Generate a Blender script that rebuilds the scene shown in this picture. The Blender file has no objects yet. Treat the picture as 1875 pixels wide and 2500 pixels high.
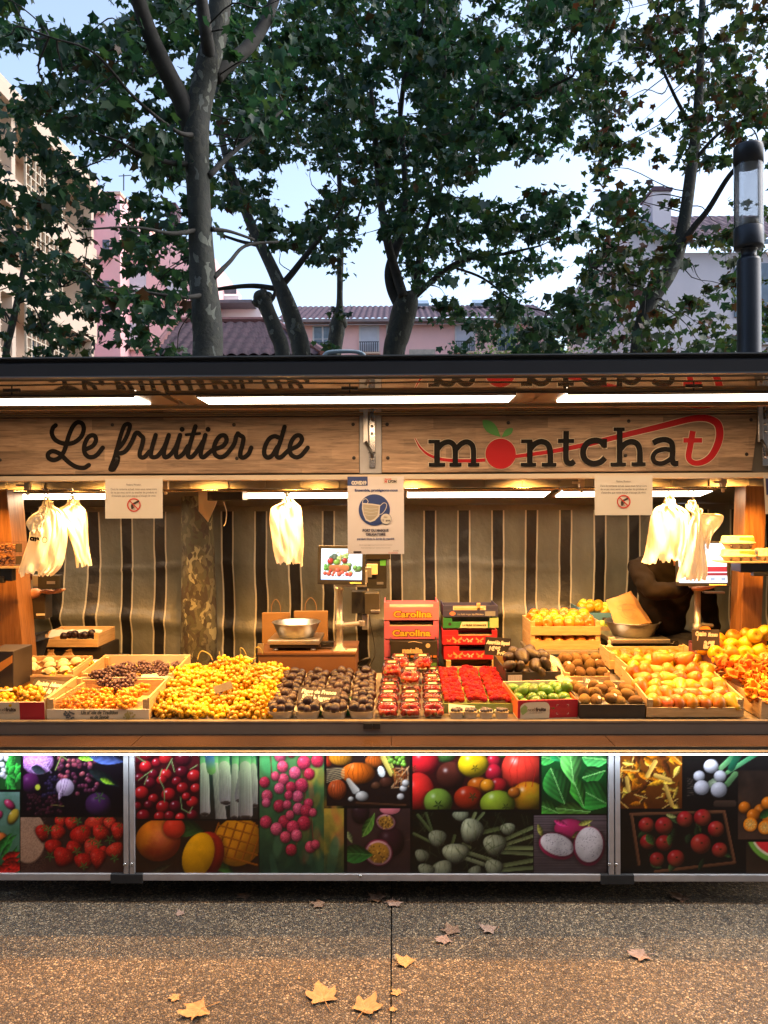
import bpy, math, random
import numpy as np
from mathutils import Vector, Matrix, Euler
random.seed(7); rng = np.random.default_rng(7)
C = bpy.context.scene.collection
SC = bpy.context.scene
R_ = math.radians
# ------------------------------------------------------------------ camera
H = 1.73
F = 1875.0
cam = bpy.data.cameras.new('camera'); camo = bpy.data.objects.new('camera', cam); C.objects.link(camo)
camo.location = (0, 0, H); camo.rotation_euler = (math.pi/2, 0.0043, 0.0126)
cam.sensor_fit = 'HORIZONTAL'; cam.sensor_width = 36; cam.lens = 36.0; cam.clip_end = 2000; cam.clip_start = 0.05
SC.camera = camo
CR = Euler(camo.rotation_euler, 'XYZ').to_matrix()
def P(px, py, D):
    d = CR @ Vector(((px-937.5)/F, -(py-1250)/F, -1.0))
    return Vector((0, 0, H)) + d*(D/d.y)
def X(px, D): return P(px, 1250, D).x
def Z(py, D): return P(937.5, py, D).z
# ------------------------------------------------------------------ world, sun, exposure
W = bpy.data.worlds.new('World'); SC.world = W; W.use_nodes = True
nt = W.node_tree; nt.nodes.clear()
sky = nt.nodes.new('ShaderNodeTexSky'); sky.sky_type = 'NISHITA'; sky.sun_disc = False
SUN_EL, SUN_ROT = R_(42), R_(84)
sky.sun_elevation = SUN_EL; sky.sun_rotation = SUN_ROT; sky.air_density = 1.0; sky.dust_density = 2.6; sky.ozone_density = 2.0
bg = nt.nodes.new('ShaderNodeBackground'); bg.inputs['Strength'].default_value = 0.15
wo = nt.nodes.new('ShaderNodeOutputWorld')
hs_ = nt.nodes.new('ShaderNodeHueSaturation'); hs_.inputs['Saturation'].default_value = .84; hs_.inputs['Value'].default_value = 1.04
nt.links.new(sky.outputs[0], hs_.inputs['Color']); nt.links.new(hs_.outputs[0], bg.inputs['Color']); nt.links.new(bg.outputs[0], wo.inputs['Surface'])
sl = bpy.data.lights.new('sun', 'SUN'); sl.energy = 0.3; sl.angle = R_(20); sl.color = (1, .9, .8)
so = bpy.data.objects.new('sun', sl); C.objects.link(so)
sd = Vector((math.sin(SUN_ROT)*math.cos(SUN_EL), math.cos(SUN_ROT)*math.cos(SUN_EL), math.sin(SUN_EL)))
so.rotation_euler = sd.to_track_quat('Z', 'Y').to_euler(); so.location = (0, 0, 30)
SC.view_settings.view_transform = 'Standard'; SC.view_settings.look = 'None'
SC.view_settings.exposure = 1.4; SC.view_settings.gamma = 1.0
SC.render.engine = 'CYCLES'
SC.cycles.use_denoising = True
SC.cycles.max_bounces = 7; SC.cycles.diffuse_bounces = 3; SC.cycles.glossy_bounces = 3
SC.cycles.transmission_bounces = 4; SC.cycles.transparent_max_bounces = 16
SC.cycles.caustics_reflective = False; SC.cycles.caustics_refractive = False
SC.cycles.sample_clamp_indirect = 4.0
WARM = (1.0, .43, .08); COOL = (.70, .85, 1.0)
# ------------------------------------------------------------------ materials
MC = {}
def s2l(c): return tuple((v/12.92 if v <= .04045 else ((v+.055)/1.055)**2.4) for v in c)
def px3(r, g, b): return s2l((r/255, g/255, b/255))
class NT:
    def __init__(s, name):
        s.m = bpy.data.materials.new(name); s.m.use_nodes = True; s.t = s.m.node_tree; s.t.nodes.clear()
        s.out = s.n('ShaderNodeOutputMaterial'); s.b = s.n('ShaderNodeBsdfPrincipled'); s.l(s.b.outputs[0], s.out.inputs[0])
    def n(s, t, **k):
        x = s.t.nodes.new(t)
        for a, v in k.items():
            if a in x.inputs and not hasattr(x, a): x.inputs[a].default_value = v
            else: setattr(x, a, v)
        return x
    def l(s, a, b): s.t.links.new(a, b)
    def tc(s, kind='Object', scale=None, rot=None):
        c = s.n('ShaderNodeTexCoord').outputs[kind]
        if scale is not None or rot is not None:
            mp = s.n('ShaderNodeMapping')
            if scale is not None: mp.inputs['Scale'].default_value = scale if hasattr(scale, '__len__') else (scale,)*3
            if rot: mp.inputs['Rotation'].default_value = rot
            s.l(c, mp.inputs[0]); c = mp.outputs[0]
        return c
    def noise(s, co, scale=5, detail=4, rough=.55, dist=0):
        x = s.n('ShaderNodeTexNoise'); x.inputs['Scale'].default_value = scale; x.inputs['Detail'].default_value = detail
        x.inputs['Roughness'].default_value = rough; x.inputs['Distortion'].default_value = dist
        if co: s.l(co, x.inputs['Vector'])
        return x.outputs[0]
    def vor(s, co, scale=5, feature='F1', rnd=1.0):
        x = s.n('ShaderNodeTexVoronoi'); x.feature = feature; x.inputs['Scale'].default_value = scale
        x.inputs['Randomness'].default_value = rnd
        s.l(co, x.inputs['Vector']); return x
    def ramp(s, fac, stops, interp='LINEAR'):
        r = s.n('ShaderNodeValToRGB'); r.color_ramp.interpolation = interp
        e = r.color_ramp.elements
        while len(e) < len(stops): e.new(.5)
        for i, (p, c) in enumerate(stops):
            e[i].position = p; e[i].color = (*(c if hasattr(c, '__len__') else (c,)*3), 1)
        s.l(fac, r.inputs[0]); return r.outputs[0]
    def mix(s, f, a, b, mode='MIX'):
        m = s.n('ShaderNodeMix'); m.data_type = 'RGBA'; m.blend_type = mode
        for sock, v in ((m.inputs[0], f), (m.inputs[6], a), (m.inputs[7], b)):
            if hasattr(v, 'links'): s.l(v, sock)
            elif hasattr(v, '__len__'): sock.default_value = (*v[:3], 1)
            else: sock.default_value = v
        return m.outputs[2]
    def math(s, op, a, b=0.0, c=None):
        m = s.n('ShaderNodeMath'); m.operation = op
        for i, v in enumerate((a, b, c)):
            if v is None: continue
            if hasattr(v, 'links'): s.l(v, m.inputs[i])
            else: m.inputs[i].default_value = v
        return m.outputs[0]
    def bump(s, h, strength=.3, dist=.01):
        b = s.n('ShaderNodeBump'); b.inputs['Strength'].default_value = strength; b.inputs['Distance'].default_value = dist
        s.l(h, b.inputs['Height']); s.l(b.outputs[0], s.b.inputs['Normal'])
    def col(s, v):
        if hasattr(v, 'links'): s.l(v, s.b.inputs['Base Color'])
        else: s.b.inputs['Base Color'].default_value = (*v, 1)
    def set(s, **k):
        for a, v in k.items():
            i = s.b.inputs[a.replace('_', ' ')]
            if hasattr(v, 'links'): s.l(v, i)
            else: i.default_value = v
def pm(name, col, col2=None, scale=8, rough=.5, metal=0., bump=0., bs=None, sub=0., coat=0., spec=.5, objvar=0., trans=0.):
    """plain procedural material: two colours mixed by noise, with bump"""
    if name in MC: return MC[name]
    n = NT(name); co = n.tc('Object')
    col2 = col2 or tuple(min(1, c*.78) for c in col)
    c = n.mix(n.ramp(n.noise(co, scale, 5), [(.35, 0.), (.68, 1.)]), col, col2)
    if objvar:
        oi = n.n('ShaderNodeObjectInfo')
        hs = n.n('ShaderNodeHueSaturation'); n.l(c, hs.inputs['Color'])
        n.l(n.math('MULTIPLY_ADD', oi.outputs['Random'], objvar*2, 1-objvar), hs.inputs['Value'])
        n.l(n.math('MULTIPLY_ADD', oi.outputs['Random'], objvar*.12, .5-objvar*.06), hs.inputs['Hue'])
        c = hs.outputs[0]
    n.col(c); n.set(Roughness=rough, Metallic=metal)
    n.b.inputs['Specular IOR Level'].default_value = spec
    if sub: n.set(Subsurface_Weight=sub); n.b.inputs['Subsurface Radius'].default_value = (.01, .005, .002); n.b.inputs['Subsurface Scale'].default_value = 1.
    if coat: n.set(Coat_Weight=coat); n.set(Coat_Roughness=.12)
    if trans: n.set(Transmission_Weight=trans)
    if bump: n.bump(n.noise(co, bs or scale*6, 4), bump, .004)
    MC[name] = n.m; return n.m
def em(name, col, strength):
    if name in MC: return MC[name]
    n = NT(name); n.col((.8, .8, .8)); n.b.inputs['Emission Color'].default_value = (*col, 1); n.b.inputs['Emission Strength'].default_value = strength
    MC[name] = n.m; return n.m
def woodm(name, a, b, c=None, scale=1.0, axis=0, rough=.55, planks=0.):
    """wood with grain running along AXIS; planks = plank height for laminated boards"""
    if name in MC: return MC[name]
    n = NT(name); sc = [9*scale]*3; sc[axis] = .8*scale
    co = n.tc('Object', tuple(sc))
    g = n.noise(co, 6, 8, .65, .4)
    col = n.ramp(g, [(.3, b), (.52, a), (.75, c or tuple(min(1, v*1.25) for v in a))])
    if planks:
        oc = n.tc('Object'); sp = n.n('ShaderNodeSeparateXYZ'); n.l(oc, sp.inputs[0])
        row = n.math('FLOOR', n.math('DIVIDE', sp.outputs[2], planks))
        wn = n.n('ShaderNodeTexWhiteNoise'); wn.noise_dimensions = '2D'
        cb = n.n('ShaderNodeCombineXYZ'); n.l(row, cb.inputs[0])
        off = n.math('FLOOR', n.math('ADD', n.math('MULTIPLY', sp.outputs[0], 1.9), n.math('MULTIPLY', row, .37)))
        n.l(off, cb.inputs[1]); n.l(cb.outputs[0], wn.inputs['Vector'])
        col = n.mix(1., col, n.ramp(wn.outputs[0], [(0., .58), (.5, .95), (1., 1.18)]), 'MULTIPLY')
        wsc = n.ramp(n.noise(n.tc('Object', (6, 1, 60)), 3, 6, .7), [(.62, 0.), (.72, .5)])
        wm = n.math('MULTIPLY', wsc, n.ramp(n.noise(n.tc('Object'), 3.2, 2), [(.5, 0.), (.62, 1.)]))
        col = n.mix(wm, col, (.62, .5, .34))
        dk = n.ramp(n.noise(n.tc('Object', (2, 1, 26)), 2.3, 5, .7), [(.3, .45), (.45, 1.)])
        col = n.mix(1., col, dk, 'MULTIPLY')
    n.col(col); n.set(Roughness=rough); n.bump(g, .25, .002)
    MC[name] = n.m; return n.m
# ------------------------------------------------------------------ mesh builder
class MB:
    def __init__(s): s.v = []; s.f = []; s.mi = []; s.cur = 0; s.uv = None
    def add(s, vs, fs):
        o = len(s.v); s.v.extend([tuple(v) for v in vs]); s.f.extend([tuple(i+o for i in f) for f in fs]); s.mi.extend([s.cur]*len(fs)); return s
    def hexa(s, p):   # 8 pts: bottom 4 ccw, top 4 ccw
        return s.add(p, [(3, 2, 1, 0), (4, 5, 6, 7), (0, 1, 5, 4), (1, 2, 6, 5), (2, 3, 7, 6), (3, 0, 4, 7)])
    def box(s, x0, x1, y0, y1, z0, z1, M=None):
        if x0 > x1: x0, x1 = x1, x0
        if y0 > y1: y0, y1 = y1, y0
        if z0 > z1: z0, z1 = z1, z0
        p = [Vector(q) for q in ((x0, y0, z0), (x1, y0, z0), (x1, y1, z0), (x0, y1, z0), (x0, y0, z1), (x1, y0, z1), (x1, y1, z1), (x0, y1, z1))]
        if M is not None: p = [M @ q for q in p]
        return s.hexa(p)
    def tube(s, pts, rad, n=8, cap=True, flat=1.0):
        pts = [Vector(p) for p in pts]; k = len(pts)
        if not hasattr(rad, '__len__'): rad = [rad]*k
        vs = []; fs = []; u = None
        for i in range(k):
            t = (pts[min(i+1, k-1)]-pts[max(i-1, 0)]).normalized()
            if u is None:
                u = t.cross(Vector((0, 0, 1)))
                if u.length < .2: u = t.cross(Vector((0, 1, 0)))
                u.normalize()
            u = (u - t*u.dot(t)).normalized(); w = t.cross(u)
            for j in range(n):
                a = 2*math.pi*j/n
                vs.append(pts[i] + (u*math.cos(a) + w*math.sin(a)*flat)*rad[i])
        for i in range(k-1):
            for j in range(n):
                a, b = i*n+j, i*n+(j+1) % n
                fs.append((a, b, b+n, a+n))
        if cap: fs.append(tuple(range(n-1, -1, -1))); fs.append(tuple(range((k-1)*n, k*n)))
        return s.add(vs, fs)
    def lathe(s, prof, c=(0, 0, 0), n=24, M=None):
        vs = []; fs = []; c = Vector(c)
        for r, z in prof:
            for j in range(n):
                a = 2*math.pi*j/n; q = Vector((r*math.cos(a), r*math.sin(a), z))
                vs.append((M @ q if M is not None else q)+c)
        for i in range(len(prof)-1):
            for j in range(n):
                a, b = i*n+j, i*n+(j+1) % n
                fs.append((a, b, b+n, a+n))
        if prof[0][0] > 1e-4: fs.append(tuple(range(n-1, -1, -1)))
        if prof[-1][0] > 1e-4: fs.append(tuple(range((len(prof)-1)*n, len(prof)*n)))
        return s.add(vs, fs)
    def ball(s, c, r, seg=12, ring=8, M=None):
        c = Vector(c); r = r if hasattr(r, '__len__') else (r, r, r); vs = []; fs = []
        def q(x, y, z):
            p = Vector((x*r[0], y*r[1], z*r[2])); return (M @ p if M is not None else p)+c
        vs.append(q(0, 0, 1))
        for i in range(1, ring):
            t = math.pi*i/ring
            for j in range(seg):
                a = 2*math.pi*j/seg; vs.append(q(math.sin(t)*math.cos(a), math.sin(t)*math.sin(a), math.cos(t)))
        vs.append(q(0, 0, -1))
        for j in range(seg): fs.append((0, 1+j, 1+(j+1) % seg))
        for i in range(ring-2):
            for j in range(seg):
                a = 1+i*seg+j; b = 1+i*seg+(j+1) % seg; fs.append((a, a+seg, b+seg, b))
        e = len(vs)-1; o = 1+(ring-2)*seg
        for j in range(seg): fs.append((o+(j+1) % seg, o+j, e))
        return s.add(vs, fs)
    def mesh(s, name, mats, smooth=False):
        me = bpy.data.meshes.new(name); me.from_pydata(s.v, [], s.f)
        for m in (mats if isinstance(mats, (list, tuple)) else [mats]): me.materials.append(m)
        if any(s.mi): me.polygons.foreach_set('material_index', s.mi)
        if smooth: me.polygons.foreach_set('use_smooth', [True]*len(me.polygons))
        me.update(); return me
    def build(s, name, mats, parent=None, smooth=False, bevel=0., tags=None, loc=None):
        me = s.mesh(name, mats, smooth)
        if loc is not None: me.transform(Matrix.Translation(-Vector(loc)))
        o = obj(name, me, parent)
        if loc is not None: o.location = loc
        if bevel:
            b = o.modifiers.new('edge', 'BEVEL'); b.width = bevel; b.segments = 2; b.limit_method = 'ANGLE'; b.angle_limit = R_(40)
        if tags: tag(o, *tags)
        return o
def obj(name, me, parent=None):
    o = bpy.data.objects.new(name, me); C.objects.link(o); o.parent = parent; return o
def tag(o, label=None, cat=None, group=None, kind=None):
    if label: o['label'] = label
    if cat: o['category'] = cat
    if group: o['group'] = group
    if kind: o['kind'] = kind
    return o
def thing(name, label, cat, loc=(0, 0, 0), group=None, rot=(0, 0, 0)):
    o = bpy.data.objects.new(name, None); C.objects.link(o); o.location = loc; o.rotation_euler = rot; o.empty_display_size = .1
    return tag(o, label, cat, group)
def struct(name, mb, m, smooth=False): o = mb.build(name, m, smooth=smooth); o['kind'] = 'structure'; return o
def put(name, me, label, cat, loc, rot=(0, 0, 0), scale=1., group=None, kids=()):
    """one more individual of a prototype mesh, with its part meshes"""
    o = bpy.data.objects.new(name, me); C.objects.link(o); o.location = loc; o.rotation_euler = rot
    o.scale = scale if hasattr(scale, '__len__') else (scale,)*3
    tag(o, label, cat, group)
    for kn, km in kids: obj(kn, km, o)
    return o
# ------------------------------------------------------------------ flat lettering
DG = None
def textm(s, size=1., width=None, bold=0., shear=0., space=1., align='CENTER'):
    """mesh of text in the XZ plane, facing -Y, centred on x, baseline z=0; width scales x to fit"""
    cu = bpy.data.curves.new('t', 'FONT'); cu.body = s; cu.size = size; cu.offset = bold if bold <= size*.135 else size*.05; cu.shear = shear; cu.space_character = space
    cu.align_x = 'LEFT'; cu.resolution_u = 3; cu.extrude = 0
    o = bpy.data.objects.new('t', cu); C.objects.link(o)
    bpy.context.view_layer.update()
    me = bpy.data.meshes.new_from_object(o.evaluated_get(bpy.context.evaluated_depsgraph_get()))
    bpy.data.objects.remove(o); bpy.data.curves.remove(cu)
    v = np.empty(len(me.vertices)*3); me.vertices.foreach_get('co', v); v = v.reshape(-1, 3)
    if not len(v): return me, 0
    x0, x1 = v[:, 0].min(), v[:, 0].max(); k = (width/(x1-x0)) if width else 1.
    x = (v[:, 0]-x0)*k
    if align == 'CENTER': x -= (x1-x0)*k/2
    v2 = np.stack([x, np.zeros(len(v)), v[:, 1]], 1)
    me.vertices.foreach_set('co', v2.ravel()); me.update(); return me, (x1-x0)*k
def label_text(s, loc, size, m, parent=None, width=None, bold=0., shear=0., rot=(0, 0, 0), name='lettering', thick=0.0006):
    me, w = textm(s, size, width, bold, shear); me.materials.append(m)
    o = obj(name, me, parent); o.location = loc; o.rotation_euler = rot; return o
def cat_rom(pts, n=8):
    p = [np.array(q, float) for q in pts]; p = [2*p[0]-p[1]]+p+[2*p[-1]-p[-2]]; out = []
    for i in range(1, len(p)-2):
        for t in np.linspace(0, 1, n, endpoint=False):
            a, b, c, d = p[i-1], p[i], p[i+1], p[i+2]
            out.append(.5*((2*b)+(-a+c)*t+(2*a-5*b+4*c-d)*t*t+(-a+3*b-3*c+d)*t**3))
    out.append(p[-2]); return out
LAY = [0.0]
def ribbon(mb, pts2, w, to3, n=8, smooth=True, cap=True):
    """flat stroke of width w (number or list) along 2-D points; to3 maps a 2-D point to 3-D; strokes step 0.1 mm apart so none are coplanar"""
    q = cat_rom(pts2, n) if smooth else [np.array(a, float) for a in pts2]
    k = len(q); ws = np.interp(np.linspace(0, 1, k), np.linspace(0, 1, len(w)), w) if hasattr(w, '__len__') else [w]*k
    vs = []; fs = []; L = LAY[0]; LAY[0] = (LAY[0]+.00013) % .0018
    off = lambda v, d: Vector((v.x, v.y-L-d, v.z))
    for i in range(k):
        t = q[min(i+1, k-1)]-q[max(i-1, 0)]; t = t/(np.linalg.norm(t)+1e-9); nn = np.array((-t[1], t[0]))
        vs.append(off(to3(q[i]+nn*ws[i]/2), .0001*i/k)); vs.append(off(to3(q[i]-nn*ws[i]/2), .0001*i/k))
    for i in range(k-1): fs.append((2*i, 2*i+1, 2*i+3, 2*i+2))
    if cap:
        for i in (0, k-1):
            o = len(vs); m = 12
            for j in range(m): vs.append(off(to3(q[i]+np.array((math.cos(6.2832*j/m), math.sin(6.2832*j/m)))*ws[i]/2), .00012 if i else -.00002))
            fs.append(tuple(range(o, o+m)))
    mb.add(vs, fs)
def disc2(mb, c, r, to3, n=32):
    r = r if hasattr(r, '__len__') else (r, r)
    mb.add([to3(np.array(c, float)+np.array((math.cos(6.28318*j/n)*r[0], math.sin(6.28318*j/n)*r[1]))) for j in range(n)], [tuple(range(n))])
def poly2(mb, pts, to3): mb.add([to3(np.array(p, float)) for p in pts], [tuple(range(len(pts)))])
# ================================================================== SETTING
def ground_mat():
    n = NT('aggregate'); co = n.tc('Object')
    v = n.vor(co, 104, 'F1'); v2 = n.vor(co, 104, 'DISTANCE_TO_EDGE')
    sep = n.n('ShaderNodeSeparateColor'); n.l(v.outputs['Color'], sep.inputs[0])
    stone = n.ramp(sep.outputs[0], [(0, (.048, .033, .018)), (.35, (.145, .102, .055)), (.6, (.24, .17, .092)), (.82, (.42, .31, .18)), (1, (.125, .07, .036))])
    isst = n.ramp(v2.outputs['Distance'], [(.05, 0.), (.14, 1.)])
    small = n.ramp(n.noise(co, 260, 3), [(.35, (.025, .020, .015)), (.7, (.08, .062, .045))])
    c = n.mix(isst, small, stone)
    big = n.mix(1., n.ramp(n.noise(co, 1.3, 5, .7), [(.32, .58), (.62, 1.08)]), n.ramp(n.vor(co, 1.9).outputs['Distance'], [(.03, .55), (.075, 1.)]), 'MULTIPLY')
    c = n.mix(1., c, big, 'MULTIPLY')
    n.col(c); n.set(Roughness=n.ramp(sep.outputs[1], [(0, .35), (1, .75)]))
    n.b.inputs['Specular IOR Level'].default_value = .5
    n.bump(n.mix(.5, n.ramp(v2.outputs['Distance'], [(0, 0.), (.25, 1.)]), n.noise(co, 120, 3)), .8, .006)
    return n.m
GM = ground_mat()
m = MB()
xj = X(950, 2.8)
for a, b in ((-60, xj-.003), (xj+.003, 60)): m.box(a, b, -3, 120, -.03, 0)
struct('pavement', m, GM)
m = MB(); m.box(-400, 400, -30, 500, -.5, -.035); struct('ground', m, pm('earth_dark', (.03, .028, .025)))
# unseen wall added behind the camera to shade the pavement and stall front
m = MB(); m.box(-45, 45, -10, -9, 0, 15)
for k in range(5):
    for i in range(26): m.box(-43+i*3.4, -41.8+i*3.4, -9.0, -8.96, .9+k*2.9, 2.6+k*2.9)
struct('added_shade_wall', m, pm('shade_wall_plaster', (.22, .19, .16), (.17, .15, .13), 2, .9))
# ------------------------------------------------------------------ stall shell
alu = pm('aluminium', (.38, .38, .37), (.32, .32, .31), 12, .38, .7)
alud = pm('aluminium_satin', (.42, .41, .40), (.36, .35, .34), 10, .42, .35)
cream = pm('cream_metal', (.62, .52, .38), (.55, .46, .33), 5, .4)
dgrey = pm('awning_grey', (.042, .044, .050), (.032, .034, .040), 3, .42, .0, 0, None, 0, .2)
black = pm('black_plastic', (.012, .012, .012), (.02, .02, .02), 20, .4)
blackr = pm('black_rubber', (.01, .01, .011), (.018, .018, .018), 20, .7)
chrome = pm('polished_steel', (.62, .6, .56), (.55, .53, .5), 6, .2, 1.)
steel = pm('brushed_steel', (.5, .49, .46), (.42, .41, .39), 30, .32, .9)
signwood = woodm('sign_wood', (.38, .245, .145), (.16, .105, .062), (.54, .38, .24), 1.0, 0, .6, .047)
postwood = woodm('post_wood', (.26, .115, .036), (.15, .06, .018), (.36, .18, .06), .9, 2, .45)
cratewood = woodm('crate_wood', (.54, .36, .17), (.40, .25, .11), (.62, .44, .24), 1.6, 0, .6)
cratewoody = woodm('crate_wood_deep', (.54, .36, .17), (.40, .25, .11), (.62, .44, .24), 1.6, 1, .6)
DS = 3.56; ZA = Z(1012, DS)
shell = thing('market_stall', 'long fruit stall trailer with lit open front, raised grey awning and wooden sign boards', 'market stall', (0, 4.0, 0))
def sh(mb, name, mat, **k):
    o = mb.build(name, mat, None, **k); o.parent = shell; o.matrix_parent_inverse = Matrix.Translation((0, -4.0, 0)); return o
def mirr():
    n = NT('awning_gloss'); n.col(n.ramp(n.noise(n.tc('Object'), 1.2, 3), [(.3, (.66, .56, .43)), (.7, (.76, .66, .52))]))
    n.set(Metallic=.85, Roughness=.035); return n.m
XW = 2.75
YL = 2.55  # awning lip
m = MB(); m.box(-XW, XW, YL+.06, 3.30, ZA, ZA+.04); m.box(-XW, XW, 3.306, DS+.012, ZA+.001, ZA+.04); sh(m, 'awning_ceiling', mirr())
m = MB(); m.box(-XW, XW, YL+.02, DS+.02, ZA+.06, ZA+.07)
# rounded lip profile extruded along x
prof = [(0, Z(914, YL)), (.0, Z(884, YL)), (.012, Z(876, YL)), (.035, Z(872, YL)), (.09, Z(871, YL)), (.09, Z(914, YL)), (.03, Z(914, YL)+.0)]
vs = []; 
for x in (-XW, XW):
    for a, z in prof: vs.append((x, YL+a, z))
k = len(prof); fs = [(i, (i+1) % k, (i+1) % k+k, i+k) for i in range(k)]+[tuple(range(k-1, -1, -1)), tuple(range(k, 2*k))]
m.add(vs, fs); sh(m, 'awning_lip', dgrey)
m = MB(); m.box(-XW, XW, YL-.004, YL+.02, Z(870.5, YL)+.001, Z(868, YL)+.002); m.box(-XW, XW, YL-.003, YL+.004, Z(917, YL), Z(913.5, YL))
sh(m, 'awning_trim', pm('trim_blue_grey', (.22, .25, .28), rough=.35, metal=.4))
m = MB(); m.box(-XW, XW, 3.27, 3.30, ZA-.008, ZA-.0006); m.box(-XW, XW, DS-.03, DS-.004, ZA-.006, ZA-.0006); sh(m, 'ceiling_batten', pm('batten', (.45, .30, .15), rough=.3))
# roof box behind the sign and rear tarp roof
m = MB(); m.box(-XW, XW, DS+.10, DS+.13, Z(1158, DS), ZA+.08); m.box(-XW, XW, DS+.13, 4.25, ZA+.0, ZA+.08); sh(m, 'fascia_back', pm('fascia_grey', (.20, .17, .13), rough=.5))
m = MB(); m.box(-XW, XW, DS-.012, DS+.09, Z(1170, DS), Z(1158.5, DS)); sh(m, 'header_beam', cream)
m = MB(); m.box(-XW, XW, DS+.012, DS+.095, Z(1158, DS)+.001, ZA); sh(m, 'sign_backing', pm('backing_grey', (.16, .14, .11), (.13, .115, .09), 4, .45, .2))
tarpc = pm('tarp_plain', (.15, .14, .12), (.12, .11, .095), 2, .5, 0, .15, 12)
YB = 5.4
def ceil_z(y): return H + .30-.139*(y-3.6)
m = MB(); nx, ny = 60, 8
for j in range(ny+1):
    for i in range(nx+1):
        x = -3.2+6.4*i/nx; y = 3.7+(YB+.05-3.7)*j/ny
        m.v.append((x, y, ceil_z(y)+.006*math.sin(x*5+y*3)+.004*math.sin(x*13)))
for j in range(ny):
    for i in range(nx): a = j*(nx+1)+i; m.f.append((a, a+1, a+nx+2, a+nx+1)); m.mi.append(0)
sh(m, 'tarp_roof', tarpc, smooth=True)
# perforated steel rail under the roof front
m = MB(); yr = 4.15
m.box(-2.3, 2.3, yr, yr+.03, Z(1191, yr), Z(1168, yr)); 
for i in range(-42, 43): m.box(i*.1-.006, i*.1+.006, yr-.012, yr-.001, Z(1189, yr), Z(1174, yr)) if i % 2 else None
sh(m, 'roof_rail', pm('rail_zinc', (.25, .23, .19), rough=.4, metal=.3))
# ------------------------------------------------------------------ striped curtain
def curtain_mat():
    n = NT('striped_tarp'); co = n.tc('Object'); sp = n.n('ShaderNodeSeparateXYZ'); n.l(co, sp.inputs[0])
    mp = n.n('ShaderNodeMapping'); mp.inputs['Scale'].default_value = (.6, .0, 1.5); n.l(co, mp.inputs[0])
    wob = n.math('MULTIPLY', n.math('SUBTRACT', n.noise(mp.outputs[0], 1.6, 2), .5), n.math('SUBTRACT', 1.78, sp.outputs[2]))
    xx = n.math('ADD', sp.outputs[0], n.math('MULTIPLY', wob, .06))
    u = n.math('FRACT', n.math('DIVIDE', n.math('ADD', xx, 20*.238+.03), .238))
    c = n.ramp(u, [(0, (.48, .45, .33)), (.045, (.010, .010, .010)), (.34, (.48, .45, .33)), (.385, (.130, .133, .105))], 'CONSTANT')
    band = n.ramp(sp.outputs[2], [(0, 0.), (1, 1.)])
    top = n.math('GREATER_THAN', sp.outputs[2], Z(1247, YB))
    c = n.mix(top, c, (.15, .14, .115))
    st = n.ramp(n.noise(n.tc('Object', (3, 3, 1)), 2.5, 5), [(.3, .75), (.7, 1.1)])
    c = n.mix(1., c, st, 'MULTIPLY')
    n.col(c); n.set(Roughness=.42); n.bump(n.noise(n.tc('Object', (2, 2, 1.6)), 3, 5), .5, .04)
    return n.m
m = MB(); nx, nz = 420, 70
for j in range(nz+1):
    z = .02+(ceil_z(YB)-.02)*j/nz; g = min(1, (1.75-z)/.5) if z < 1.75 else 0
    for i in range(nx+1):
        x = -3.2+6.4*i/nx
        y = YB + g*(.022*math.sin(x*9+1.3*math.sin(z*2.3+x))+.008*math.sin(x*23+z*3)+.03*math.sin(x*2.3+z*4)) - .018*math.exp(-((z-1.35-.02*math.sin(x*4))/.012)**2)*(.5+.5*math.sin(x*3))
        y += -.03*g*math.exp(-((z-.95-.06*math.sin(x*2.1))/.05)**2)
        m.v.append((x, y, z))
for j in range(nz):
    for i in range(nx): a = j*(nx+1)+i; m.f.append((a, a+1, a+nx+2, a+nx+1)); m.mi.append(0)
cur = m.build('curtain', curtain_mat(), smooth=True); tag(cur, 'grey tarpaulin curtain with dark stripes edged in cream closing the back of the stall', 'curtain')
for sx, w in ((-1, 'left'), (1, 'right')):  # side tarps out of view, added to keep the stall interior shaded
    m = MB(); n_ = 24
    for j in range(2):
        for i in range(n_+1): y = 3.75+(YB-3.75)*i/n_; m.v.append((sx*(2.9+.02*math.sin(y*17)), y, .02 if j == 0 else ceil_z(y)-.01))
    for i in range(n_): m.f.append((i, i+1, i+n_+2, i+n_+1)); m.mi.append(0)
    sh(m, 'added_side_tarp', tarpc, smooth=True)
# ------------------------------------------------------------------ LED panels (real lamps with diffusers)
diff = em('led_diffuser_warm', (1, .86, .66), 5.0)
def area(name, loc, sx, sy, power, color, rot=(0, 0, 0), parent=None, spread=180):
    l = bpy.data.lights.new(name, 'AREA'); l.shape = 'RECTANGLE'; l.size = sx; l.size_y = sy; l.energy = power; l.color = color; l.spread = R_(spread)
    o = bpy.data.objects.new(name, l); C.objects.link(o); o.location = loc; o.rotation_euler = rot
    if parent: o.parent = parent
    return o
def led_panel(x0, x1, y0, y1, z, slope, label, power, group, deep=.0135, frame=.10):
    cx, cy = (x0+x1)/2, (y0+y1)/2
    t = thing('led_panel_light', label, 'panel light', (cx, cy, z), group, (slope, 0, 0))
    w, d = (x1-x0)/2, (y1-y0)/2
    m = MB(); m.box(-w-frame, w+frame, -d-.025, d+.05, .006, deep); m.box(-w, w, -d-.012, -d-.002, -.001, .006); m.box(-w, w, d+.002, d+.012, -.001, .006)
    m.build('housing', pm('lamp_housing', (.30, .20, .11), rough=.35), t)
    m = MB(); m.box(-w, w, -d, d, 0, .005); m.build('diffuser', diff, t)
    area('panel_lamp', (0, 0, -.006), 2*w, 2*d, power, WARM, (0, 0, 0), t)
    return t
zl = ZA-.014
gl = 'flat LED panels under the raised awning'
PA = 2.2; PI_ = 2.5
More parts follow.
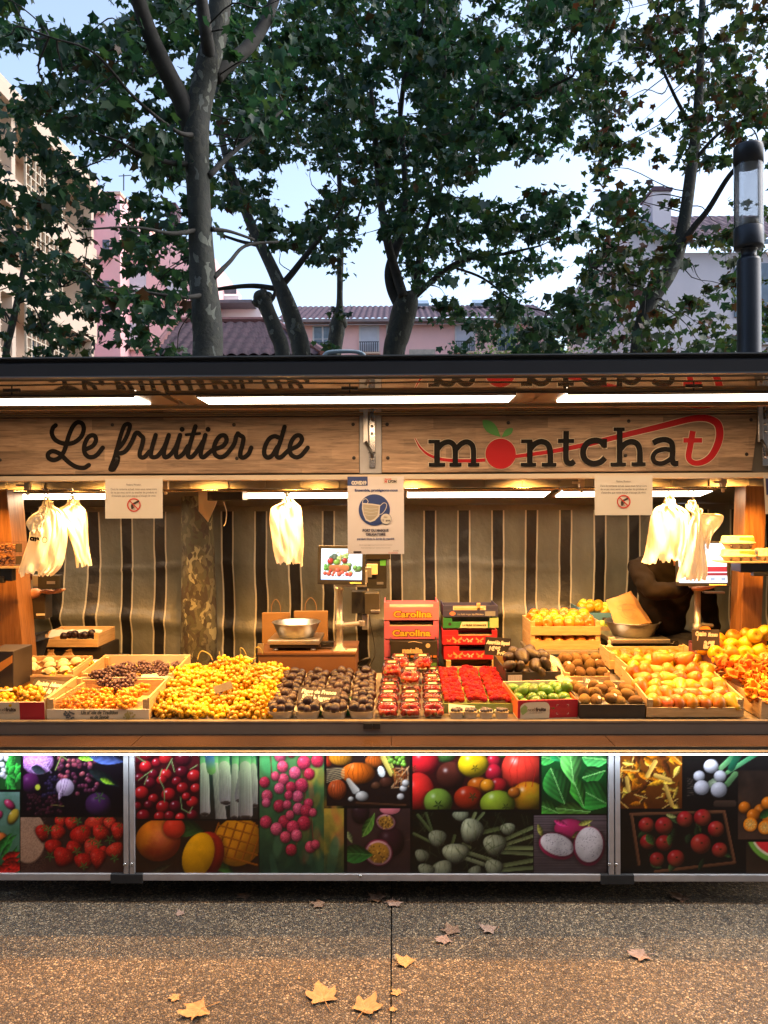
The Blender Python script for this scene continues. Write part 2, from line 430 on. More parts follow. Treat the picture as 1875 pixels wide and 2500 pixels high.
y0l, y1l = (zl-H)*F/283, (zl-H)*F/266
led_panel(X(-175, y0l), X(331, y0l), y0l, y1l, zl, 0, 'flat white light panel under the awning above the word Le', PA, gl)
led_panel(X(482, y0l), X(1260, y0l), y0l, y1l, zl, 0, 'long flat white light panel under the awning between the two sign boards', PA*1.3, gl)
led_panel(X(1386, y0l), X(1980, y0l), y0l, y1l, zl, 0, 'flat white light panel under the awning above the end of montchat', PA, gl)
gl2 = 'flat LED panels on the tarp roof inside the stall'
ysl = 4.68
for a, b, t_, pw in ((-90, 350, 'flat light panel on the tarp roof behind the left hanging bags', 1.), (590, 962, 'flat light panel on the tarp roof left of the mask poster', 1.), (996, 1345, 'flat light panel on the tarp roof right of the mask poster', 1.), (1374, 1742, 'flat light panel on the tarp roof behind the right hanging bags', 1.)):
    led_panel(X(a, ysl), X(b, ysl), ysl, 4.89, ceil_z(4.785)-.03, -.139, t_, PI_*pw, gl2, .02, .01)
# spot lamps behind the header beam
def spot(px, label, power, D=4.0, fx=0, zz=None):
    x = X(px, D); z = zz or Z(1148, D)
    t = thing('spot_lamp', label, 'spot lamp', (x, D, z), 'warm spot lamps behind the header beam')
    m = MB(); m.lathe([(.012, .085), (.022, .08), (.026, .03), (.045, .0), (.042, .001), (.02, .03)], n=20); m.tube([(0, 0, .08), (0, 0, .16)], .006, 6)
    m.build('housing', black, t, True)
    m = MB(); m.lathe([(.034, .012), (.0, .010)], n=20); m.build('bulb', em('bulb_glow', (1, .8, .5), 12), t)
    l = bpy.data.lights.new('spot_bulb', 'SPOT'); l.energy = power; l.color = (1, .52, .16) if fx else WARM; l.spot_size = R_(84 if fx else 150); l.spot_blend = .5; l.shadow_soft_size = .035
    o = bpy.data.objects.new('spot_bulb', l); C.objects.link(o); o.parent = t; o.location = (0, 0, -.004)
    return t
SP = 45.0
spot(20, 'spot lamp hidden above the left wooden post', SP*.5)
spot(172, 'spot lamp above the left bunch of hanging carrier bags', SP*1.5, 3.70, 1)
spot(250, 'spot lamp above the black grapes', SP*.8)
spot(500, 'spot lamp above the heap of white grapes', SP*.68)
spot(700, 'spot lamp above the middle bunch of carrier bags', SP*1.2, 3.70, 1)
spot(770, 'spot lamp above the figs', SP*.35)
spot(1010, 'spot lamp above the strawberries', SP*.9)
spot(1290, 'spot lamp above the limes', SP*.7)
spot(1580, 'spot lamp above the crates of pears', SP*1.1)
spot(1655, 'spot lamp above the two glowing bundles of carrier bags', SP*1.8, 3.70, 1)
spot(1800, 'spot lamp above the chanterelle mushrooms', SP*.9)
# ------------------------------------------------------------------ signs
scr = pm('screw_dark', (.02, .014, .01), rough=.4)
inkb = pm('letter_black', (.006, .005, .0045), (.010, .008, .007), 9, .6, 0, 0, None, 0, 0, .12)
inkr = pm('letter_red', (.42, .010, .014), (.36, .008, .012), 5, .55, 0, 0, None, 0, 0, .2)
inkc = pm('letter_cream', (.72, .60, .42), rough=.5)
inkg = pm('letter_green', (.07, .30, .05), (.05, .22, .035), 8, .45)
def signboard(x0, x1, ztop, zbot, x1b=None):
    x1b = x1b if x1b is not None else x1
    m = MB(); t = .022
    m.hexa([(x0, DS-t, zbot), (x1b, DS-t, zbot), (x1b, DS, zbot), (x0, DS, zbot), (x0, DS-t, ztop), (x1, DS-t, ztop), (x1, DS, ztop), (x0, DS, ztop)])
    return m
DF = DS-.0245
zt, zb_ = Z(1017.5, DS), Z(1154.5, DS)
tl = thing('sign_board', 'wooden sign board lettered Le fruitier de in black script', 'sign board', (0, DS, ZA), 'wooden sign boards over the stall opening')
tr = thing('sign_board', 'wooden sign board lettered montchat with a red cherry and swoosh', 'sign board', (0, DS, ZA), 'wooden sign boards over the stall opening')
def inw(mb, name, mat, t, **k):
    o = mb.build(name, mat, None, **k); o.parent = t; o.matrix_parent_inverse = Matrix.Translation(-Vector(t.location)); return o
inw(signboard(-2.6, X(878, DS), zt, zb_), 'board', signwood, tl, bevel=.003)
inw(signboard(X(933, DS), X(1849, DS), zt, zb_, X(1831, DS)), 'board', signwood, tr, bevel=.003)
def screws(t, pts):
    m = MB()
    for x, y in pts: c = P(x, y, DF); m.lathe([(0, .003), (.007, .002), (.0085, 0)], c, 12, Matrix.Rotation(R_(90), 4, 'X'))
    inw(m, 'screws', scr, t, smooth=True)
screws(tl, [(274, 1037), (571, 1037), (862, 1036), (864, 1118), (0, 1123), (285, 1121), (578, 1119)])
screws(tr, [(945, 1036), (947, 1118), (1241, 1032), (1535, 1028), (1834, 1025), (1243, 1115), (1527, 1112), (1823, 1109)])
q3 = lambda q: P(q[0]*.3858, 850+q[1]*.3858, DF)           # zoom of the left board
q4 = lambda q: P(600+q[0]*.3858, 850+q[1]*.3858, DF)
q5 = lambda q: P(1235+q[0]*.3858, 850+q[1]*.3858, DF)
m = MB(); w = 29
ribbon(m, [(352, 488), (335, 505), (328, 540), (350, 580), (400, 603), (460, 600), (510, 565), (530, 515), (520, 478), (490, 470), (462, 495), (435, 555), (410, 640), (380, 690), (340, 708), (308, 695), (305, 668), (335, 652), (380, 670), (430, 718), (480, 750), (530, 757), (562, 740)], w, q3)
ribbon(m, [(535, 643), (585, 620), (607, 585), (598, 555), (570, 555), (545, 585), (532, 630), (540, 670), (570, 690), (610, 678), (650, 630)], w, q3)
ribbon(m, [(735, 650), (775, 605), (805, 550), (822, 495), (812, 480), (788, 490), (768, 540), (745, 620), (722, 700), (702, 752), (700, 768), (720, 765), (742, 725), (748, 692)], w-2, q3)
ribbon(m, [(742, 668), (790, 655), (830, 600), (855, 545), (872, 535), (890, 552), (906, 570), (900, 610), (885, 660), (888, 686), (912, 690), (945, 655)], w, q3)
ribbon(m, [(985, 550), (962, 630), (955, 675), (968, 690), (1000, 680), (1040, 625), (1068, 550)], w, q3)
ribbon(m, [(1068, 550), (1042, 635), (1038, 680), (1052, 690), (1082, 670), (1115, 620), (1140, 550)], w, q3)
ribbon(m, [(1140, 550), (1118, 635), (1115, 680), (1130, 690), (1160, 668), (1190, 620)], w, q3)
ribbon(m, [(1237, 495), (1205, 600), (1190, 665), (1196, 688), (1220, 684), (1255, 640), (1285, 590)], w, q3)
ribbon(m, [(1178, 548), (1264, 540)], w-10, q3)
ribbon(m, [(1300, 550), (1275, 640), (1272, 680), (1290, 690), (1325, 660), (1360, 635)], w, q3)
ribbon(m, [(1360, 640), (1410, 620), (1434, 585), (1424, 555), (1396, 555), (1370, 585), (1355, 630), (1362, 672), (1392, 690), (1430, 675), (1480, 610), (1495, 560), (1507, 540)], w, q3)
ribbon(m, [(1505, 540), (1520, 552), (1540, 568), (1535, 610), (1522, 660), (1525, 688), (1548, 690), (1575, 665), (1590, 630)], w, q3)
disc2(m, (1153, 514), 16, lambda q: q3(q)+Vector((0, -.002, 0))); disc2(m, (1317, 514), 16, lambda q: q3(q)+Vector((0, -.002, 0)))
ribbon(m, [(208, 565), (180, 558), (148, 575), (122, 625), (118, 670), (138, 692), (168, 678), (200, 625)], w, q4)
ribbon(m, [(246, 498), (222, 580), (196, 660), (200, 688), (225, 688), (262, 655), (285, 636)], w, q4)
ribbon(m, [(285, 640), (330, 618), (355, 582), (345, 555), (318, 555), (292, 585), (278, 630), (286, 672), (318, 690), (352, 678), (392, 630)], w, q4)
inw(m, 'lettering', inkb, tl)
# montchat: slab serif strokes; first cream outlines (wider), then colours 2 mm nearer
def slab():
    L = []  # (board map, pts, width, smooth, colour)
    A = L.append; st = 36
    A((q4, [(1210, 590), (1210, 740)], st, 0, 'k')); A((q4, [(1155, 592), (1228, 592)], 24, 0, 'k')); A((q4, [(1158, 738), (1262, 738)], 24, 0, 'k'))
    A((q4, [(1212, 640), (1245, 605), (1285, 594), (1315, 612), (1325, 650), (1325, 740)], st-2, 1, 'k')); A((q4, [(1288, 738), (1365, 738)], 24, 0, 'k'))
    A((q4, [(1330, 640), (1365, 605), (1400, 594), (1430, 612), (1440, 650), (1440, 740)], st-2, 1, 'k')); A((q4, [(1405, 738), (1478, 738)], 24, 0, 'k'))
    A((q5, [(150, 590), (150, 740)], st, 0, 'k')); A((q5, [(95, 590), (166, 590)], 24, 0, 'k')); A((q5, [(92, 738), (190, 738)], 24, 0, 'k'))
    A((q5, [(152, 640), (185, 605), (225, 592), (262, 608), (278, 650), (280, 740)], st, 1, 'k')); A((q5, [(225, 738), (318, 738)], 24, 0, 'k'))
    A((q5, [(380, 525), (378, 680), (385, 720), (410, 730), (432, 716)], st, 1, 'k')); A((q5, [(328, 588), (430, 588)], 26, 0, 'k'))
    A((q5, [(622, 620), (600, 592), (555, 585), (510, 605), (487, 655), (500, 705), (545, 730), (595, 722), (626, 695)], st+2, 1, 'k')); A((q5, [(625, 575), (625, 632)], 26, 0, 'k'))
    A((q5, [(718, 515), (718, 738)], st, 0, 'k')); A((q5, [(680, 514), (750, 514)], 24, 0, 'k')); A((q5, [(660, 736), (758, 736)], 24, 0, 'k'))
    A((q5, [(722, 640), (755, 605), (795, 592), (830, 608), (845, 650), (846, 736)], st, 1, 'k')); A((q5, [(792, 734), (882, 734)], 24, 0, 'k'))
    A((q5, [(928, 602), (960, 585), (1010, 580), (1045, 600), (1052, 650), (1050, 700), (1060, 728), (1088, 730)], st, 1, 'k'))
    A((q5, [(1048, 645), (1000, 640), (950, 655), (928, 690), (942, 722), (985, 730), (1030, 708), (1050, 690)], st-6, 1, 'k'))
    A((q5, [(1182, 525), (1165, 620), (1155, 680), (1165, 712), (1200, 728), (1250, 718), (1300, 680), (1338, 610), (1352, 540), (1338, 480), (1290, 450), (1230, 442), (1150, 452), (1000, 490), (760, 548), (500, 612), (280, 655), (58, 686)], [38, 38, 38, 34, 34, 38, 42, 46, 48, 48, 44, 42, 40, 38, 34, 30, 26, 22], 1, 'r'))
    A((q5, [(1122, 584), (1240, 584)], 30, 0, 'r'))
    A((q4, [(1515, 708), (1440, 712), (1340, 712), (1240, 704), (1160, 676), (1105, 630), (1070, 570)], [22, 22, 22, 20, 16, 12, 5], 1, 'r'))
    return L
SL = slab()
m = MB()
for fn, p, w, sm, c in SL:
    ws = [v+8 for v in w] if hasattr(w, '__len__') else w+8
    if not sm:
        a, b = np.array(p[0], float), np.array(p[1], float); d = (b-a)/np.linalg.norm(b-a)*4; p = [a-d, b+d]
    ribbon(m, p, ws, fn, 8, bool(sm), cap=False)
LAY[0] = 0; cz = P(1222, 1108, DF)
def blob(mb, r, off): disc2(mb, (1222, 1108), r, lambda q: P(q[0], q[1], DF)+Vector((0, -off, 0)), 40)
leafp = lambda a, b, wd, bend=0.: [(lambda t, s: (a[0]+(b[0]-a[0])*t+s*(b[1]-a[1])/math.hypot(b[0]-a[0], b[1]-a[1])*wd*math.sin(math.pi*t**.8)+bend*math.sin(math.pi*t), a[1]+(b[1]-a[1])*t-s*(b[0]-a[0])/math.hypot(b[0]-a[0], b[1]-a[1])*wd*math.sin(math.pi*t**.8)))(t, s) for s, ts in ((1, np.linspace(0, 1, 14)), (-1, np.linspace(1, 0, 14)[1:-1])) for t in ts]
blob(m, 38.5, .0022); inw(m, 'outline', inkc, tr)
for cc, mt in (('r', inkr), ('k', inkb)):
    m = MB(); LAY[0] = 0
    off = Vector((0, -.0035 if cc == 'r' else -.0060, 0))
    for fn, p, w, sm, c in SL:
        if c == cc: ribbon(m, p, w, (lambda q, fn=fn: fn(q)+off), 8, bool(sm), cap=False)
    if cc == 'r': blob(m, 37, .0058)
    inw(m, 'lettering', mt, tr)
m = MB(); poly2(m, leafp((1178, 1026), (1222, 1067), 13), lambda q: P(q[0], q[1], DF)+Vector((0, -.003, 0))); poly2(m, leafp((1252, 1046), (1225, 1067), 8), lambda q: P(q[0], q[1], DF)+Vector((0, -.0034, 0)))
inw(m, 'leaves', inkg, tr)
# column between the boards, with gas strut hardware
m = MB(); m.box(X(879, DS), X(932, DS), DS-.012, DS+.011, zb_-.002, ZA-.001); sh(m, 'centre_post', alud)
def hinge(px, label):
    x = X(px, DS-.02); yb = DS-.016; t = thing('awning_strut', label, 'awning strut', (x, yb, Z(1080, DS)), 'polished hinge plates holding the awning')
    def q(mb, n_, mt, **k): return inw(mb, n_, mt, t, **k)
    m = MB(); m.box(x-.014+.012, x+.014+.012, yb-.010, yb-.001, Z(1143, DS), ZA-.004); q(m, 'plate', chrome, bevel=.003)
    m = MB(); m.box(x-.028, x-.006, yb-.028, yb-.0115, Z(1085, DS), Z(992, DS)-.0); q(m, 'bracket', steel, bevel=.002)
    m = MB(); m.tube([(x-.026, yb-.035, Z(998, DS)), (x+.03, yb-.035, Z(998, DS))], .006, 8); m.tube([(x-.018, yb-.03, Z(1080, DS)), (x+.008, yb-.03, Z(1105, DS)), (x+.012, yb-.028, Z(1120, DS))], .007, 8); m.tube([(x-.004, yb-.03, Z(1107, DS)), (x+.028, yb-.03, Z(1107, DS))], .004, 8); m.tube([(x+.008, yb-.03, Z(1000, DS)), (x+.016, yb-.03, Z(1030, DS))], .008, 8)
    q(m, 'linkage', pm('dark_steel', (.12, .11, .10), rough=.3, metal=.8), smooth=True)
    m = MB()
    for yy in (1042, 1122, 1060): m.lathe([(0, .004), (.006, .003), (.007, 0)], (x+.012, yb-.0115, Z(yy, DS)), 10, Matrix.Rotation(R_(90), 4, 'X'))
    q(m, 'bolts', chrome, smooth=True)
hinge(903, 'polished awning strut hardware on the metal post between the two sign boards')
hinge(1862, 'polished awning hinge plate beside the right end of the montchat sign')
# cable under the awning lip
m = MB(); yc = 2.80; zc = ZA-.02
m.tube([(x/10, yc, zc-.002*math.sin(x)) for x in range(-26, 27)], .0035, 6)
for px in (855, 1695, 30): xx = X(px, yc); m.tube([(xx, yc, zc), (xx, yc, ZA-.001)], .003, 6); m.box(xx-.03, xx+.03, yc-.006, yc+.006, ZA-.006, ZA-.0006)
sh(m, 'awning_cable', black)
# pale blue tube handle on the roof
tb = MB(); D_ = 3.0
tb.tube(cat_rom([P(788, 872, D_), P(800, 861, D_), P(830, 858, D_), P(870, 859, D_), P(888, 866, D_), P(895, 880, D_)], 5), .0075, 10)
tag(tb.build('grab_handle', pm('pale_blue_tube', (.36, .48, .55), rough=.35), smooth=True), 'pale blue bent tube handle on top of the awning', 'handle')
# ------------------------------------------------------------------ posts
def post(corners, label, pwood=postwood):
    t = thing('wooden_post', label, 'wooden post', corners[0], 'slanted wooden posts at the stall ends')
    m = MB(); m.hexa(corners); inw(m, 'timber', pwood, t, bevel=.002)
D1, D2 = 4.36, 4.62
def postc(f0t, f1t, b1t, f0b, f1b, b1b, zt_, zb2):
    # front face left/right px at top and bottom, back-right (or back-left) px
    xa, xb, xc = X(f0t, D1), X(f1t, D1), X(b1t, D2); ya, yb2, yc2 = X(f0b, D1), X(f1b, D1), X(b1b, D2); k_ = zt_/(zt_-zb2); ya, yb2, yc2 = xa+(ya-xa)*k_, xb+(yb2-xb)*k_, xc+(yc2-xc)*k_; zb2 = 0
    w1 = xb-xa; w2 = yb2-ya
    if b1t > f1t: return [(ya, D1, zb2), (yb2, D1, zb2), (yc2, D2, zb2), (yc2-w2, D2, zb2), (xa, D1, zt_), (xb, D1, zt_), (xc, D2, zt_), (xc-w1, D2, zt_)]
    return [(ya, D1, zb2), (yb2, D1, zb2), (yc2+w2, D2, zb2), (yc2, D2, zb2), (xa, D1, zt_), (xb, D1, zt_), (xc+w1, D2, zt_), (xc, D2, zt_)]
post(postc(-60, 14, 54, -40, 62, 92, Z(1168, D1), Z(1660, D1)), 'slanted wooden post at the left end of the counter, beside the nut boxes')
post(postc(1822, 1874, 1795, 1806, 1852, 1776, Z(1168, D1), Z(1660, D1)), 'slanted wooden post at the right end of the counter, behind the egg boxes')
# rail for the bags
m = MB(); DR = 3.78; m.tube([(X(35, DR), DR, Z(1197, DR)), (X(1775, DR), DR, Z(1194, DR))], .005, 8)
tr_ = tag(m.build('hanging_rail', pm('brass_rail', (.45, .33, .16), rough=.25, metal=.8), smooth=True), 'thin metal rail across the opening from which the carrier bags hang', 'rail')
for px in (68, 405, 1420, 1765):
    m = MB(); x = X(px, DR); m.box(x-.012, x+.012, DR-.015, DR+.015, Z(1192, DR), Z(1172, DR)); m.lathe([(0, 0), (.008, .004), (.008, .012), (.004, .018)], (x, DR, Z(1206, DR)), 10)
    m.box(x-.05, x+.012, DR-.02, DR-.016, Z(1184, DR), Z(1178, DR))
    m.build('bracket', cream, tr_)
# ------------------------------------------------------------------ lower counter
TZ0 = Z(1762, 3.58); TILT = .09
def tz(y): return TZ0 + TILT*(y-3.58)
m = MB()
m.hexa([(-2.4, 3.585, tz(3.585)-.02), (2.4, 3.585, tz(3.585)-.02), (2.4, 4.34, tz(4.34)-.02), (-2.4, 4.34, tz(4.34)-.02), (-2.4, 3.585, tz(3.585)), (2.4, 3.585, tz(3.585)), (2.4, 4.34, tz(4.34)), (-2.4, 4.34, tz(4.34))])
ct = thing('display_counter', 'grey edged display counter carrying all the fruit crates', 'counter', (0, 3.6, TZ0))
inw(m, 'tabletop', pm('counter_top', (.20, .17, .13), rough=.5), ct)
m = MB(); m.box(-2.4, 2.4, 3.555, 3.583, Z(1793, 3.56), Z(1764, 3.56)); inw(m, 'fascia', pm('fascia_alu', (.16, .155, .15), (.135, .13, .125), 4, .45, .3), ct, bevel=.002)
m = MB(); m.box(-2.4, 2.4, 3.552, 3.583, Z(1764, 3.56)+.0005, Z(1761, 3.56)+.003); inw(m, 'edge_strip', pm('edge_light', (.26, .22, .17), rough=.35, metal=.3), ct)
m = MB(); m.box(X(885, 3.55), X(906, 3.55), 3.546, 3.5545, Z(1779, 3.55), Z(1766, 3.55)); m.box(X(908, 3.55), X(926, 3.55), 3.546, 3.5545, Z(1779, 3.55), Z(1766, 3.55)); inw(m, 'latch', black, ct, bevel=.001)
ZS = H-572/F*3.38
m = MB(); bl = [(-2.4, X(328, 3.45)), (X(330, 3.45), xj), (xj+.003, X(1487, 3.45)), (X(1489, 3.45), 2.4)]
for a, b in bl: m.box(a, b, 3.375, 3.554, ZS-.014, ZS)
inw(m, 'front_shelf', pm('shelf_brown', (.065, .036, .02), (.042, .024, .014), 3, .17, 0, 0, None, 0, .6), ct)
m = MB(); m.box(-2.4, 2.4, 3.37, 3.3745, ZS-.022, ZS+.001); inw(m, 'shelf_edge', black, ct)
m = MB(); m.box(-2.4, 2.4, 4.30, 4.33, .0, tz(4.3)-.025)
for x in (-2.3, -1.2, 1.2, 2.3): m.box(x-.03, x+.03, 3.7, 3.76, 0, tz(3.7)-.025)
m.box(-2.4, 2.4, 3.47, 3.49, .10, ZS-.02)
inw(m, 'apron', pm('apron_dark', (.03, .028, .025)), ct)
# LED strip under the shelf
ls = thing('led_strip', 'bright cool white light strip running under the front shelf', 'light strip', (0, 3.33, ZS))
DPn = 3.40
m = MB(); m.box(-2.4, 2.4, 3.335, 3.37, ZS-.020, ZS-.012); inw(m, 'profile', alu, ls)
m = MB()
m.box(-2.4, 2.4, 3.34, 3.362, ZS-.026, ZS-.0205); inw(m, 'diffuser', em('led_cool', (.75, .88, 1.0), 7), ls)
for i in range(4): area('strip_lamp', (-1.8+1.2*i, 3.345-3.33, -.03), 1.18, .016, 1.35, COOL, (R_(-14), 0, 0), ls)
# ================================================================== PRINTED PICTURES (numpy painter -> colour attribute on a fine grid)
class Cv:
    def __init__(s, x0, y0, x1, y1, step=2.0, bg=(10, 9, 9)):
        s.x0, s.y0, s.x1, s.y1 = x0, y0, x1, y1; s.w = int((x1-x0)/step)+1; s.h = int((y1-y0)/step)+1
        s.gx, s.gy = np.meshgrid(np.linspace(x0, x1, s.w), np.linspace(y0, y1, s.h))
        s.a = np.zeros((s.h, s.w, 3)); s.a[:] = bg; s.mask = np.ones((s.h, s.w), bool); s.r = np.random.default_rng(3)
        s.nz = s.fbm(11); s.nz2 = s.fbm(5)
    def fbm(s, base):
        t = np.zeros((s.h, s.w)); amp = 1.; tot = 0; n = base
        for k in range(4):
            g = s.r.random((max(2, int((s.y1-s.y0)/60*n/5))+2, max(2, int((s.x1-s.x0)/60*n/5))+2))
            yy = np.linspace(0, g.shape[0]-1.001, s.h); xx = np.linspace(0, g.shape[1]-1.001, s.w)
            iy = yy.astype(int); ix = xx.astype(int); fy = (yy-iy)[:, None]; fx = (xx-ix)[None]
            v = g[iy][:, ix]*(1-fy)*(1-fx)+g[iy+1][:, ix]*fy*(1-fx)+g[iy][:, ix+1]*(1-fy)*fx+g[iy+1][:, ix+1]*fy*fx
            t += v*amp; tot += amp; amp *= .55; n *= 2
        return t/tot
    def clip(s, x0, y0, x1, y1): s.mask = (s.gx >= x0) & (s.gx <= x1) & (s.gy >= y0) & (s.gy <= y1); return s
    def put(s, m, col, al=1.):
        m = m & s.mask
        if hasattr(al, 'shape'): al = al[m][:, None]
        c = col[m] if hasattr(col, 'shape') and col.ndim == 3 else np.array(col, float)
        s.a[m] = s.a[m]*(1-al)+c*al
    def fill(s, x0, y0, x1, y1, c1, c2=None, vert=True):
        s.clip(x0, y0, x1, y1); c2 = c2 or c1
        t = ((s.gy-y0)/(y1-y0) if vert else (s.gx-x0)/(x1-x0)); t = np.clip(t+(s.nz-.5)*.9, 0, 1)[..., None]
        s.put(s.mask, np.array(c1)*(1-t)+np.array(c2)*t)
    def loc(s, cx, cy, ang): c, n = math.cos(ang), math.sin(ang); dx, dy = s.gx-cx, s.gy-cy; return dx*c+dy*n, -dx*n+dy*c
    def ball(s, cx, cy, rx, ry=None, col=(200, 30, 30), ang=0., hl=.55, sh=.75, col2=None, tex=0., texs=1, hx=-.35, hy=-.4, hs=.16, tap=0.):
        ry = ry or rx; u, v = s.loc(cx, cy, ang); u = u/rx; v = v/ry; u = u/(1-tap*(v+.2)); r = np.sqrt(u*u+v*v); m = r < 1
        dx, dy = (s.gx-cx)/max(rx, ry), (s.gy-cy)/max(rx, ry)
        if max(rx, ry) > 7: s.put((r < 1.22) & (dy > -.75), (8, 5, 5), np.clip((1.22-r)/.4, 0, 1)*.55)
        tex = tex or .22; texs = texs if tex != .22 else 2
        z = np.sqrt(np.clip(1-r*r, 0, 1)); lam = np.clip(.35*-dx*1+.55*-dy+.75*z, 0, 1.2)
        base = np.array(col, float)*np.ones((s.h, s.w, 3))
        if col2 is not None: t = np.clip(.5+.8*(dx*.6+dy*.5)+(s.nz-.5)*1.4, 0, 1)[..., None]; base = base*(1-t)+np.array(col2)*t
        if tex: base = base*(1+tex*(s.r.random((s.h, s.w, 1))-.5)) if texs == 1 else base*(1+tex*(s.nz2[..., None]-.5)*2)
        c = base*((1-sh)+sh*lam)[..., None]
        h = np.exp(-((dx-hx)**2+(dy-hy)**2)/(hs*hs))*hl; c = c+(255-c)*h[..., None]
        e = np.clip((1-r)*max(rx, ry)/2., 0, 1)
        s.put(m, np.clip(c, 0, 255), e)
    def ell(s, cx, cy, rx, ry, col, ang=0., al=1., soft=2.):
        u, v = s.loc(cx, cy, ang); r = np.sqrt((u/rx)**2+(v/ry)**2); s.put(r < 1, col, np.clip((1-r)*max(rx, ry)/soft, 0, 1)*al)
    def line(s, pts, w, col, col2=None, al=1.):
        for i in range(len(pts)-1):
            (ax, ay), (bx, by) = pts[i], pts[i+1]; L = math.hypot(bx-ax, by-ay)+1e-6
            t = np.clip(((s.gx-ax)*(bx-ax)+(s.gy-ay)*(by-ay))/L/L, 0, 1); d = np.hypot(s.gx-ax-t*(bx-ax), s.gy-ay-t*(by-ay))
            ww = w if not hasattr(w, '__len__') else w[0]+(w[1]-w[0])*t
            sd = ((s.gx-ax)*(by-ay)-(s.gy-ay)*(bx-ax))/L
            k = np.clip(.82+.35*sd/(np.maximum(ww, .5)), .4, 1.25)
            c = np.array(col, float)*np.ones((s.h, s.w, 3))
            if col2 is not None: c = c*(1-t[..., None])+np.array(col2)*t[..., None]
            m = d < ww/2+.8; s.put(m, np.clip(c*k[..., None], 0, 255), np.clip((ww/2+.8-d)/1.2, 0, 1)*al)
    def leaf(s, cx, cy, L, Wd, ang, col, vein=None):
        u, v = s.loc(cx, cy, ang); t = u/L+.5; hw = Wd/2*np.sin(np.pi*np.clip(t, 0, 1)**.8)
        m = (t > 0) & (t < 1) & (np.abs(v) < hw); k = (.8+.5*v/(hw+.1)+.25*np.sin(u/L*30+np.abs(v)*.5)*.4)
        c = np.clip(np.array(col)*k[..., None]*(.75+.5*s.nz[..., None]), 0, 255); s.put(m, c, np.clip((hw-np.abs(v))/1.5, 0, 1))
        if vein: s.put(m & (np.abs(v) < 1.2), vein, .7)
    def tint(s, f): s.a[s.mask] *= f
    def grid(s, name, D, to3, parent, mat, curve=0.):
        xs = s.gx.ravel(); ys = s.gy.ravel(); vs = np.array([tuple(to3(x, y)) for x, y in zip(xs, ys)])
        me = bpy.data.meshes.new(name); idx = np.arange(s.w*s.h).reshape(s.h, s.w)
        f = np.stack([idx[1:, :-1], idx[1:, 1:], idx[:-1, 1:], idx[:-1, :-1]], -1).reshape(-1, 4)
        me.vertices.add(len(vs)); me.vertices.foreach_set('co', vs.ravel()); me.loops.add(f.size); me.loops.foreach_set('vertex_index', f.ravel())
        me.polygons.add(len(f)); me.polygons.foreach_set('loop_start', np.arange(0, f.size, 4)); me.update(calc_edges=True)
        at = me.color_attributes.new('print', 'FLOAT_COLOR', 'POINT'); a = np.clip(s.a*(.86+.28*s.nz2[..., None]+.05*(s.r.random((s.h, s.w, 1))-.5))/255, 0, 1).reshape(-1, 3)
        lin = np.where(a <= .04045, a/12.92, ((a+.055)/1.055)**2.4); at.data.foreach_set('color', np.concatenate([lin, np.ones((len(lin), 1))], 1).ravel())
        me.materials.append(mat); return obj(name, me, parent)
def print_mat(name, rough=.3, emit=0., gain=1., coat=.0):
    n = NT(name); a = n.n('ShaderNodeVertexColor'); a.layer_name = 'print'
    c = n.mix(1., a.outputs[0], (gain,)*3, 'MULTIPLY') if gain != 1 else a.outputs[0]
    n.col(c if not emit else (.02, .02, .02)); n.set(Roughness=rough)
    n.b.inputs['Specular IOR Level'].default_value = .35
    if emit: n.l(a.outputs[0], n.b.inputs['Emission Color']); n.set(Emission_Strength=emit)
    return n.m
PRN = print_mat('printed_panel', .3, 0., .80)
def rr(a, b): return random.uniform(a, b)
def tomleaf(c, x, y, r, col=(40, 60, 20)):
    for i in range(5): a = i*1.257+.3; c.leaf(x+r*.5*math.cos(a), y+r*.5*math.sin(a), r, r*.35, a, col)
# ---- left door
c = Cv(-90, 1838, 301, 2133, 2.2)
c.fill(-90, 1838, 50, 1928, (20, 50, 25), (30, 70, 30))
for i in range(60): c.ball(rr(-80, 30), rr(1830, 1900), rr(5, 9), None, (225, 215, 225), sh=.5, hl=.1)
for i in range(16): c.leaf(rr(20, 48), rr(1850, 1925), rr(30, 50), 16, rr(.8, 2.3), (50, 150, 55))
c.fill(-90, 1933, 48, 2132, (110, 140, 130), (40, 90, 50))
for i in range(12): c.ball(rr(-80, 38), rr(1950, 2060), rr(9, 16), rr(12, 22), random.choice([(230, 190, 60), (220, 60, 110), (230, 120, 50)]), rr(0, 3))
for i in range(8): c.leaf(rr(0, 40), rr(2050, 2090), 60, 14, -.9+rr(-.3, .3), (50, 130, 50))
for i in range(6): c.leaf(rr(0, 40), rr(2085, 2128), 50, 22, rr(-.4, .2), (205, 35, 25))
c.fill(56, 1838, 301, 1990, (14, 8, 16), (10, 5, 12))
c.ball(92, 1858, 40, 34, (190, 120, 200), sh=.5, hl=0, tex=.5)
for i in range(26): c.line([(rr(62, 128), rr(1838, 1888)), (rr(62, 128), rr(1838, 1888))], 1.6, (225, 180, 235), al=.6)
c.ball(74, 1912, 24, 26, (85, 25, 80), hl=.2); c.ell(92, 1922, 7, 8, (190, 190, 60)); c.leaf(95, 1880, 40, 22, .4, (45, 50, 60))
for i in range(60):
    t = rr(0, 1); c.ball(150+95*rr(-.1, 1)+rr(-10, 10), 1850+80*t+rr(-12, 10), 6.5, None, random.choice([(150, 60, 80), (120, 45, 75), (175, 80, 90), (90, 35, 60)]), hl=.35)
for i in range(70): c.ball(rr(66, 150), rr(1940, 1988), 5, None, random.choice([(70, 25, 40), (50, 15, 30), (95, 35, 50)]), hl=.2)
for i in range(30): c.ball(rr(105, 150), rr(1895, 1945), 5, None, (40, 28, 60), hl=.2)
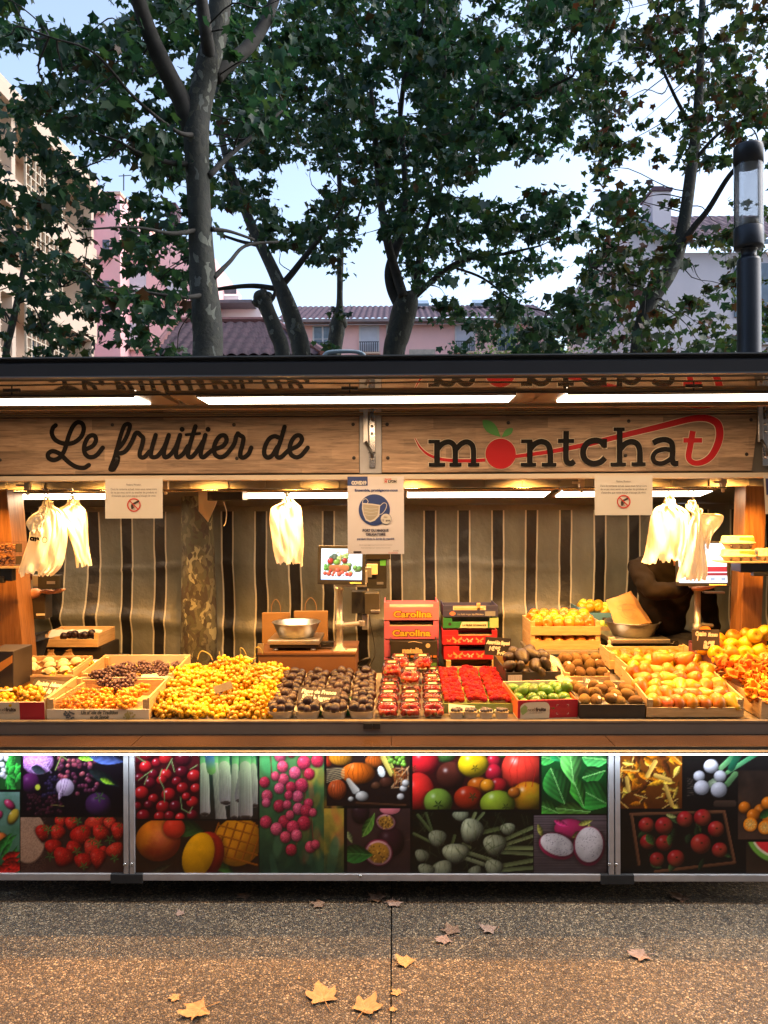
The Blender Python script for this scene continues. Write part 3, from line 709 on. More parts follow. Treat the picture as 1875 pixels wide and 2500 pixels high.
c.ball(159, 1922, 23, 22, (205, 175, 205), sh=.45, hl=.2); c.leaf(148, 1940, 34, 12, 1.9, (200, 170, 200))
for k in (-8, 0, 8): c.line([(159+k, 1902), (150+k*.5, 1945)], 1.2, (140, 100, 150), al=.7)
c.ball(240, 1964, 33, 30, (75, 35, 85), hl=.12); tomleaf(c, 243, 1946, 17, (70, 100, 55))
c.leaf(215, 1851, 50, 16, .05, (150, 215, 60)); c.leaf(262, 1853, 90, 30, .15, (60, 75, 130)); c.leaf(255, 1900, 90, 28, .5, (22, 30, 32)); c.leaf(262, 1908, 40, 14, .4, (120, 160, 40))
c.line([(135, 1880), (150, 1845), (165, 1856)], 2, (150, 160, 90)); c.line([(125, 1965), (155, 1968)], 2, (130, 110, 60))
c.fill(51, 1995, 301, 2133, (40, 25, 22), (70, 40, 32))
c.ell(70, 2045, 42, 62, (190, 150, 120), .1); c.ell(72, 2050, 40, 60, (165, 125, 100), .1, .5); c.put((c.gx < 112) & (c.gy > 1995), (120, 85, 68), (c.r.random((c.h, c.w)) > .6)*.35)
for x, y, rx, ry, a in [(105, 2035, 18, 20, 0), (148, 2008, 14, 16, 0), (175, 2012, 16, 18, 0), (140, 2035, 18, 19, .4), (235, 2010, 26, 20, -.5), (268, 2012, 15, 16, 0), (288, 2032, 16, 22, 0), (130, 2070, 20, 19, 0), (200, 2042, 26, 24, -.4), (245, 2035, 22, 18, .5), (178, 2075, 19, 20, .5), (225, 2075, 20, 26, .2), (253, 2085, 10, 18, 0), (282, 2078, 22, 18, -.5), (155, 2095, 27, 22, .5), (205, 2105, 23, 20, 0), (238, 2098, 17, 24, 0)]:
    c.ball(x, y, rx*1.1, ry*1.15, random.choice([(215, 38, 28), (195, 28, 22), (225, 55, 38)]), a, hl=.2, tex=.3, tap=.42)
    for k in range(14): q, p = rr(-.6, .6), rr(-.6, .6); c.ell(x+q*rx, y+p*ry, 1.3, 1.3, (245, 170, 100), al=.6)
    (y < 2070) and tomleaf(c, x+rr(-4, 4), y-ry*.75, 11, (80, 115, 50))
for x, y in [(118, 2025), (190, 2005), (268, 2050), (225, 2052), (188, 2078), (280, 2095), (205, 2115), (122, 2090), (240, 2060)]: tomleaf(c, x, y, 15, (75, 110, 50))
CVL = c
# ---- main panel
c = Cv(330, 1838, 1481, 2133, 2.1)
c.fill(330, 1838, 486, 2000, (60, 8, 14), (30, 4, 8))
for x, y, r in [(335, 1853, 15), (358, 1843, 18), (356, 1872, 17), (382, 1862, 13), (405, 1851, 18), (447, 1853, 21), (444, 1885, 17), (474, 1895, 18), (374, 1890, 14), (405, 1892, 17), (340, 1900, 14), (366, 1912, 16), (395, 1905, 14), (432, 1908, 14), (346, 1936, 19), (446, 1924, 16), (412, 1940, 19), (375, 1950, 14), (478, 1925, 14), (398, 1970, 18), (363, 1965, 13), (428, 1968, 16), (350, 1992, 18), (390, 1994, 15), (414, 1992, 14), (470, 1990, 15), (335, 1968, 12), (470, 1958, 16), (455, 1945, 12), (440, 1996, 13)]:
    c.ball(x, y, r, r*.92, random.choice([(190, 22, 30), (150, 14, 30), (205, 30, 34), (110, 10, 28)]), hl=.75, hs=.14, sh=.8)
for p in [[(332, 1846), (356, 1862)], [(395, 1878), (388, 1900), (400, 1925), (402, 1958)], [(420, 1852), (405, 1880)], [(418, 1855), (426, 1885)], [(360, 1895), (352, 1915)], [(465, 1878), (482, 1868)], [(440, 1945), (444, 1975), (462, 1985), (470, 1970)], [(338, 1905), (355, 1892), (372, 1880)]]: c.line(p, 2, (125, 145, 90))
c.fill(489, 1838, 629, 1999, (20, 50, 35), (35, 30, 25))
for x0, x1, y1, w in [(498, 500, 1980, 26), (520, 540, 1999, 26), (545, 552, 1950, 34), (575, 572, 1990, 20), (608, 590, 1944, 36), (614, 622, 1960, 22), (598, 600, 1985, 34)]:
    c.line([(x0, 1830), (x0*.6+x1*.4, 1880)], w*.8, (40, 110, 70), (130, 180, 90)); c.line([(x0*.6+x1*.4, 1872), (x1, y1)], (w*.8, w), (150, 160, 115), (172, 158, 148)); [c.line([(x0*.6+x1*.4+q_*w, 1880), (x1+q_*w, y1)], 1.2, (150, 150, 120), al=.5) for q_ in (-.3, -.1, .12, .3)]; c.ell(x1, y1+w*.3, w*.45, 5, (70, 55, 45)); c.ell(x1, y1+w*.35, w*.3, 3, (40, 30, 28))
c.line([(510, 1838), (516, 1880)], 22, (35, 70, 130), (90, 130, 60))
c.fill(330, 2004, 632, 2133, (30, 16, 8), (50, 28, 14))
c.leaf(455, 2020, 90, 50, .2, (35, 60, 25)); c.leaf(540, 2110, 90, 36, .7, (60, 100, 35)); c.leaf(395, 2120, 60, 14, -.4, (60, 50, 30))
c.ball(580, 2055, 58, 62, (225, 140, 20), .6, hl=0, sh=.5)
for k in range(-2, 4): c.line([(548+k*22, 2098), (578+k*22, 2010)], 4, (165, 85, 12)); c.line([(535, 2015+k*24), (628, 2040+k*24)], 4, (170, 92, 14))
c.ball(386, 2052, 56, 52, (225, 120, 18), -.1, hl=.15, sh=.6, col2=(190, 50, 20), hx=.1, hy=-.2, hs=.5); c.ball(425, 2022, 28, 26, (205, 50, 28), hl=.1, sh=.5)
c.ball(500, 2090, 46, 62, (195, 40, 22), .35, hl=.2, sh=.6); c.ball(484, 2088, 38, 58, (238, 165, 10), .32, hl=.05, sh=.35)
c.fill(634, 1838, 792, 2133, (70, 110, 60), (22, 45, 32)); c.fill(792, 1973, 840, 2133, (170, 140, 50), (30, 50, 34)); c.clip(634, 1838, 840, 2133)
for i in range(40): c.ell(rr(740, 838), rr(1890, 2090), rr(8, 18), rr(18, 34), random.choice([(190, 130, 40), (150, 130, 50), (200, 90, 60), (90, 110, 50), (210, 170, 60)]), rr(-.4, .4), .35, 14)
for i in range(16): c.ell(rr(640, 838), rr(2060, 2130), rr(8, 14), rr(30, 60), random.choice([(60, 100, 70), (30, 60, 40), (90, 130, 90)]), rr(-.2, .2), .4, 12)
c.ell(735, 1975, 20, 130, (50, 80, 45), 0, .5, 14); c.ell(660, 1860, 30, 40, (70, 160, 90), 0, .6, 14)
for p in [[(733, 1838), (745, 1940), (720, 2080)], [(660, 1838), (664, 1900)], [(760, 1990), (765, 2060)]]: c.line(p, 2.4, (110, 60, 40))
for x, y, r in [(684, 1845, 16), (712, 1840, 11), (742, 1862, 18), (775, 1857, 17), (690, 1872, 15), (755, 1890, 15), (720, 1887, 16), (646, 1910, 14), (692, 1903, 15), (672, 1895, 12), (736, 1918, 18), (682, 1925, 14), (710, 1922, 14), (727, 1945, 15), (652, 1943, 15), (705, 1942, 12), (682, 1968, 16), (701, 1965, 12), (753, 1962, 13), (728, 1975, 15), (748, 1980, 16), (764, 1984, 11), (650, 1960, 12), (649, 2007, 16), (694, 2006, 16), (708, 1990, 12), (742, 2010, 18), (675, 2024, 16), (715, 2020, 17), (724, 2040, 15), (697, 2044, 15), (711, 2075, 15), (758, 2068, 15), (770, 2062, 12)]:
    c.ball(x, y, r*.95, r*1.05, random.choice([(215, 55, 85), (225, 75, 100), (200, 45, 70), (235, 90, 120)]), hl=.25, tex=.35, sh=.6)
c.fill(797, 1838, 1001, 1967, (35, 18, 14), (28, 16, 14))
for x, y, rx, ry, cc in [(800, 1855, 14, 18, (190, 50, 20)), (832, 1848, 30, 22, (230, 140, 30)), (914, 1858, 24, 18, (215, 95, 25)), (874, 1888, 43, 27, (215, 95, 18)), (823, 1928, 24, 26, (190, 75, 30))]:
    c.ball(x, y, rx, ry, cc, hl=.2)
    for k in (-.6, -.3, 0, .3, .6): c.line([(x+k*rx*.6, y-ry*.8), (x+k*rx, y), (x+k*rx*.6, y+ry*.8)], 1.6, tuple(v*.55 for v in cc), al=.6)
c.line([(935, 1848), (955, 1890)], (13, 10), (225, 195, 90)); c.line([(945, 1842), (968, 1900)], 7, (160, 170, 70)); c.ball(931, 1884, 9, 15, (235, 232, 225), -.3, sh=.3)
for i in range(20): c.ball(rr(945, 990), rr(1840, 1868), 6, None, (120, 170, 50))
c.ball(943, 1910, 18, 14, (80, 40, 28), hl=.1); c.ball(918, 1918, 13, 10, (95, 55, 35), hl=.15)
c.line([(850, 1905), (868, 1930)], (10, 18), (190, 170, 150), (210, 200, 190)); c.ball(884, 1944, 17, 13, (215, 205, 195)); c.ball(857, 1951, 8, 7, (200, 190, 180))
for i in range(30): c.line([(rr(955, 999), rr(1870, 1925)), (rr(955, 999), rr(1870, 1925))], 2.5, random.choice([(200, 110, 40), (130, 60, 25), (225, 170, 120)]), al=.8)
for x, y in ((985, 1925), (978, 1945), (990, 1912)): c.ball(x, y, 10, 9, (215, 205, 200))
for i in range(9): c.line([(797, 1878+i*4), (840, 1875+i*3)], 1.5, (205, 180, 130), al=.7)
c.line([(870, 1960), (990, 1966)], 4, (90, 55, 35))
c.fill(847, 1974, 1001, 2133, (58, 38, 36), (45, 30, 30)); c.line([(850, 2100), (1000, 2050)], 3, (80, 58, 52))
c.ball(880, 1985, 22, 28, (50, 28, 32), hl=.15); c.ball(952, 1975, 26, 14, (225, 120, 130), sh=.3); c.ball(955, 2055, 33, 38, (62, 28, 38), hl=.2)
for x, y, rx, ry in ((942, 2007, 26, 21), (924, 2082, 36, 34)):
    c.ball(x, y, rx, ry, (150, 40, 70), .2, sh=.3, hl=0); c.ball(x, y, rx*.9, ry*.9, (235, 170, 175), .2, sh=.15, hl=0); c.ball(x, y, rx*.76, ry*.76, (185, 130, 45), .2, sh=.2, hl=0)
    for i in range(45): a, q = rr(0, 6.3), rr(0, .7)**.8; c.ell(x+rx*q*math.cos(a), y+ry*q*math.sin(a), 3, 2.2, random.choice([(110, 70, 25), (225, 170, 70), (60, 40, 25)]), a, .9)
c.leaf(900, 2014, 66, 26, -1.1, (80, 125, 45), (120, 150, 70)); c.leaf(872, 2085, 80, 48, .05, (45, 100, 40), (80, 130, 60)); c.leaf(855, 2045, 34, 14, 1.2, (130, 140, 90))
c.fill(1007, 1838, 1317, 1976, (60, 15, 12), (45, 12, 12))
for x, y, rx, ry, cc, c2 in [(1085, 1840, 30, 22, (90, 140, 55), None), (1035, 1860, 38, 36, (205, 25, 35), None), (1020, 1935, 42, 50, (220, 40, 35), None), (1220, 1835, 40, 16, (120, 150, 40), None), (1100, 1895, 36, 36, (90, 35, 25), None), (1205, 1858, 19, 17, (185, 25, 45), None), (1275, 1880, 52, 56, (228, 55, 40), None), (1205, 1888, 21, 24, (190, 25, 45), None), (1216, 1918, 24, 20, (190, 30, 35), None), (1168, 1918, 28, 22, (215, 100, 20), None), (1190, 1918, 18, 17, (235, 140, 25), None), (1155, 1866, 38, 33, (242, 190, 20), None), (1290, 1945, 44, 38, (225, 120, 20), (200, 160, 30)), (1143, 1948, 36, 30, (195, 50, 22), None), (1070, 1958, 36, 34, (130, 160, 55), None), (1215, 1962, 44, 33, (155, 175, 45), None), (1255, 1935, 16, 14, (215, 110, 30), None)]:
    c.ball(x, y, rx, ry, cc, hl=.5, hs=.14, col2=c2)
for k in (-24, -10, 8, 24): c.line([(1275+k*.5, 1840), (1275+k*1.3, 1880), (1275+k, 1920)], 2, (170, 25, 20), al=.6)
tomleaf(c, 1160, 1875, 12, (60, 55, 15)); tomleaf(c, 1154, 1945, 14, (60, 70, 30)); tomleaf(c, 1070, 1965, 15, (40, 60, 25)); tomleaf(c, 1235, 1970, 12, (50, 60, 25)); tomleaf(c, 1092, 1842, 14, (50, 100, 40)); tomleaf(c, 1010, 1876, 12, (120, 60, 40))
c.fill(1007, 1983, 1302, 2133, (12, 14, 8), (16, 18, 10))
for x0, y0, x1, y1, w, cc in [(1020, 1990, 1060, 2040, 7, (90, 105, 60)), (1040, 1985, 1055, 2030, 6, (80, 95, 55)), (1010, 2035, 1060, 2060, 6, (100, 115, 70)), (1160, 1985, 1145, 2020, 8, (130, 140, 90)), (1180, 1985, 1150, 2020, 7, (110, 125, 80)), (1230, 2020, 1165, 2035, 10, (95, 110, 65)), (1090, 2080, 1180, 2110, 9, (140, 148, 110)), (1300, 2020, 1220, 2055, 9, (120, 135, 85)), (1302, 2040, 1225, 2065, 8, (130, 140, 90)), (1302, 2070, 1225, 2070, 9, (125, 138, 88)), (1302, 2085, 1225, 2080, 9, (110, 122, 80)), (1302, 2100, 1200, 2118, 10, (120, 132, 85)), (1120, 2075, 1200, 2100, 9, (120, 130, 90)), (1110, 2040, 1095, 2090, 7, (85, 100, 60)), (1130, 2060, 1148, 2070, 6, (110, 120, 80)), (1302, 2118, 1215, 2125, 9, (110, 122, 80))]: c.line([(x0, y0), (x1, y1)], w, cc)
for x, y, rx, ry in [(1068, 2048, 24, 22), (1125, 1992, 22, 14), (1150, 2030, 30, 32), (1208, 2065, 30, 28), (1240, 2025, 20, 16), (1112, 2085, 34, 26), (1080, 2125, 28, 24), (1040, 2125, 22, 16), (1205, 2120, 24, 22), (1160, 2128, 18, 14), (1030, 2090, 20, 16)]: c.ball(x, y, rx, ry, (165, 172, 140), rr(-.5, .5), hl=.1, sh=.8, tap=.35, tex=.35, texs=2); [c.line([(x+q_*rx, y-ry*.8), (x+q_*rx*1.5, y), (x+q_*rx, y+ry*.7)], 1.3, (110, 120, 85), al=.5) for q_ in (-.5, -.2, .2, .5)]
for i in range(60): x, y = rr(1010, 1300), rr(1990, 2130); c.line([(x, y), (x+rr(-30, 30), y-rr(10, 30))], 2, (70, 85, 50), al=.5)
c.fill(1323, 1838, 1481, 1986, (14, 60, 22), (12, 45, 18))
for x, y, L, w, a, cc in [(1335, 1850, 50, 40, .2, (55, 135, 60)), (1360, 1845, 40, 34, .8, (30, 110, 60)), (1455, 1852, 70, 50, .1, (65, 145, 70)), (1340, 1975, 60, 40, .4, (70, 150, 50)), (1450, 1890, 60, 44, -.3, (40, 105, 40)), (1400, 1978, 90, 40, .1, (75, 125, 45)), (1450, 1945, 90, 76, .5, (50, 140, 50)), (1410, 1930, 90, 40, 1.2, (60, 140, 45)), (1362, 1920, 96, 70, 1.2, (45, 115, 45)), (1395, 1868, 96, 54, 1.45, (85, 155, 70))]: c.leaf(x, y, L, w, a, cc, (150, 210, 120))
c.fill(1304, 1990, 1481, 2133, (95, 82, 88), (70, 60, 64))
for i in range(26): y = 1990+i*5.6; c.line([(1304, y), (1481, y+rr(-3, 3))], 1.5, (60, 50, 55), al=.6)
c.ball(1394, 2025, 42, 26, (225, 50, 120), .1, hl=.15)
for x, y, a in ((1320, 2030, 1.2), (1430, 2008, -.3), (1370, 2010, .4), (1412, 2035, -.6), (1440, 2030, 1.5)): c.leaf(x, y, 40, 14, a, (170, 170, 80) if a != .4 else (235, 60, 130))
for x, y, rx, ry, a in ((1360, 2064, 44, 28, .35), (1438, 2064, 36, 46, .05)): 
    c.ball(x, y+2, rx+3, ry+3, (205, 40, 100), a, sh=.5, hl=0); c.ball(x, y-2, rx-1, ry-2, (222, 218, 225), a, sh=.25, hl=0)
    for i in range(110): q, p = rr(-.85, .85), rr(-.85, .85); (q*q+p*p < .72) and c.ell(x+q*rx*math.cos(a)-p*ry*math.sin(a), y-2+q*rx*math.sin(a)+p*ry*math.cos(a), 1.5, 1.5, (60, 60, 80), al=.8)
CVM = c
# ---- right door
c = Cv(1509, 1836, 1960, 2134, 2.2)
c.fill(1509, 1836, 1665, 1973, (110, 55, 10), (80, 36, 8))
for i in range(70): c.leaf(rr(1512, 1662), rr(1840, 1970), rr(20, 50), rr(8, 20), rr(0, 3.1), random.choice([(225, 150, 30), (190, 105, 15), (245, 190, 70), (130, 65, 12), (90, 40, 10)]), (250, 205, 110) if random.random() < .3 else None)
for p in [[(1590, 1875), (1600, 1860), (1580, 1895)], [(1600, 1893), (1635, 1905)], [(1625, 1920), (1640, 1965)], [(1530, 1900), (1535, 1930)]]: c.line(p, 10, (235, 180, 80))
c.fill(1667, 1836, 1960, 2134, (14, 11, 11), (16, 12, 12))
c.line([(1760, 1875), (1800, 1838)], (13, 15), (120, 170, 110), (40, 110, 70)); c.line([(1770, 1890), (1850, 1838)], (9, 12), (110, 160, 100), (50, 130, 90)); c.line([(1785, 1875), (1805, 1840)], 16, (20, 80, 55)); c.line([(1775, 1915), (1795, 1890)], 14, (90, 130, 80)); c.line([(1745, 1905), (1720, 1925)], (12, 18), (170, 185, 150))
for x, y, r in ((1707, 1895, 15), (1736, 1871, 19), (1758, 1895, 16), (1713, 1923, 20), (1755, 1928, 21)): c.ball(x, y, r, r*.95, (215, 208, 218), hl=.25, sh=.6)
for i in range(8): c.line([(1692, 1905+i*5), (1678, 1900+i*6)], 1, (150, 130, 110), al=.6)
c.line([(1750, 1962), (1790, 1962)], 16, (70, 50, 40))
c.clip(1509, 1975, 1800, 2134)
for p in [[(1540, 1988), (1768, 1982)], [(1542, 1990), (1560, 2110)], [(1768, 1984), (1793, 2105)], [(1600, 2128), (1793, 2106)]]: c.line(p, 7, (120, 75, 50))
for i in range(16): c.leaf(rr(1560, 1780), rr(2000, 2120), rr(26, 44), rr(12, 20), rr(0, 3), random.choice([(40, 65, 35), (28, 48, 28), (60, 85, 45)]))
for x, y, r in ((1578, 2014, 20), (1621, 2016, 23), (1672, 2000, 21), (1715, 1996, 22), (1748, 2024, 21), (1582, 2055, 20), (1621, 2058, 21), (1711, 2060, 26), (1757, 2075, 20), (1604, 2098, 19), (1650, 2095, 22)):
    c.ball(x, y, r, r*.97, (190, 30, 38), hl=.4, col2=(215, 95, 60), sh=.7); c.ell(x+2, y-2, 4, 3, (70, 40, 20))
c.leaf(1588, 2050, 34, 22, 1., (60, 95, 45)); c.leaf(1635, 2052, 30, 16, 1.6, (70, 105, 50)); c.leaf(1640, 1992, 30, 12, .3, (190, 190, 110))
c.fill(1803, 1880, 1960, 2048, (30, 20, 16), (70, 48, 38))
for x, y, r in ((1818, 1972, 16), (1857, 1980, 18), (1840, 1992, 18), (1875, 1962, 18), (1905, 1975, 20), (1880, 1998, 20)): c.ball(x, y, r, r, (225, 115, 20), hl=.3)
for x, y in ((1832, 2013), (1868, 2020)): c.ball(x, y, 18, 18, (240, 130, 20), hl=0, sh=.2); c.ell(x, y, 14, 14, (235, 150, 50)); [c.line([(x, y), (x+13*math.cos(a), y+13*math.sin(a))], 1.2, (250, 200, 120)) for a in np.arange(0, 6.2, .7)]
c.leaf(1870, 1985, 40, 22, -.6, (40, 80, 35))
c.fill(1821, 2056, 1960, 2133, (35, 28, 24), (60, 42, 30)); c.ell(1905, 2030, 84, 78, (110, 160, 60)); c.ell(1905, 2028, 74, 68, (225, 215, 180)); c.ell(1905, 2026, 70, 64, (215, 45, 50)); c.fill(1821, 2050, 1960, 2055, (14, 11, 11)); c.fill(1803, 1880, 1960, 1881, (14, 11, 11)); 
for (x, y) in ((1864, 2075), (1850, 2062)): c.ell(x, y, 3, 4, (30, 20, 20))
CVR = c
def doorpanel(px0, px1, cv, label, both=(True, True)):
    D = DPn; t = thing('picture_panel', label, 'picture panel', (X((px0+px1)/2, D), D, Z(2148, D)), 'framed fruit and vegetable picture panels along the counter front')
    cv.grid('picture', D, lambda x, y: P(x, y, D)-Vector(t.location), t, PRN)
    z0, z1 = Z(2148, D), Z(1822.5, D); zi0, zi1 = Z(2132, D), Z(1837, D)
    x0, x1 = X(px0, D), X(px1, D); wf = X(327, D)-X(315, D)
    m = MB()
    m.box(x0, x1, D-.012, D+.012, z0, zi0); m.box(x0, x1, D-.012, D+.012, zi1, z1)
    if both[0]: m.box(x0, x0+wf, D-.0125, D+.012, zi0+.0004, zi1-.0004)
    if both[1]: m.box(x1-wf, x1, D-.0125, D+.012, zi0+.0004, zi1-.0004)
    inw(m, 'frame', pm('panel_frame_alu', (.44, .42, .42), (.36, .34, .34), 14, .4, .45), t, bevel=.0015)
    m = MB(); m.box(x0+.004, x1-.004, D+.014, D+.02, z0+.004, z1-.004); inw(m, 'backing', black, t)
    m = MB()
    for px, ok in ((px0+7, both[0]), (px1-7, both[1])):
        if ok: c_ = P(px, 2110, D-.0135); m.lathe([(0, .006), (.006, .005), (.008, 0)], c_, 14, Matrix.Rotation(R_(90), 4, 'X'))
    if len(m.v) == 0 or (px0 > 0 and px1 < 1700):
        c_ = P(880, 2138, D-.0125); m.lathe([(0, .006), (.006, .005), (.008, 0)], c_, 14, Matrix.Rotation(R_(90), 4, 'X'))
    inw(m, 'screws', chrome, t, smooth=True)
    m = MB()
    for px in ((250, 378, 882, 1425) if px0 > 0 and px1 < 1700 else ((250,) if px0 < 0 else (1562,))):
        if px0 < px < px1:
            for dx in (-6, 6): x = X(px+dx, D); m.box(x-.006, x+.006, D-.02, D-.0126, Z(1838, D), Z(1829, D))
    if m.v: inw(m, 'clips', alu, t)
doorpanel(-92, 312.5, CVL, 'picture panel printed with strawberries, red cabbage and dark grapes', (False, True))
doorpanel(315, 1494, CVM, 'long picture panel printed with cherries, leeks, mangoes, lychees, tomatoes and spinach', (True, True))
doorpanel(1497, 1962, CVR, 'picture panel printed with red apples, spring onions and chanterelles', (True, False))
for a, b, l in ((264, 344, 'black rubber foot under the gap between the strawberry and cherry pictures'), (1463, 1546, 'black rubber foot under the gap between the dragon fruit and apple pictures')):
    m = MB(); m.box(X(a, 3.38), X(b, 3.38), 3.385, 3.46, .088, Z(2136.5, 3.38)); m.box(X(a+20, 3.38), X(b-20, 3.38), 3.62, 3.7, 0, .5); m.box(X(a+20, 3.38), X(b-20, 3.38), 3.45, 3.619, .1, .13); tag(m.build('support_foot', blackr, bevel=.004), l, 'support foot', 'black feet carrying the counter')
# ================================================================== FRUIT PROTOTYPES
def lathe_mesh(name, prof, mat, n=16, wob=0., lob=0):
    m = MB(); m.lathe([(max(r, 1e-5), z) for r, z in prof], n=n); me = m.mesh(name, mat, True)
    if wob or lob:
        for v in me.vertices:
            a = math.atan2(v.co.y, v.co.x); k = 1+wob*math.sin(2*a+1+v.co.z*30)+lob*math.cos(5*a); v.co.x *= k; v.co.y *= k
    me.update(); return me
def join_mesh(name, parts, mats, smooth=True):
    m = MB()
    for i, f in enumerate(parts): m.cur = i; f(m)
    return m.mesh(name, mats, smooth)
stemm = pm('stem_brown', (.16, .10, .04), rough=.7); stemg = pm('stem_green', (.35, .34, .10), (.30, .20, .06), 20, .6)
M_white_grape = pm('grape_white', (.64, .36, .006), (.46, .28, .010), 60, .25, 0, 0, None, .06, .22, .5, .28)
M_gold_grape = pm('grape_gold', (.72, .30, .012), (.55, .20, .01), 60, .3, 0, 0, None, .25, .1, .5, .10)
M_black_grape = pm('grape_black', (.055, .022, .03), (.12, .07, .08), 70, .42)
M_fig = pm('fig_skin', (.028, .009, .008), (.014, .006, .006), 28, .38, 0, .2, 200, 0, 0, .5, .45)
M_pear = pm('pear_skin', (.50, .23, .008), (.40, .10, .006), 9, .35, 0, .08, 200, 0, .1, .5, .2)
M_pear_y = pm('pear_yellow', (.50, .31, .014), (.42, .24, .010), 9, .35, 0, .08, 200, 0, .1, .5, .15)
M_pear_r = pm('pear_red', (.50, .07, .012), (.66, .20, .015), 12, .33, 0, .08, 200, 0, .1)
M_apple_y = pm('apple_yellow', (.58, .36, .010), (.48, .28, .008), 7, .3, 0, 0, None, 0, .15, .5, .12)
M_apple_o = pm('apple_orange', (.58, .22, .014), (.42, .07, .010), 7, .3, 0, 0, None, 0, .15, .5, .15)
M_apple_g = pm('apple_green', (.42, .52, .06), (.62, .62, .10), 7, .3, 0, 0, None, 0, .15, .5, .12)
M_lime = pm('lime_skin', (.05, .15, .008), (.12, .20, .012), 8, .3, 0, .15, 220, 0, .1, .5, .25)
M_kiwi = pm('kiwi_skin', (.15, .078, .018), (.10, .052, .012), 30, .75, 0, .3, 260, 0, 0, .3, .2)
M_avo = pm('avocado_skin', (.024, .013, .007), (.048, .030, .012), 25, .45, 0, .5, 130, 0, 0, .5, .35)
M_rasp = pm('raspberry', (.46, .008, .014), (.32, .005, .009), 60, .5, 0, 0, None, 0, 0, .25, .2)
M_blue = pm('blueberry', (.05, .045, .06), (.13, .12, .14), 120, .5)
M_straw = pm('strawberry', (.48, .018, .01), (.56, .06, .015), 90, .3, 0, .4, 300, 0, .2, .5, .2)
M_chant = pm('chanterelle', (.78, .29, .012), (.62, .17, .008), 20, .6, 0, .3, 150, 0, 0, .4, .3)
M_leafg = pm('calyx_green', (.10, .22, .03), rough=.5)
apple_prof = [(0, .026), (.008, .030), (.018, .034), (.028, .030), (.034, .018), (.0355, .004), (.033, -.012), (.026, -.025), (.015, -.031), (.006, -.028), (0, -.026)]
pear_prof = [(0, .047), (.006, .046), (.012, .041), (.017, .033), (.023, .023), (.031, .011), (.037, -.002), (.039, -.014), (.036, -.026), (.027, -.036), (.011, -.039), (0, -.036)]
fig_prof = [(0, .025), (.004, .025), (.009, .021), (.017, .015), (.0225, .007), (.0255, -.003), (.025, -.012), (.019, -.021), (.009, -.025), (0, -.024)]
avo_prof = [(0, .056), (.010, .054), (.018, .046), (.023, .034), (.029, .018), (.034, 0), (.034, -.014), (.028, -.028), (.016, -.036), (0, -.038)]
AP = lambda m: lathe_mesh('apple', apple_prof, m, 18, .02, .015)
Apy, Apo, Apg = AP(M_apple_y), AP(M_apple_o), AP(M_apple_g)
def stem_mesh(h0, h1, r, mat, bend=.006):
    m = MB(); m.tube([(0, 0, h0), (bend*.3, 0, (h0+h1)/2), (bend, 0, h1)], [r*.8, r, r*1.2], 6); return m.mesh('stem', mat, True)
ap_stem = stem_mesh(.024, .046, .0013, stemm); pe_stem = stem_mesh(.044, .068, .0017, stemm, .01)
Pe, Pey, Per = (lathe_mesh('pear', pear_prof, mm, 18, .03) for mm in (M_pear, M_pear_y, M_pear_r))
Fig = lathe_mesh('fig', fig_prof, M_fig, 14, .03, .02); Avo = lathe_mesh('avocado', avo_prof, M_avo, 16, .02)
m = MB(); m.ball((0, 0, 0), (.026, .026, .034), 16, 10); m.ball((0, 0, .033), (.004, .004, .003), 6, 4); Kiwi = m.mesh('kiwi', M_kiwi, True)
m = MB(); m.ball((0, 0, 0), (.027, .027, .031), 16, 10); m.ball((0, 0, .030), (.005, .005, .004), 8, 4); Lime = m.mesh('lime', M_lime, True)
m = MB(); m.lathe([(.0001, .0268), (.0075, .0262), (.0078, .0255)], n=12, M=Matrix.Rotation(R_(75), 4, 'Y')@Matrix.Scale(1.02, 4)); sticker = m.mesh('sticker', pm('sticker_white', (.75, .7, .6)), False)
def berry_mesh():
    m = MB(); r = .0034
    for k, (zz, rr_, n) in enumerate(((.008, .0045, 5), (.004, .0078, 8), (-.001, .0088, 9), (-.006, .0072, 8), (-.0095, .004, 5))):
        for i in range(n): a = 6.283*i/n+k*.4; m.ball((rr_*math.cos(a), rr_*math.sin(a), zz), r, 6, 4)
    m.ball((0, 0, .0105), r, 6, 4); m.ball((0, 0, 0), (.0075, .0075, .0095), 8, 6); return m.mesh('raspberry', M_rasp, True)
Rasp = berry_mesh()
m = MB(); m.ball((0, 0, 0), .0078, 10, 7); m.lathe([(.003, .0068), (.0032, .0082), (.0015, .0078)], n=8); Blue = m.mesh('blueberry', M_blue, True)
Straw = lathe_mesh('strawberry', [(0, -.022), (.006, -.019), (.012, -.010), (.0165, .002), (.0165, .010), (.011, .015), (0, .016)], M_straw, 12, .04)
m = MB()
for i in range(7): a = i*.9; m.add([(0, 0, .0165), (.006*math.cos(a-.3), .006*math.sin(a-.3), .017), (.013*math.cos(a), .013*math.sin(a), .0195), (.006*math.cos(a+.3), .006*math.sin(a+.3), .017)], [(0, 1, 2, 3)])
Calyx = m.mesh('calyx', M_leafg)
def chant_mesh(seed):
    rnd = random.Random(seed); m = MB(); n = 16; prof = [(.006, -.03), (.005, -.015), (.007, 0), (.013, .010), (.022, .018), (.028, .019), (.020, .013), (.008, .004), (.001, 0)]
    ph = rnd.uniform(0, 6)
    m.lathe(prof, n=n)
    m.v = [(x*(1+.25*math.sin(3*math.atan2(y, x)+ph)), y*(1+.2*math.cos(2*math.atan2(y, x)+ph)), z+(.012*math.sin(4*math.atan2(y, x)+ph)*math.hypot(x, y)/.028)) for x, y, z in m.v]
    return m.mesh('chanterelle', M_chant, True)
Chants = [chant_mesh(i) for i in range(4)]
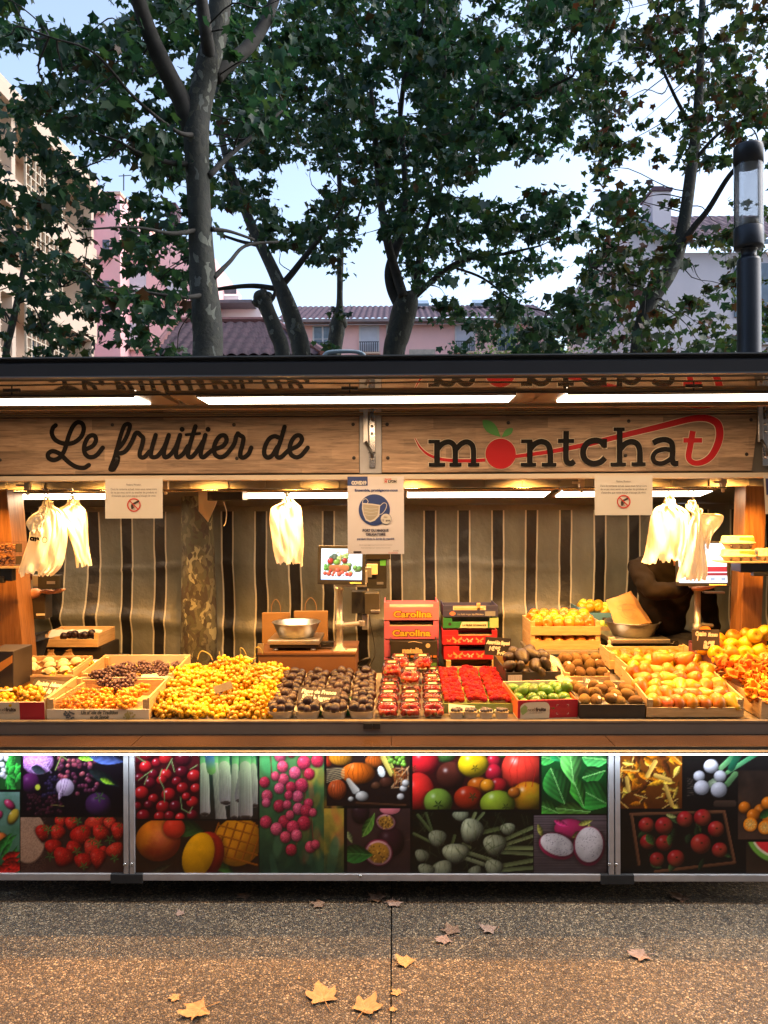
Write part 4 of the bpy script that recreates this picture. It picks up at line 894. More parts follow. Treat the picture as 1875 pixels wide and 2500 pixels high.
def bunch_mesh(seed, mat, n=48, r=.0145, L=.078, Wd=.042, Hh=.03):
    rnd = random.Random(seed); m = MB(); pts = []
    for _ in range(4000):
        u = [rnd.gauss(0, 1) for _ in range(3)]; l = math.sqrt(sum(a*a for a in u)); k = rnd.random()**.25
        t = u[0]/l*k; tap = 1-.35*max(0, t)
        p = (t*L, u[1]/l*k*Wd*tap, u[2]/l*k*Hh*tap)
        if all((p[0]-q[0])**2+(p[1]-q[1])**2+(p[2]-q[2])**2 > (1.78*r)**2 for q in pts): pts.append(p)
        if len(pts) >= n: break
    for p in pts: q = r*rnd.uniform(.88, 1.06); m.ball(p, (q, q, q*1.06), 10, 7, Euler((rnd.random()*3, rnd.random()*3, 0)).to_matrix())
    me = m.mesh('grape_bunch', mat, True)
    s = MB(); s.tube([(-L*.7, 0, 0), (-L*1.0, .004, .012), (-L*1.25, .010, .028)], .0022, 6)
    for q in pts[::3]: s.tube([(q[0]*.5, q[1]*.3, q[2]*.3), q], .0012, 4, False)
    return me, s.mesh('stalk', stemg, True)
BW = [bunch_mesh(i, M_white_grape) for i in range(4)]; BG = [bunch_mesh(10+i, M_gold_grape, 44, .0125, .06, .045, .026) for i in range(3)]
BB = [bunch_mesh(20+i, M_black_grape, 62, .0095, .062, .04, .032) for i in range(2)]
def rrot(a=3.14): return (random.uniform(-a, a), random.uniform(-a, a), random.uniform(-3.14, 3.14))
# ================================================================== CRATES
TA = math.atan(TILT)
card_w = pm('card_white', (.62, .55, .42), (.56, .48, .36), 4, .6); card_r = pm('card_red', (.40, .015, .03), (.34, .012, .025), 4, .45)
card_b = pm('card_black', (.018, .014, .012), (.03, .024, .02), 6, .5); card_o = pm('card_orange', (.62, .14, .03), rough=.55)
def frame_M(xl, yf, z, tilt=TA, yaw=0.): return Matrix.Translation((xl, yf, z)) @ Matrix.Rotation(yaw, 4, 'Z') @ Matrix.Rotation(tilt, 4, 'X')
def crate(name, label, xl, yf, w, d, z, mats, hf, hb, hs, hpost=None, tilt=TA, yaw=0., cat='crate', group=None, th=.007, slats=1, postw=.022, notch=False):
    """open box: local x along the front, y into the stall; returns thing, matrix. mats = (front, side, back, bottom)"""
    t = thing(name, label, cat, (xl, yf, z), group); M = frame_M(xl, yf, z, tilt, yaw); t.rotation_euler = M.to_euler()
    def b(n_, mt, *bx):
        m = MB()
        for q in bx: m.box(*q)
        return m.build(n_, mt, t, bevel=.0012)
    b('bottom', mats[3], (.0, w, 0, d, 0, .004))
    def slat(x0, x1, y0, y1, h, n_=slats):
        if n_ == 1: return [(x0, x1, y0, y1, .0045, h)]
        g = h/n_; return [(x0, x1, y0, y1, i*g+.0045, (i+1)*g-.010) for i in range(n_)]
    b('front_board', mats[0], *slat(0, w, 0, th, hf)); b('back_board', mats[2], *slat(0, w, d-th, d, hb))
    b('side_board', mats[1], *slat(0, th, th+.0005, d-th-.0005, hs)); b('side_board', mats[1], *slat(w-th, w, th+.0005, d-th-.0005, hs))
    if hpost:
        for x in (th+.0003, w-th-postw-.0003):
            for y in (th+.0003, d-th-postw-.0003): b('corner_post', mats[1], (x, x+postw, y, y+postw, .0045, hpost))
    return t, M
def W_(M, x, y, z): return M @ Vector((x, y, z))
def grid_fill(M, x0, x1, y0, y1, dx, dy, zf, fn, jit=.2, hexo=True):
    j = 0; y = y0
    while y <= y1+1e-6:
        x = x0+(dx/2 if (j % 2 and hexo) else 0); i = 0
        while x <= x1+1e-6:
            fn(W_(M, x+random.uniform(-jit, jit)*dx, y+random.uniform(-jit, jit)*dy, zf(x, y)), i, j); x += dx; i += 1
        y += dy; j += 1
cw = (cratewood, cratewoody, cratewood, cratewood)
slatem = pm('slate_brown', (.035, .022, .014), (.055, .036, .024), 12, .55); chalk = pm('chalk', (.85, .78, .62), rough=.8)
def slate(px0, py0, px1, py1, D, label, lines, tilt=-20, roll=0., col=None, yaw=0., cat='price slate', ins=True):
    """small board centred on the given box; lines = (text, x share, y share, height share, width share)"""
    c = P((px0+px1)/2, (py0+py1)/2, D); w = (px1-px0)/F*D; h = (py1-py0)/F*D/max(.35, math.cos(R_(tilt)))
    t = thing('price_slate', label, cat, c, 'handwritten price slates', (R_(tilt), R_(roll), R_(yaw)))
    m = MB(); m.box(-w/2, w/2, 0, .003, -h/2, h/2); m.build('board', col or slatem, t, bevel=.001)
    for k, (s, fx, fy, hh, ww) in enumerate(lines):
        me, _ = textm(s, hh*h*1.25, ww*w, .006 if hh > .2 else .003, .22); me.materials.append(chalk); o = obj('lettering', me, t); o.location = ((fx-.5)*w, -.0012-.0002*k, (.5-fy)*h-hh*h*.45)
    return t
GRP_W = 'wooden fruit crates on the counter'
# ---- (1) leftmost
xl = X(-150, 3.60); xr = X(108, 3.60)
t, M = crate('cardboard_box', 'red and white cardboard box of white grapes at the far left end of the counter', xl, 3.60, xr-xl, .34, tz(3.6)+.001, (card_w, cratewoody, cratewood, cratewood), .088, .11, .10, None, cat='fruit box', group='printed cardboard fruit boxes on the counter')
wl = xr-xl
m = MB(); m.box(wl-.118, wl-.0005, -.0012, -.0002, .003, .087); m.build('red_print', card_r, t)
poly_green = pm('ink_green', (.30, .42, .14), rough=.5); inkd = pm('ink_dark', (.05, .03, .025), rough=.5)
def cancel(t, x0, lead='Cancel'):
    label_text('fruits', (x0+.150, -.002, .045), .024, inkd, t, .050, .014); label_text(lead, (x0+.092, -.002, .045), .024, inkd, t, .060, .0)
    label_text('Au coeur des saveurs', (x0+.125, -.002, .034), .009, inkd, t, .075)
cancel(t, wl-.31)
M1 = M
def drop(proto, lab, cat, grp, rot=None, sc=1.):
    def f(p, i, j): me, kids = proto(); put(cat.replace(' ', '_'), me, lab, cat, p, rot() if rot else rrot(), sc*random.uniform(.93, 1.05), grp, kids)
    return f
gW = lambda: (lambda q: (q[0], (('stalk', q[1]),)))(random.choice(BW))
gG = lambda: (lambda q: (q[0], (('stalk', q[1]),)))(random.choice(BG))
gB = lambda: (lambda q: (q[0], (('stalk', q[1]),)))(random.choice(BB))
rotb = lambda: (random.uniform(-.3, .3), random.uniform(-.35, .35), random.uniform(-3.1, 3.1))
grid_fill(M, wl-.30, wl-.06, .07, .26, .10, .10, lambda x, y: .075, drop(gW, 'bunch of pale grapes in the red and white box at the far left', 'grape bunch', 'pale grape bunches in the far left box', rotb))
xl2 = X(-150, 3.97)
t, M = crate('wooden_crate', 'wooden crate of wrapped fruit with a tall pale side board, behind the far left box', xl2, 3.96, X(170, 3.97)-xl2+.02, .27, tz(3.96)+.004, cw, .105, .13, .13, .12, group=GRP_W)
w2 = X(170, 3.97)-xl2
papm = pm('tissue_cream', (.66, .52, .34), (.58, .44, .26), 8, .7, 0, .3, 30)
def cup_mesh():
    m = MB(); m.lathe([(.018, -.01), (.030, .004), (.040, .012), (.044, .014), (.041, .010)], n=20); m.v = [(x, y, z+.004*math.sin(7*math.atan2(y, x))) for x, y, z in m.v]; m.ball((0, 0, .012), (.030, .030, .026), 14, 8); return m.mesh('wrapped_fruit', papm, True)
Cup = cup_mesh()
grid_fill(M, w2-.30, w2-.04, .045, .22, .085, .085, lambda x, y: .10, drop(lambda: (Cup, ()), 'cream tissue wrapped fruit in the crate at the far left', 'wrapped fruit', 'tissue wrapped fruit at the far left', lambda: (.2, 0, random.random()*6)))
t, M = crate('wooden_crate', 'long open crate of small white grapes in front of the steel bowl, far left', X(110, 3.97)-.02, 3.96, .17, .27, tz(3.96)+.004, cw, .095, .12, .12, None, group=GRP_W)
grid_fill(M, .04, .13, .05, .22, .08, .08, lambda x, y: .085, drop(gW, 'small bunch of pale grapes in the crate before the steel bowl', 'grape bunch', 'pale grapes in the crate before the steel bowl', rotb, .8))
# steel bowl behind
t = thing('steel_bowl', 'wide shallow steel bowl standing behind the far left crates', 'bowl', P(212, 1640, 4.36)); t.location.z = P(212, 1632, 4.36).z-.03
m = MB(); m.lathe([(.08, -.02), (.13, .01), (.165, .05), (.168, .05), (.166, .044), (.13, .004), (.08, -.024)], n=40); m.build('basin', steel, t, True)
# ---- (2) century crate
xl = X(112, 3.60); w = X(362, 3.60)-xl
gl_ = pm('card_cream_print', (.60, .54, .44), (.55, .49, .39), 3, .55)
t, M = crate('wooden_crate', 'wooden crate with a white front lettered Un siecle de Tradition et de Savoir', xl, 3.60, w, .36, tz(3.6)+.001, (gl_, cratewoody, cratewood, cratewood), .052, .085, .105, .098, group=GRP_W, th=.009)
me_ = label_text('Un siècle de Tradition', (w*.52, -.0015, .030), .024, pm('ink_teal', (.10, .11, .10)), t, .175, .004, .3); label_text('et de Savoir', (w*.52, -.0015, .008), .023, MC['ink_teal'], t, .092, .004, .3)
m = MB()
for cx, mat_ in ((.22, 0), (.80, 1)):
    for i in range(26):
        a, q = rr(0, 6.3), rr(0, 1)**.5; disc2(m, (cx*w+math.cos(a)*q*.032, .027+math.sin(a)*q*.018), .0045, lambda p, i=i: Vector((p[0], -.0012-.00005*i, p[1])), 8)
    if mat_ == 0: m.build('grape_print', pm('ink_grape_blue', (.10, .12, .14)), t); m = MB()
m.build('grape_print', pm('ink_grape_gold', (.40, .36, .14)), t)
grid_fill(M, .08, w-.06, .06, .24, .10, .085, lambda x, y: .050+(.02 if x > w*.6 else 0), drop(gG, 'bunch of amber grapes in the crate lettered Un siecle de Tradition', 'grape bunch', 'amber grape bunches in the lettered crate', rotb, .95))
sticks = MB()
for i in range(38): a = W_(M, rr(.02, .17), rr(.02, .24), rr(.05, .075)); sticks.tube([a, a+Vector((rr(-.04, .04), rr(-.03, .03), rr(0, .03))), a+Vector((rr(-.06, .06), rr(-.04, .04), rr(-.01, .035)))], .0014, 5)
tag(sticks.build('grape_stalks', pm('stalk_orange', (.50, .22, .06), rough=.6), smooth=True), 'tangle of bare grape stalks at the left end of the lettered crate', 'grape stalks', kind='stuff')
xl = X(215, 4.0)-.03; w3 = X(425, 4.0)-xl
t, M3 = crate('wooden_crate', 'crate of black grapes with white card edges behind the lettered crate', xl, 3.98, w3, .34, tz(3.98)+.004, (gl_, cratewoody, card_w, cratewood), .085, .11, .11, .10, group=GRP_W)
# long thin divider boards with bright tops
for a, b_, l in (((125, 1713, 3.62), (280, 1620, 4.30), 'long pale board dividing the far left crates from the lettered crate'), ((358, 1712, 3.62), (447, 1638, 4.30), 'long pale board between the lettered crate and the heap of white grapes')):
    A_, B_ = P(*a), P(*b_); m = MB(); m.hexa([(A_.x-.006, A_.y, tz(A_.y)+.003), (A_.x+.006, A_.y, tz(A_.y)+.003), (B_.x+.006, B_.y, tz(B_.y)+.003), (B_.x-.006, B_.y, tz(B_.y)+.003), (A_.x-.006, A_.y, A_.z), (A_.x+.006, A_.y, A_.z), (B_.x+.006, B_.y, B_.z), (B_.x-.006, B_.y, B_.z)])
    tag(m.build('divider_board', cratewoody, bevel=.001), l, 'board', 'divider boards between the crates')
for px, py, D in ((245, 1652, 3.98), (288, 1640, 4.05), (262, 1668, 3.93), (318, 1660, 3.98), (300, 1672, 3.90)):
    me, st = random.choice(BB); put('grape_bunch', me, 'bunch of black grapes lying across the crates behind the lettered crate', 'grape bunch', P(px, py, D), rotb(), 1., 'black grape bunches on the left', (('stalk', st),))
M = M3
grid_fill(M, .10, w3-.05, .2, .3, .09, .07, lambda x, y: .06, drop(gB, 'bunch of black grapes deep in the white edged crate', 'grape bunch', 'black grape bunches in the white edged crate', rotb, .9))
wp = pm('paper_white', (.62, .57, .48), (.58, .53, .43), 4, .5)
def sheet(name, label, cat, pts, mat, group=None, th=.0015):
    m = MB(); n = (pts[1]-pts[0]).cross(pts[3]-pts[0]).normalized()*th; m.hexa([*pts, *[p+n for p in pts]]); return tag(m.build(name, mat), label, cat, group)
sheet('paper_sheet', 'white paper lining folded over the back of the black grape crate', 'paper', [P(340, 1668, 4.0), P(425, 1668, 4.0), P(440, 1640, 4.22), P(350, 1636, 4.22)], wp)
slate(75, 1664, 156, 1696, 3.86, 'brown price slate lying over the far left grape boxes', [('Raisin blanc', .5, .25, .28, .8), ('2€95 le kg', .5, .65, .34, .8)], -48, 6)
slate(183, 1683, 262, 1700, 3.84, 'small price slate half hidden behind the lettered crate', [('Muscat 4€95', .5, .5, .5, .85)], -50, 2)
# ---- (3) heap of white grapes
def heapz(x, y):
    u = (x-X(400, 3.8))/(X(680, 3.8)-X(400, 3.8)); v = (y-3.64)/.62
    return tz(y)+.016+.066*min(1, v*1.5)*(1-max(0, abs(u-.45)-.3)*1.4)+.02*math.sin(u*9+v*4)
lab = 'large bunch of golden white grapes in the tall heap at the left of the counter'
nb = 0
for j, y in enumerate(np.arange(3.645, 4.24, .062)):
    xa, xb = X(392 if j < 2 else 392+j*7, y)+.02, X(688-j*1.0, y)-.02-.0*j
    k = 7 if j < 3 else 6
    for i in range(k):
        x = xa+(xb-xa)*(i+.5*(j % 2)*.6)/(k-1+.3); z = heapz(x, y)+rr(-.012, .012)
        me, st = random.choice(BW); put('grape_bunch', me, lab, 'grape bunch', (x+rr(-.01, .01), y+rr(-.01, .01), z), (rr(-.4, .4)+.2, rr(-.5, .5), rr(-3.1, 3.1)), rr(.82, 1.0), 'golden white grape bunches in the heap', (('stalk', st),))
        if j > 1 and z-tz(y) > .07: 
            me, st = random.choice(BW); put('grape_bunch', me, lab, 'grape bunch', (x, y, z-.055), (rr(-.4, .4), rr(-.5, .5), rr(-3.1, 3.1)), 1., 'golden white grape bunches in the heap', (('stalk', st),))
for px, py, px2, py2, D, l in ((482, 1612, 508, 1608, 4.1, 'curved woody grape stalk standing up from the top left of the grape heap'), (583, 1610, 590, 1595, 4.1, 'curled woody grape stalk above the middle of the grape heap'), (618, 1612, 630, 1592, 4.1, 'short woody grape stalk above the right of the grape heap')):
    a, b = P(px, py, D), P(px2, py2, D); m = MB(); m.tube(cat_rom([a, a+Vector((.01, 0, .035)), (a+b)/2+Vector((0, 0, .045)), b+Vector((.01, 0, .02)), b+Vector((.025, 0, -.01))], 4), .003, 6); tag(m.build('grape_stalk', stemg, smooth=True), l, 'grape stalk')
m = MB(); c0 = P(545, 1678, 3.80)+Vector((0, 0, .0)); mtx = Matrix.Translation(c0) @ Euler((R_(-52), R_(-14), R_(20))).to_matrix().to_4x4()
m.box(-.045, .045, 0, .003, -.024, .024, mtx); tag(m.build('price_slate', slatem), 'blank brown price slate stuck in the grape heap', 'price slate', 'handwritten price slates')
leafc = pm('vine_leaf_pale', (.62, .55, .22), (.5, .42, .12), 20, .6)
for px, py, D, l in ((672, 1640, 3.98, 'pale vine leaf at the right top of the grape heap'), (655, 1662, 3.86, 'pale crumpled vine leaf below the top leaf on the grape heap'), (610, 1616, 4.08, 'pale narrow vine leaf at the back of the grape heap')):
    c0 = P(px, py, D)+Vector((0, -.02, .02)); m = MB(); n_ = 9
    for i in range(n_):
        for k in (-1, 0, 1): t_ = i/(n_-1); m.v.append(c0+Vector(((t_-.5)*.075, k*.02*math.sin(math.pi*t_)**.7, .006*math.sin(t_*7)+abs(k)*.006)))
    for i in range(n_-1):
        for k in range(2): a = i*3+k; m.f.append((a, a+3, a+4, a+1)); m.mi.append(0)
    tag(m.build('vine_leaf', leafc, smooth=True), l, 'leaf')
# ---- (4) figs in punnets
punw = pm('punnet_white', (.66, .60, .50), (.60, .54, .44), 8, .6)
def punnet_mesh(a, b, h):
    m = MB(); n = 28; prof = [(.80, 0), (.97, h), (1.0, h+.001), (.96, h+.0005), (.78, .003), (.01, .003)]
    for k, z in prof:
        for j in range(n):
            t_ = 2*math.pi*j/n; c_, s_ = math.cos(t_), math.sin(t_); e = 2/3.2
            m.v.append((a*k*math.copysign(abs(c_)**e, c_), b*k*math.copysign(abs(s_)**e, s_), z+(.0025*math.sin(14*t_) if z > .01 else 0)))
    for i in range(len(prof)-1):
        for j in range(n): p, q = i*n+j, i*n+(j+1) % n; m.f.append((p, q, q+n, p+n)); m.mi.append(0)
    return m.mesh('punnet', punw, True)
PunF = punnet_mesh(.064, .058, .038)
rown = ['front', 'second', 'third', 'fourth', 'back']; coln = ['leftmost', 'second', 'third', 'rightmost']
for j in range(5):
    for i in range(4):
        y = 3.655+j*.122; x0, x1 = X(651, 3.65), X(914, 3.65); x = x0+(x1-x0)*(i+.5)/4+.0; z = tz(y)+.001
        put('fruit_punnet', PunF, f'white paper punnet of figs, {coln[i]} in the {rown[j]} row', 'punnet', (x, y, z), (TA, 0, rr(-.1, .1)), 1., 'white fig punnets')
        for dx, dy, dz in ((-.030, -.028, .040), (.004, -.034, .040), (.036, -.022, .042), (-.036, .016, .044), (.0, .010, .062), (.034, .024, .046), (-.006, .040, .046)):
            put('fig', Fig, 'dark purple brown fig heaped in the white paper punnets', 'fig', (x+dx+rr(-.004, .004), y+dy, z+dz+rr(-.003, .004)), (rr(-.9, .9)+2.4, rr(-.8, .8), rr(0, 6.3)), rr(.92, 1.14), 'figs in the white punnets')
grn = pm('paper_green', (.06, .34, .08), rough=.5)
for px, py, D in ((776, 1737, 3.66), (845, 1740, 3.66), (848, 1712, 3.78)):
    c0 = P(px, py, D); sheet('green_paper', 'folded bit of green lining paper sticking up between the fig punnets', 'paper', [c0+Vector((-.018, 0, -.02)), c0+Vector((.018, .005, -.02)), c0+Vector((.02, .01, .018)), c0+Vector((-.012, .008, .02))], grn, 'green lining papers between the figs')
slate(727, 1683, 828, 1717, 3.72, 'brown price slate reading Figue de France 5 euros 95 on the figs', [('Figue de France', .5, .22, .26, .85), ('5€95 la barquette', .52, .62, .4, .85)], -35, 4)
# ---- (5) strawberries in clear boxes
def clear_mat():
    if 'clear_plastic' in MC: return MC['clear_plastic']
    n = NT('clear_plastic'); tr2 = n.n('ShaderNodeBsdfTransparent'); gl2_ = n.n('ShaderNodeBsdfGlossy'); gl2_.inputs['Roughness'].default_value = .08
    fr = n.n('ShaderNodeFresnel'); fr.inputs[0].default_value = 1.45; mx = n.n('ShaderNodeMixShader'); f2 = n.math('MULTIPLY_ADD', fr.outputs[0], 1.1, .03)
    n.l(f2, mx.inputs[0]); n.l(tr2.outputs[0], mx.inputs[1]); n.l(gl2_.outputs[0], mx.inputs[2]); n.l(mx.outputs[0], n.out.inputs[0]); MC['clear_plastic'] = n.m; return n.m
clear = clear_mat()
def clam_mesh(a, b, h):
    m = MB(); n = 24
    prof = [(.82, .001), (.90, h*.25), (.90, h*.3), (.97, h*.55), (1.06, h*.56), (1.06, h*.60), (.97, h*.61), (.93, h*.8), (.86, h*.98), (.60, h), (.01, h)]
    for k, z in prof:
        for j in range(n):
            t_ = 2*math.pi*j/n; c_, s_ = math.cos(t_), math.sin(t_); e = 2/4.5; rb = 1+.012*math.sin(8*t_)*(0 if z > h*.95 else 1)
            m.v.append((a*k*rb*math.copysign(abs(c_)**e, c_), b*k*rb*math.copysign(abs(s_)**e, s_), z))
    for i in range(len(prof)-1):
        for j in range(n): p, q = i*n+j, i*n+(j+1) % n; m.f.append((p, q, q+n, p+n)); m.mi.append(0)
    return m.mesh('clear_box', clear, True)
Clam = clam_mesh(.049, .058, .072)
lbl = pm('label_yellow', (.78, .62, .30), (.7, .54, .24), 8, .45)
m = MB(); m.box(-.021, .021, -.012, .012, .0728, .0734); Lab = m.mesh('sticker', lbl)
def clam(x, y, z, label, tilt=TA, full=True):
    put('berry_box', Clam, label, 'fruit box', (x, y, z), (tilt, 0, rr(-.05, .05)), 1., 'clear plastic strawberry boxes', (('sticker', Lab),))
    for dx, dy, dz in ((-.028, -.034, .02), (0, -.036, .021), (.028, -.033, .02), (-.027, -.005, .03), (.004, -.004, .036), (.029, -.006, .028), (-.018, .028, .03), (.02, .030, .032), (-.014, -.022, .045), (.016, -.020, .045)):
        put('strawberry', Straw, 'red strawberry inside one of the clear plastic boxes', 'strawberry', (x+dx+rr(-.003, .003), y+dy, z+dz), rrot(), rr(.85, 1.1), 'strawberries in the clear boxes', (('calyx', Calyx),))
xs = [X(p, 3.66) for p in (944, 999, 1056)]
for j in range(5):
    for i in range(3):
        if j in (2, 3) and i == 1: continue
        y = 3.665+j*.128; clam(xs[i]+.004*j, y, tz(y)+.002, f'clear plastic box of strawberries, {["left", "middle", "right"][i]} of the {rown[j]} row')
for px, y, lv, l in ((999, 3.93, 1, 'clear strawberry box on top in the middle of the stack'), (1002, 3.93, 0, 'clear strawberry box buried under the middle of the stack'), (974, 4.17, 1, 'clear strawberry box on the upper level, left of the sign'), (1030, 4.17, 1, 'clear strawberry box on the upper level, right of the sign'), (955, 4.05, 1, 'clear strawberry box on the upper level at the left edge')):
    clam(X(px, y), y, tz(y)+.002+.073*lv, l)
slate(953, 1617, 1046, 1634, 4.14, 'brown price slate reading Fraise 5 euros 95 on top of the strawberry boxes', [('Fraise Charlotte France', .5, .3, .36, .9), ('5€95   la barquette', .5, .72, .4, .9)], -50, 0)
# ---- (6) raspberries, blueberries
trm = pm('tray_green', (.28, .36, .10), (.22, .30, .08), 6, .6)
xa, xb = X(1093, 3.74), X(1246, 3.74)
tR = thing('fruit_tray', 'flat green edged card tray holding nine raspberry punnets', 'tray', ((xa+xb)/2, 3.72, tz(3.72))); 
m = MB(); x0, x1 = xa-.028, xb+.0; y0, y1 = 3.695, 4.26
for (a, b, c_, d) in ((x0, x1, y0, y0+.004), (x0, x1, y1, y1+.004), (x0-.005, x0, y0, y1+.004), (x1, x1+.005, y0, y1+.004)): m.hexa([(a, c_, tz(c_)+.002), (b, c_, tz(c_)+.002), (b, d, tz(d)+.002), (a, d, tz(d)+.002), (a, c_, tz(c_)+.045), (b, c_, tz(c_)+.045), (b, d, tz(d)+.045), (a, d, tz(d)+.045)])
m.hexa([(x0, y0, tz(y0)+.001), (x1, y0, tz(y0)+.001), (x1, y1, tz(y1)+.001), (x0, y1, tz(y1)+.001), (x0, y0, tz(y0)+.003), (x1, y0, tz(y0)+.003), (x1, y1, tz(y1)+.003), (x0, y1, tz(y1)+.003)])
inw(m, 'card', trm, tR)
PunR = punnet_mesh(.049, .086, .040); PunR.materials[0] = cratewood
cw3 = (x1-x0)/3
for j in range(3):
    for i in range(3):
        x = x0+cw3*(i+.5); y = 3.795+j*.178; z = tz(y)+.004
        put('fruit_punnet', PunR, f'raspberry punnet, {["left", "middle", "right"][i]} one of the {["front", "middle", "back"][j]} row', 'punnet', (x, y, z), (TA, 0, 0), 1., 'raspberry punnets')
        for a in range(5):
            for b in range(6):
                bx, by = (a-2)*.0185, (b-2.5)*.027; put('raspberry', Rasp, 'bright red raspberry heaped in the punnets', 'raspberry', (x+bx+rr(-.004, .004), y+by+rr(-.005, .005), z+.045+rr(-.003, .009)+TILT*by+.008*(1-(bx/.05)**2)), rrot(), rr(1.05, 1.3), 'raspberries in the punnets')
PunB = punnet_mesh(.034, .026, .030)
for i, px in enumerate((1112, 1146, 1184, 1222)):
    x, y = X(px, 3.64), 3.635; z = tz(y)+.001
    put('fruit_punnet', PunB, f'small white punnet of blueberries, {["leftmost", "second from the left", "third from the left", "rightmost"][i]} along the counter edge', 'punnet', (x, y, z), (TA, 0, 0), 1., 'blueberry punnets')
    for k in range(16): a = k*2.4; q = .027*math.sqrt(k/16); put('blueberry', Blue, 'dark blueberry in the small white punnets', 'blueberry', (x+q*math.cos(a), y+q*.75*math.sin(a), z+.034+rr(0, .004)), (rr(-1, 1), rr(-1, 1), 0), rr(.9, 1.15), 'blueberries in the small punnets')
def cardlet(px0, py0, px1, py1, D, label, roll=3):
    c = P((px0+px1)/2, (py0+py1)/2, D); w, h = (px1-px0)/F*D, (py1-py0)/F*D*1.5; m = MB(); mt = Matrix.Translation(c) @ Euler((R_(-45), R_(roll), 0)).to_matrix().to_4x4(); m.box(-w/2, w/2, 0, .001, -h/2, h/2, mt)
    tag(m.build('price_card', wp), label, 'price card', 'blank white price cards')
cardlet(1116, 1655, 1174, 1664, 4.12, 'blank white card lying on the back raspberries'); cardlet(1095, 1724, 1160, 1744, 3.66, 'blank white card lying over the front raspberries and blueberries', 5)
# ---- (7) limes
def crate_px(pl, pr, D, **k): xl = X(pl, D); return dict(xl=xl, yf=D, w=X(pr, D)-xl, **k)
t, M = crate('cardboard_box', 'red and white printed cardboard box of limes', X(1262, 3.60), 3.60, X(1412, 3.6)-X(1262, 3.6), .30, tz(3.6)+.001, (card_r, card_o, card_w, card_w), .092, .09, .09, None, yaw=.10, cat='fruit box', group='printed cardboard fruit boxes on the counter')
w = X(1412, 3.6)-X(1262, 3.6)
m = MB(); pts = [(.012, .004), (.012, .05)]+[(.05-.04*math.cos(a), .055+.027*math.sin(a)) for a in np.linspace(0, 1.57, 6)]+[(.075, .083)]+[(.135+.03*math.sin(a), .053+.03*math.cos(a)) for a in np.linspace(0, 1.6, 8)]+[(.162, .004)]
poly2(m, [(x*.92, z) for x, z in pts][::-1], lambda p: Vector((p[0], -.0012, p[1]))); m.build('white_print', card_w, t)
label_text('Ca', (.031, -.0026, .040), .026, poly_green, t, .026, .012); label_text('ncel', (.063, -.0026, .040), .024, inkd, t, .034, .0); label_text('fruits', (.108, -.0026, .040), .024, inkd, t, .050, .014); label_text('Au coeur des saveurs', (.085, -.0026, .030), .009, inkd, t, .06)
m = MB(); poly2(m, [(.012, .055), (.032, .072), (.045, .060), (.040, .035), (.022, .022), (.014, .035)], lambda p: Vector((p[0], -.0018, p[1]))); m.build('leaf_print', poly_green, t)
m = MB(); 
for cx, cz, sx, sz in ((.185, .068, 1, -1), (.242, .068, -1, -1), (.185, .022, 1, 1), (.242, .022, -1, 1)): m.box(cx, cx+sx*.008, -.0014, -.0004, cz-.0006, cz+.0006); m.box(cx-.0006, cx+.0006, -.0016, -.0004, cz, cz+sz*.008)
m.build('corner_marks', wp, t)
for j, (y, z, n_) in enumerate(((.04, .058, 4), (.095, .07, 5), (.15, .082, 4), (.21, .075, 5), (.26, .07, 4), (.12, .105, 2))):
    for i in range(n_): put('lime', Lime, 'glossy green lime in the red and white printed box', 'lime', W_(M, .035+(w-.07)*i/(n_-1)+rr(-.01, .01)+(.02 if j == 5 else 0), y+rr(-.01, .01), z+rr(-.008, .008)), rrot(), rr(.95, 1.12), 'limes in the printed box')
# avocado box
xA = X(1232, 3.98); wA = X(1370, 3.98)-xA; zA_ = P(1300, 1668, 3.98).z
t, M = crate('cardboard_box', 'black cardboard box of avocados behind the limes', xA, 3.97, wA, .30, zA_, (card_b, card_b, cratewood, card_b), .058, .075, .07, None, yaw=.09, cat='fruit box', group='printed cardboard fruit boxes on the counter')
m = MB(); m.box(.012, .085, -.0015, -.0003, .012, .045); m.build('white_label', wp, t)
m = MB(); m.box(.10, wA-.004, -.0012, -.0003, .002, .016); m.build('green_print', pm('ink_leaf', (.12, .22, .05)), t)
label_text('BOB', (.155, -.002, .003), .022, card_r, t, .055, .02)
for i in range(6): label_text('= - = - =', (.048, -.0022-.0002*i, .037-.0052*i), .004, inkd, t, .06)
for a, b, c_, s in ((.03, .05, .075, 1), (.085, .04, .07, 1), (.045, .12, .10, 1), (.11, .10, .115, 1.1), (.17, .05, .08, 1.05), (.22, .06, .08, 1), (.16, .14, .115, 1.1), (.235, .14, .10, 1), (.09, .19, .11, 1), (.18, .22, .11, 1), (.11, .03, .045, .8), (.19, .02, .048, .8), (.245, .2, .09, 1)):
    put('avocado', Avo, 'dark brown avocado in the black box', 'avocado', W_(M, a, b, c_), (rr(.6, 2.2), rr(-.4, .4), rr(-2, 2)), s*rr(.92, 1.05), 'avocados in the black box', )
slate(1184, 1557, 1247, 1600, 4.20, 'black price slate reading Avocat bio Export 1 euro 95 la piece', [('Avocat bio Export', .5, .28, .2, .92), ('1€95', .38, .62, .26, .45), ('la pièce', .7, .84, .2, .45)], -6, 4, card_b)
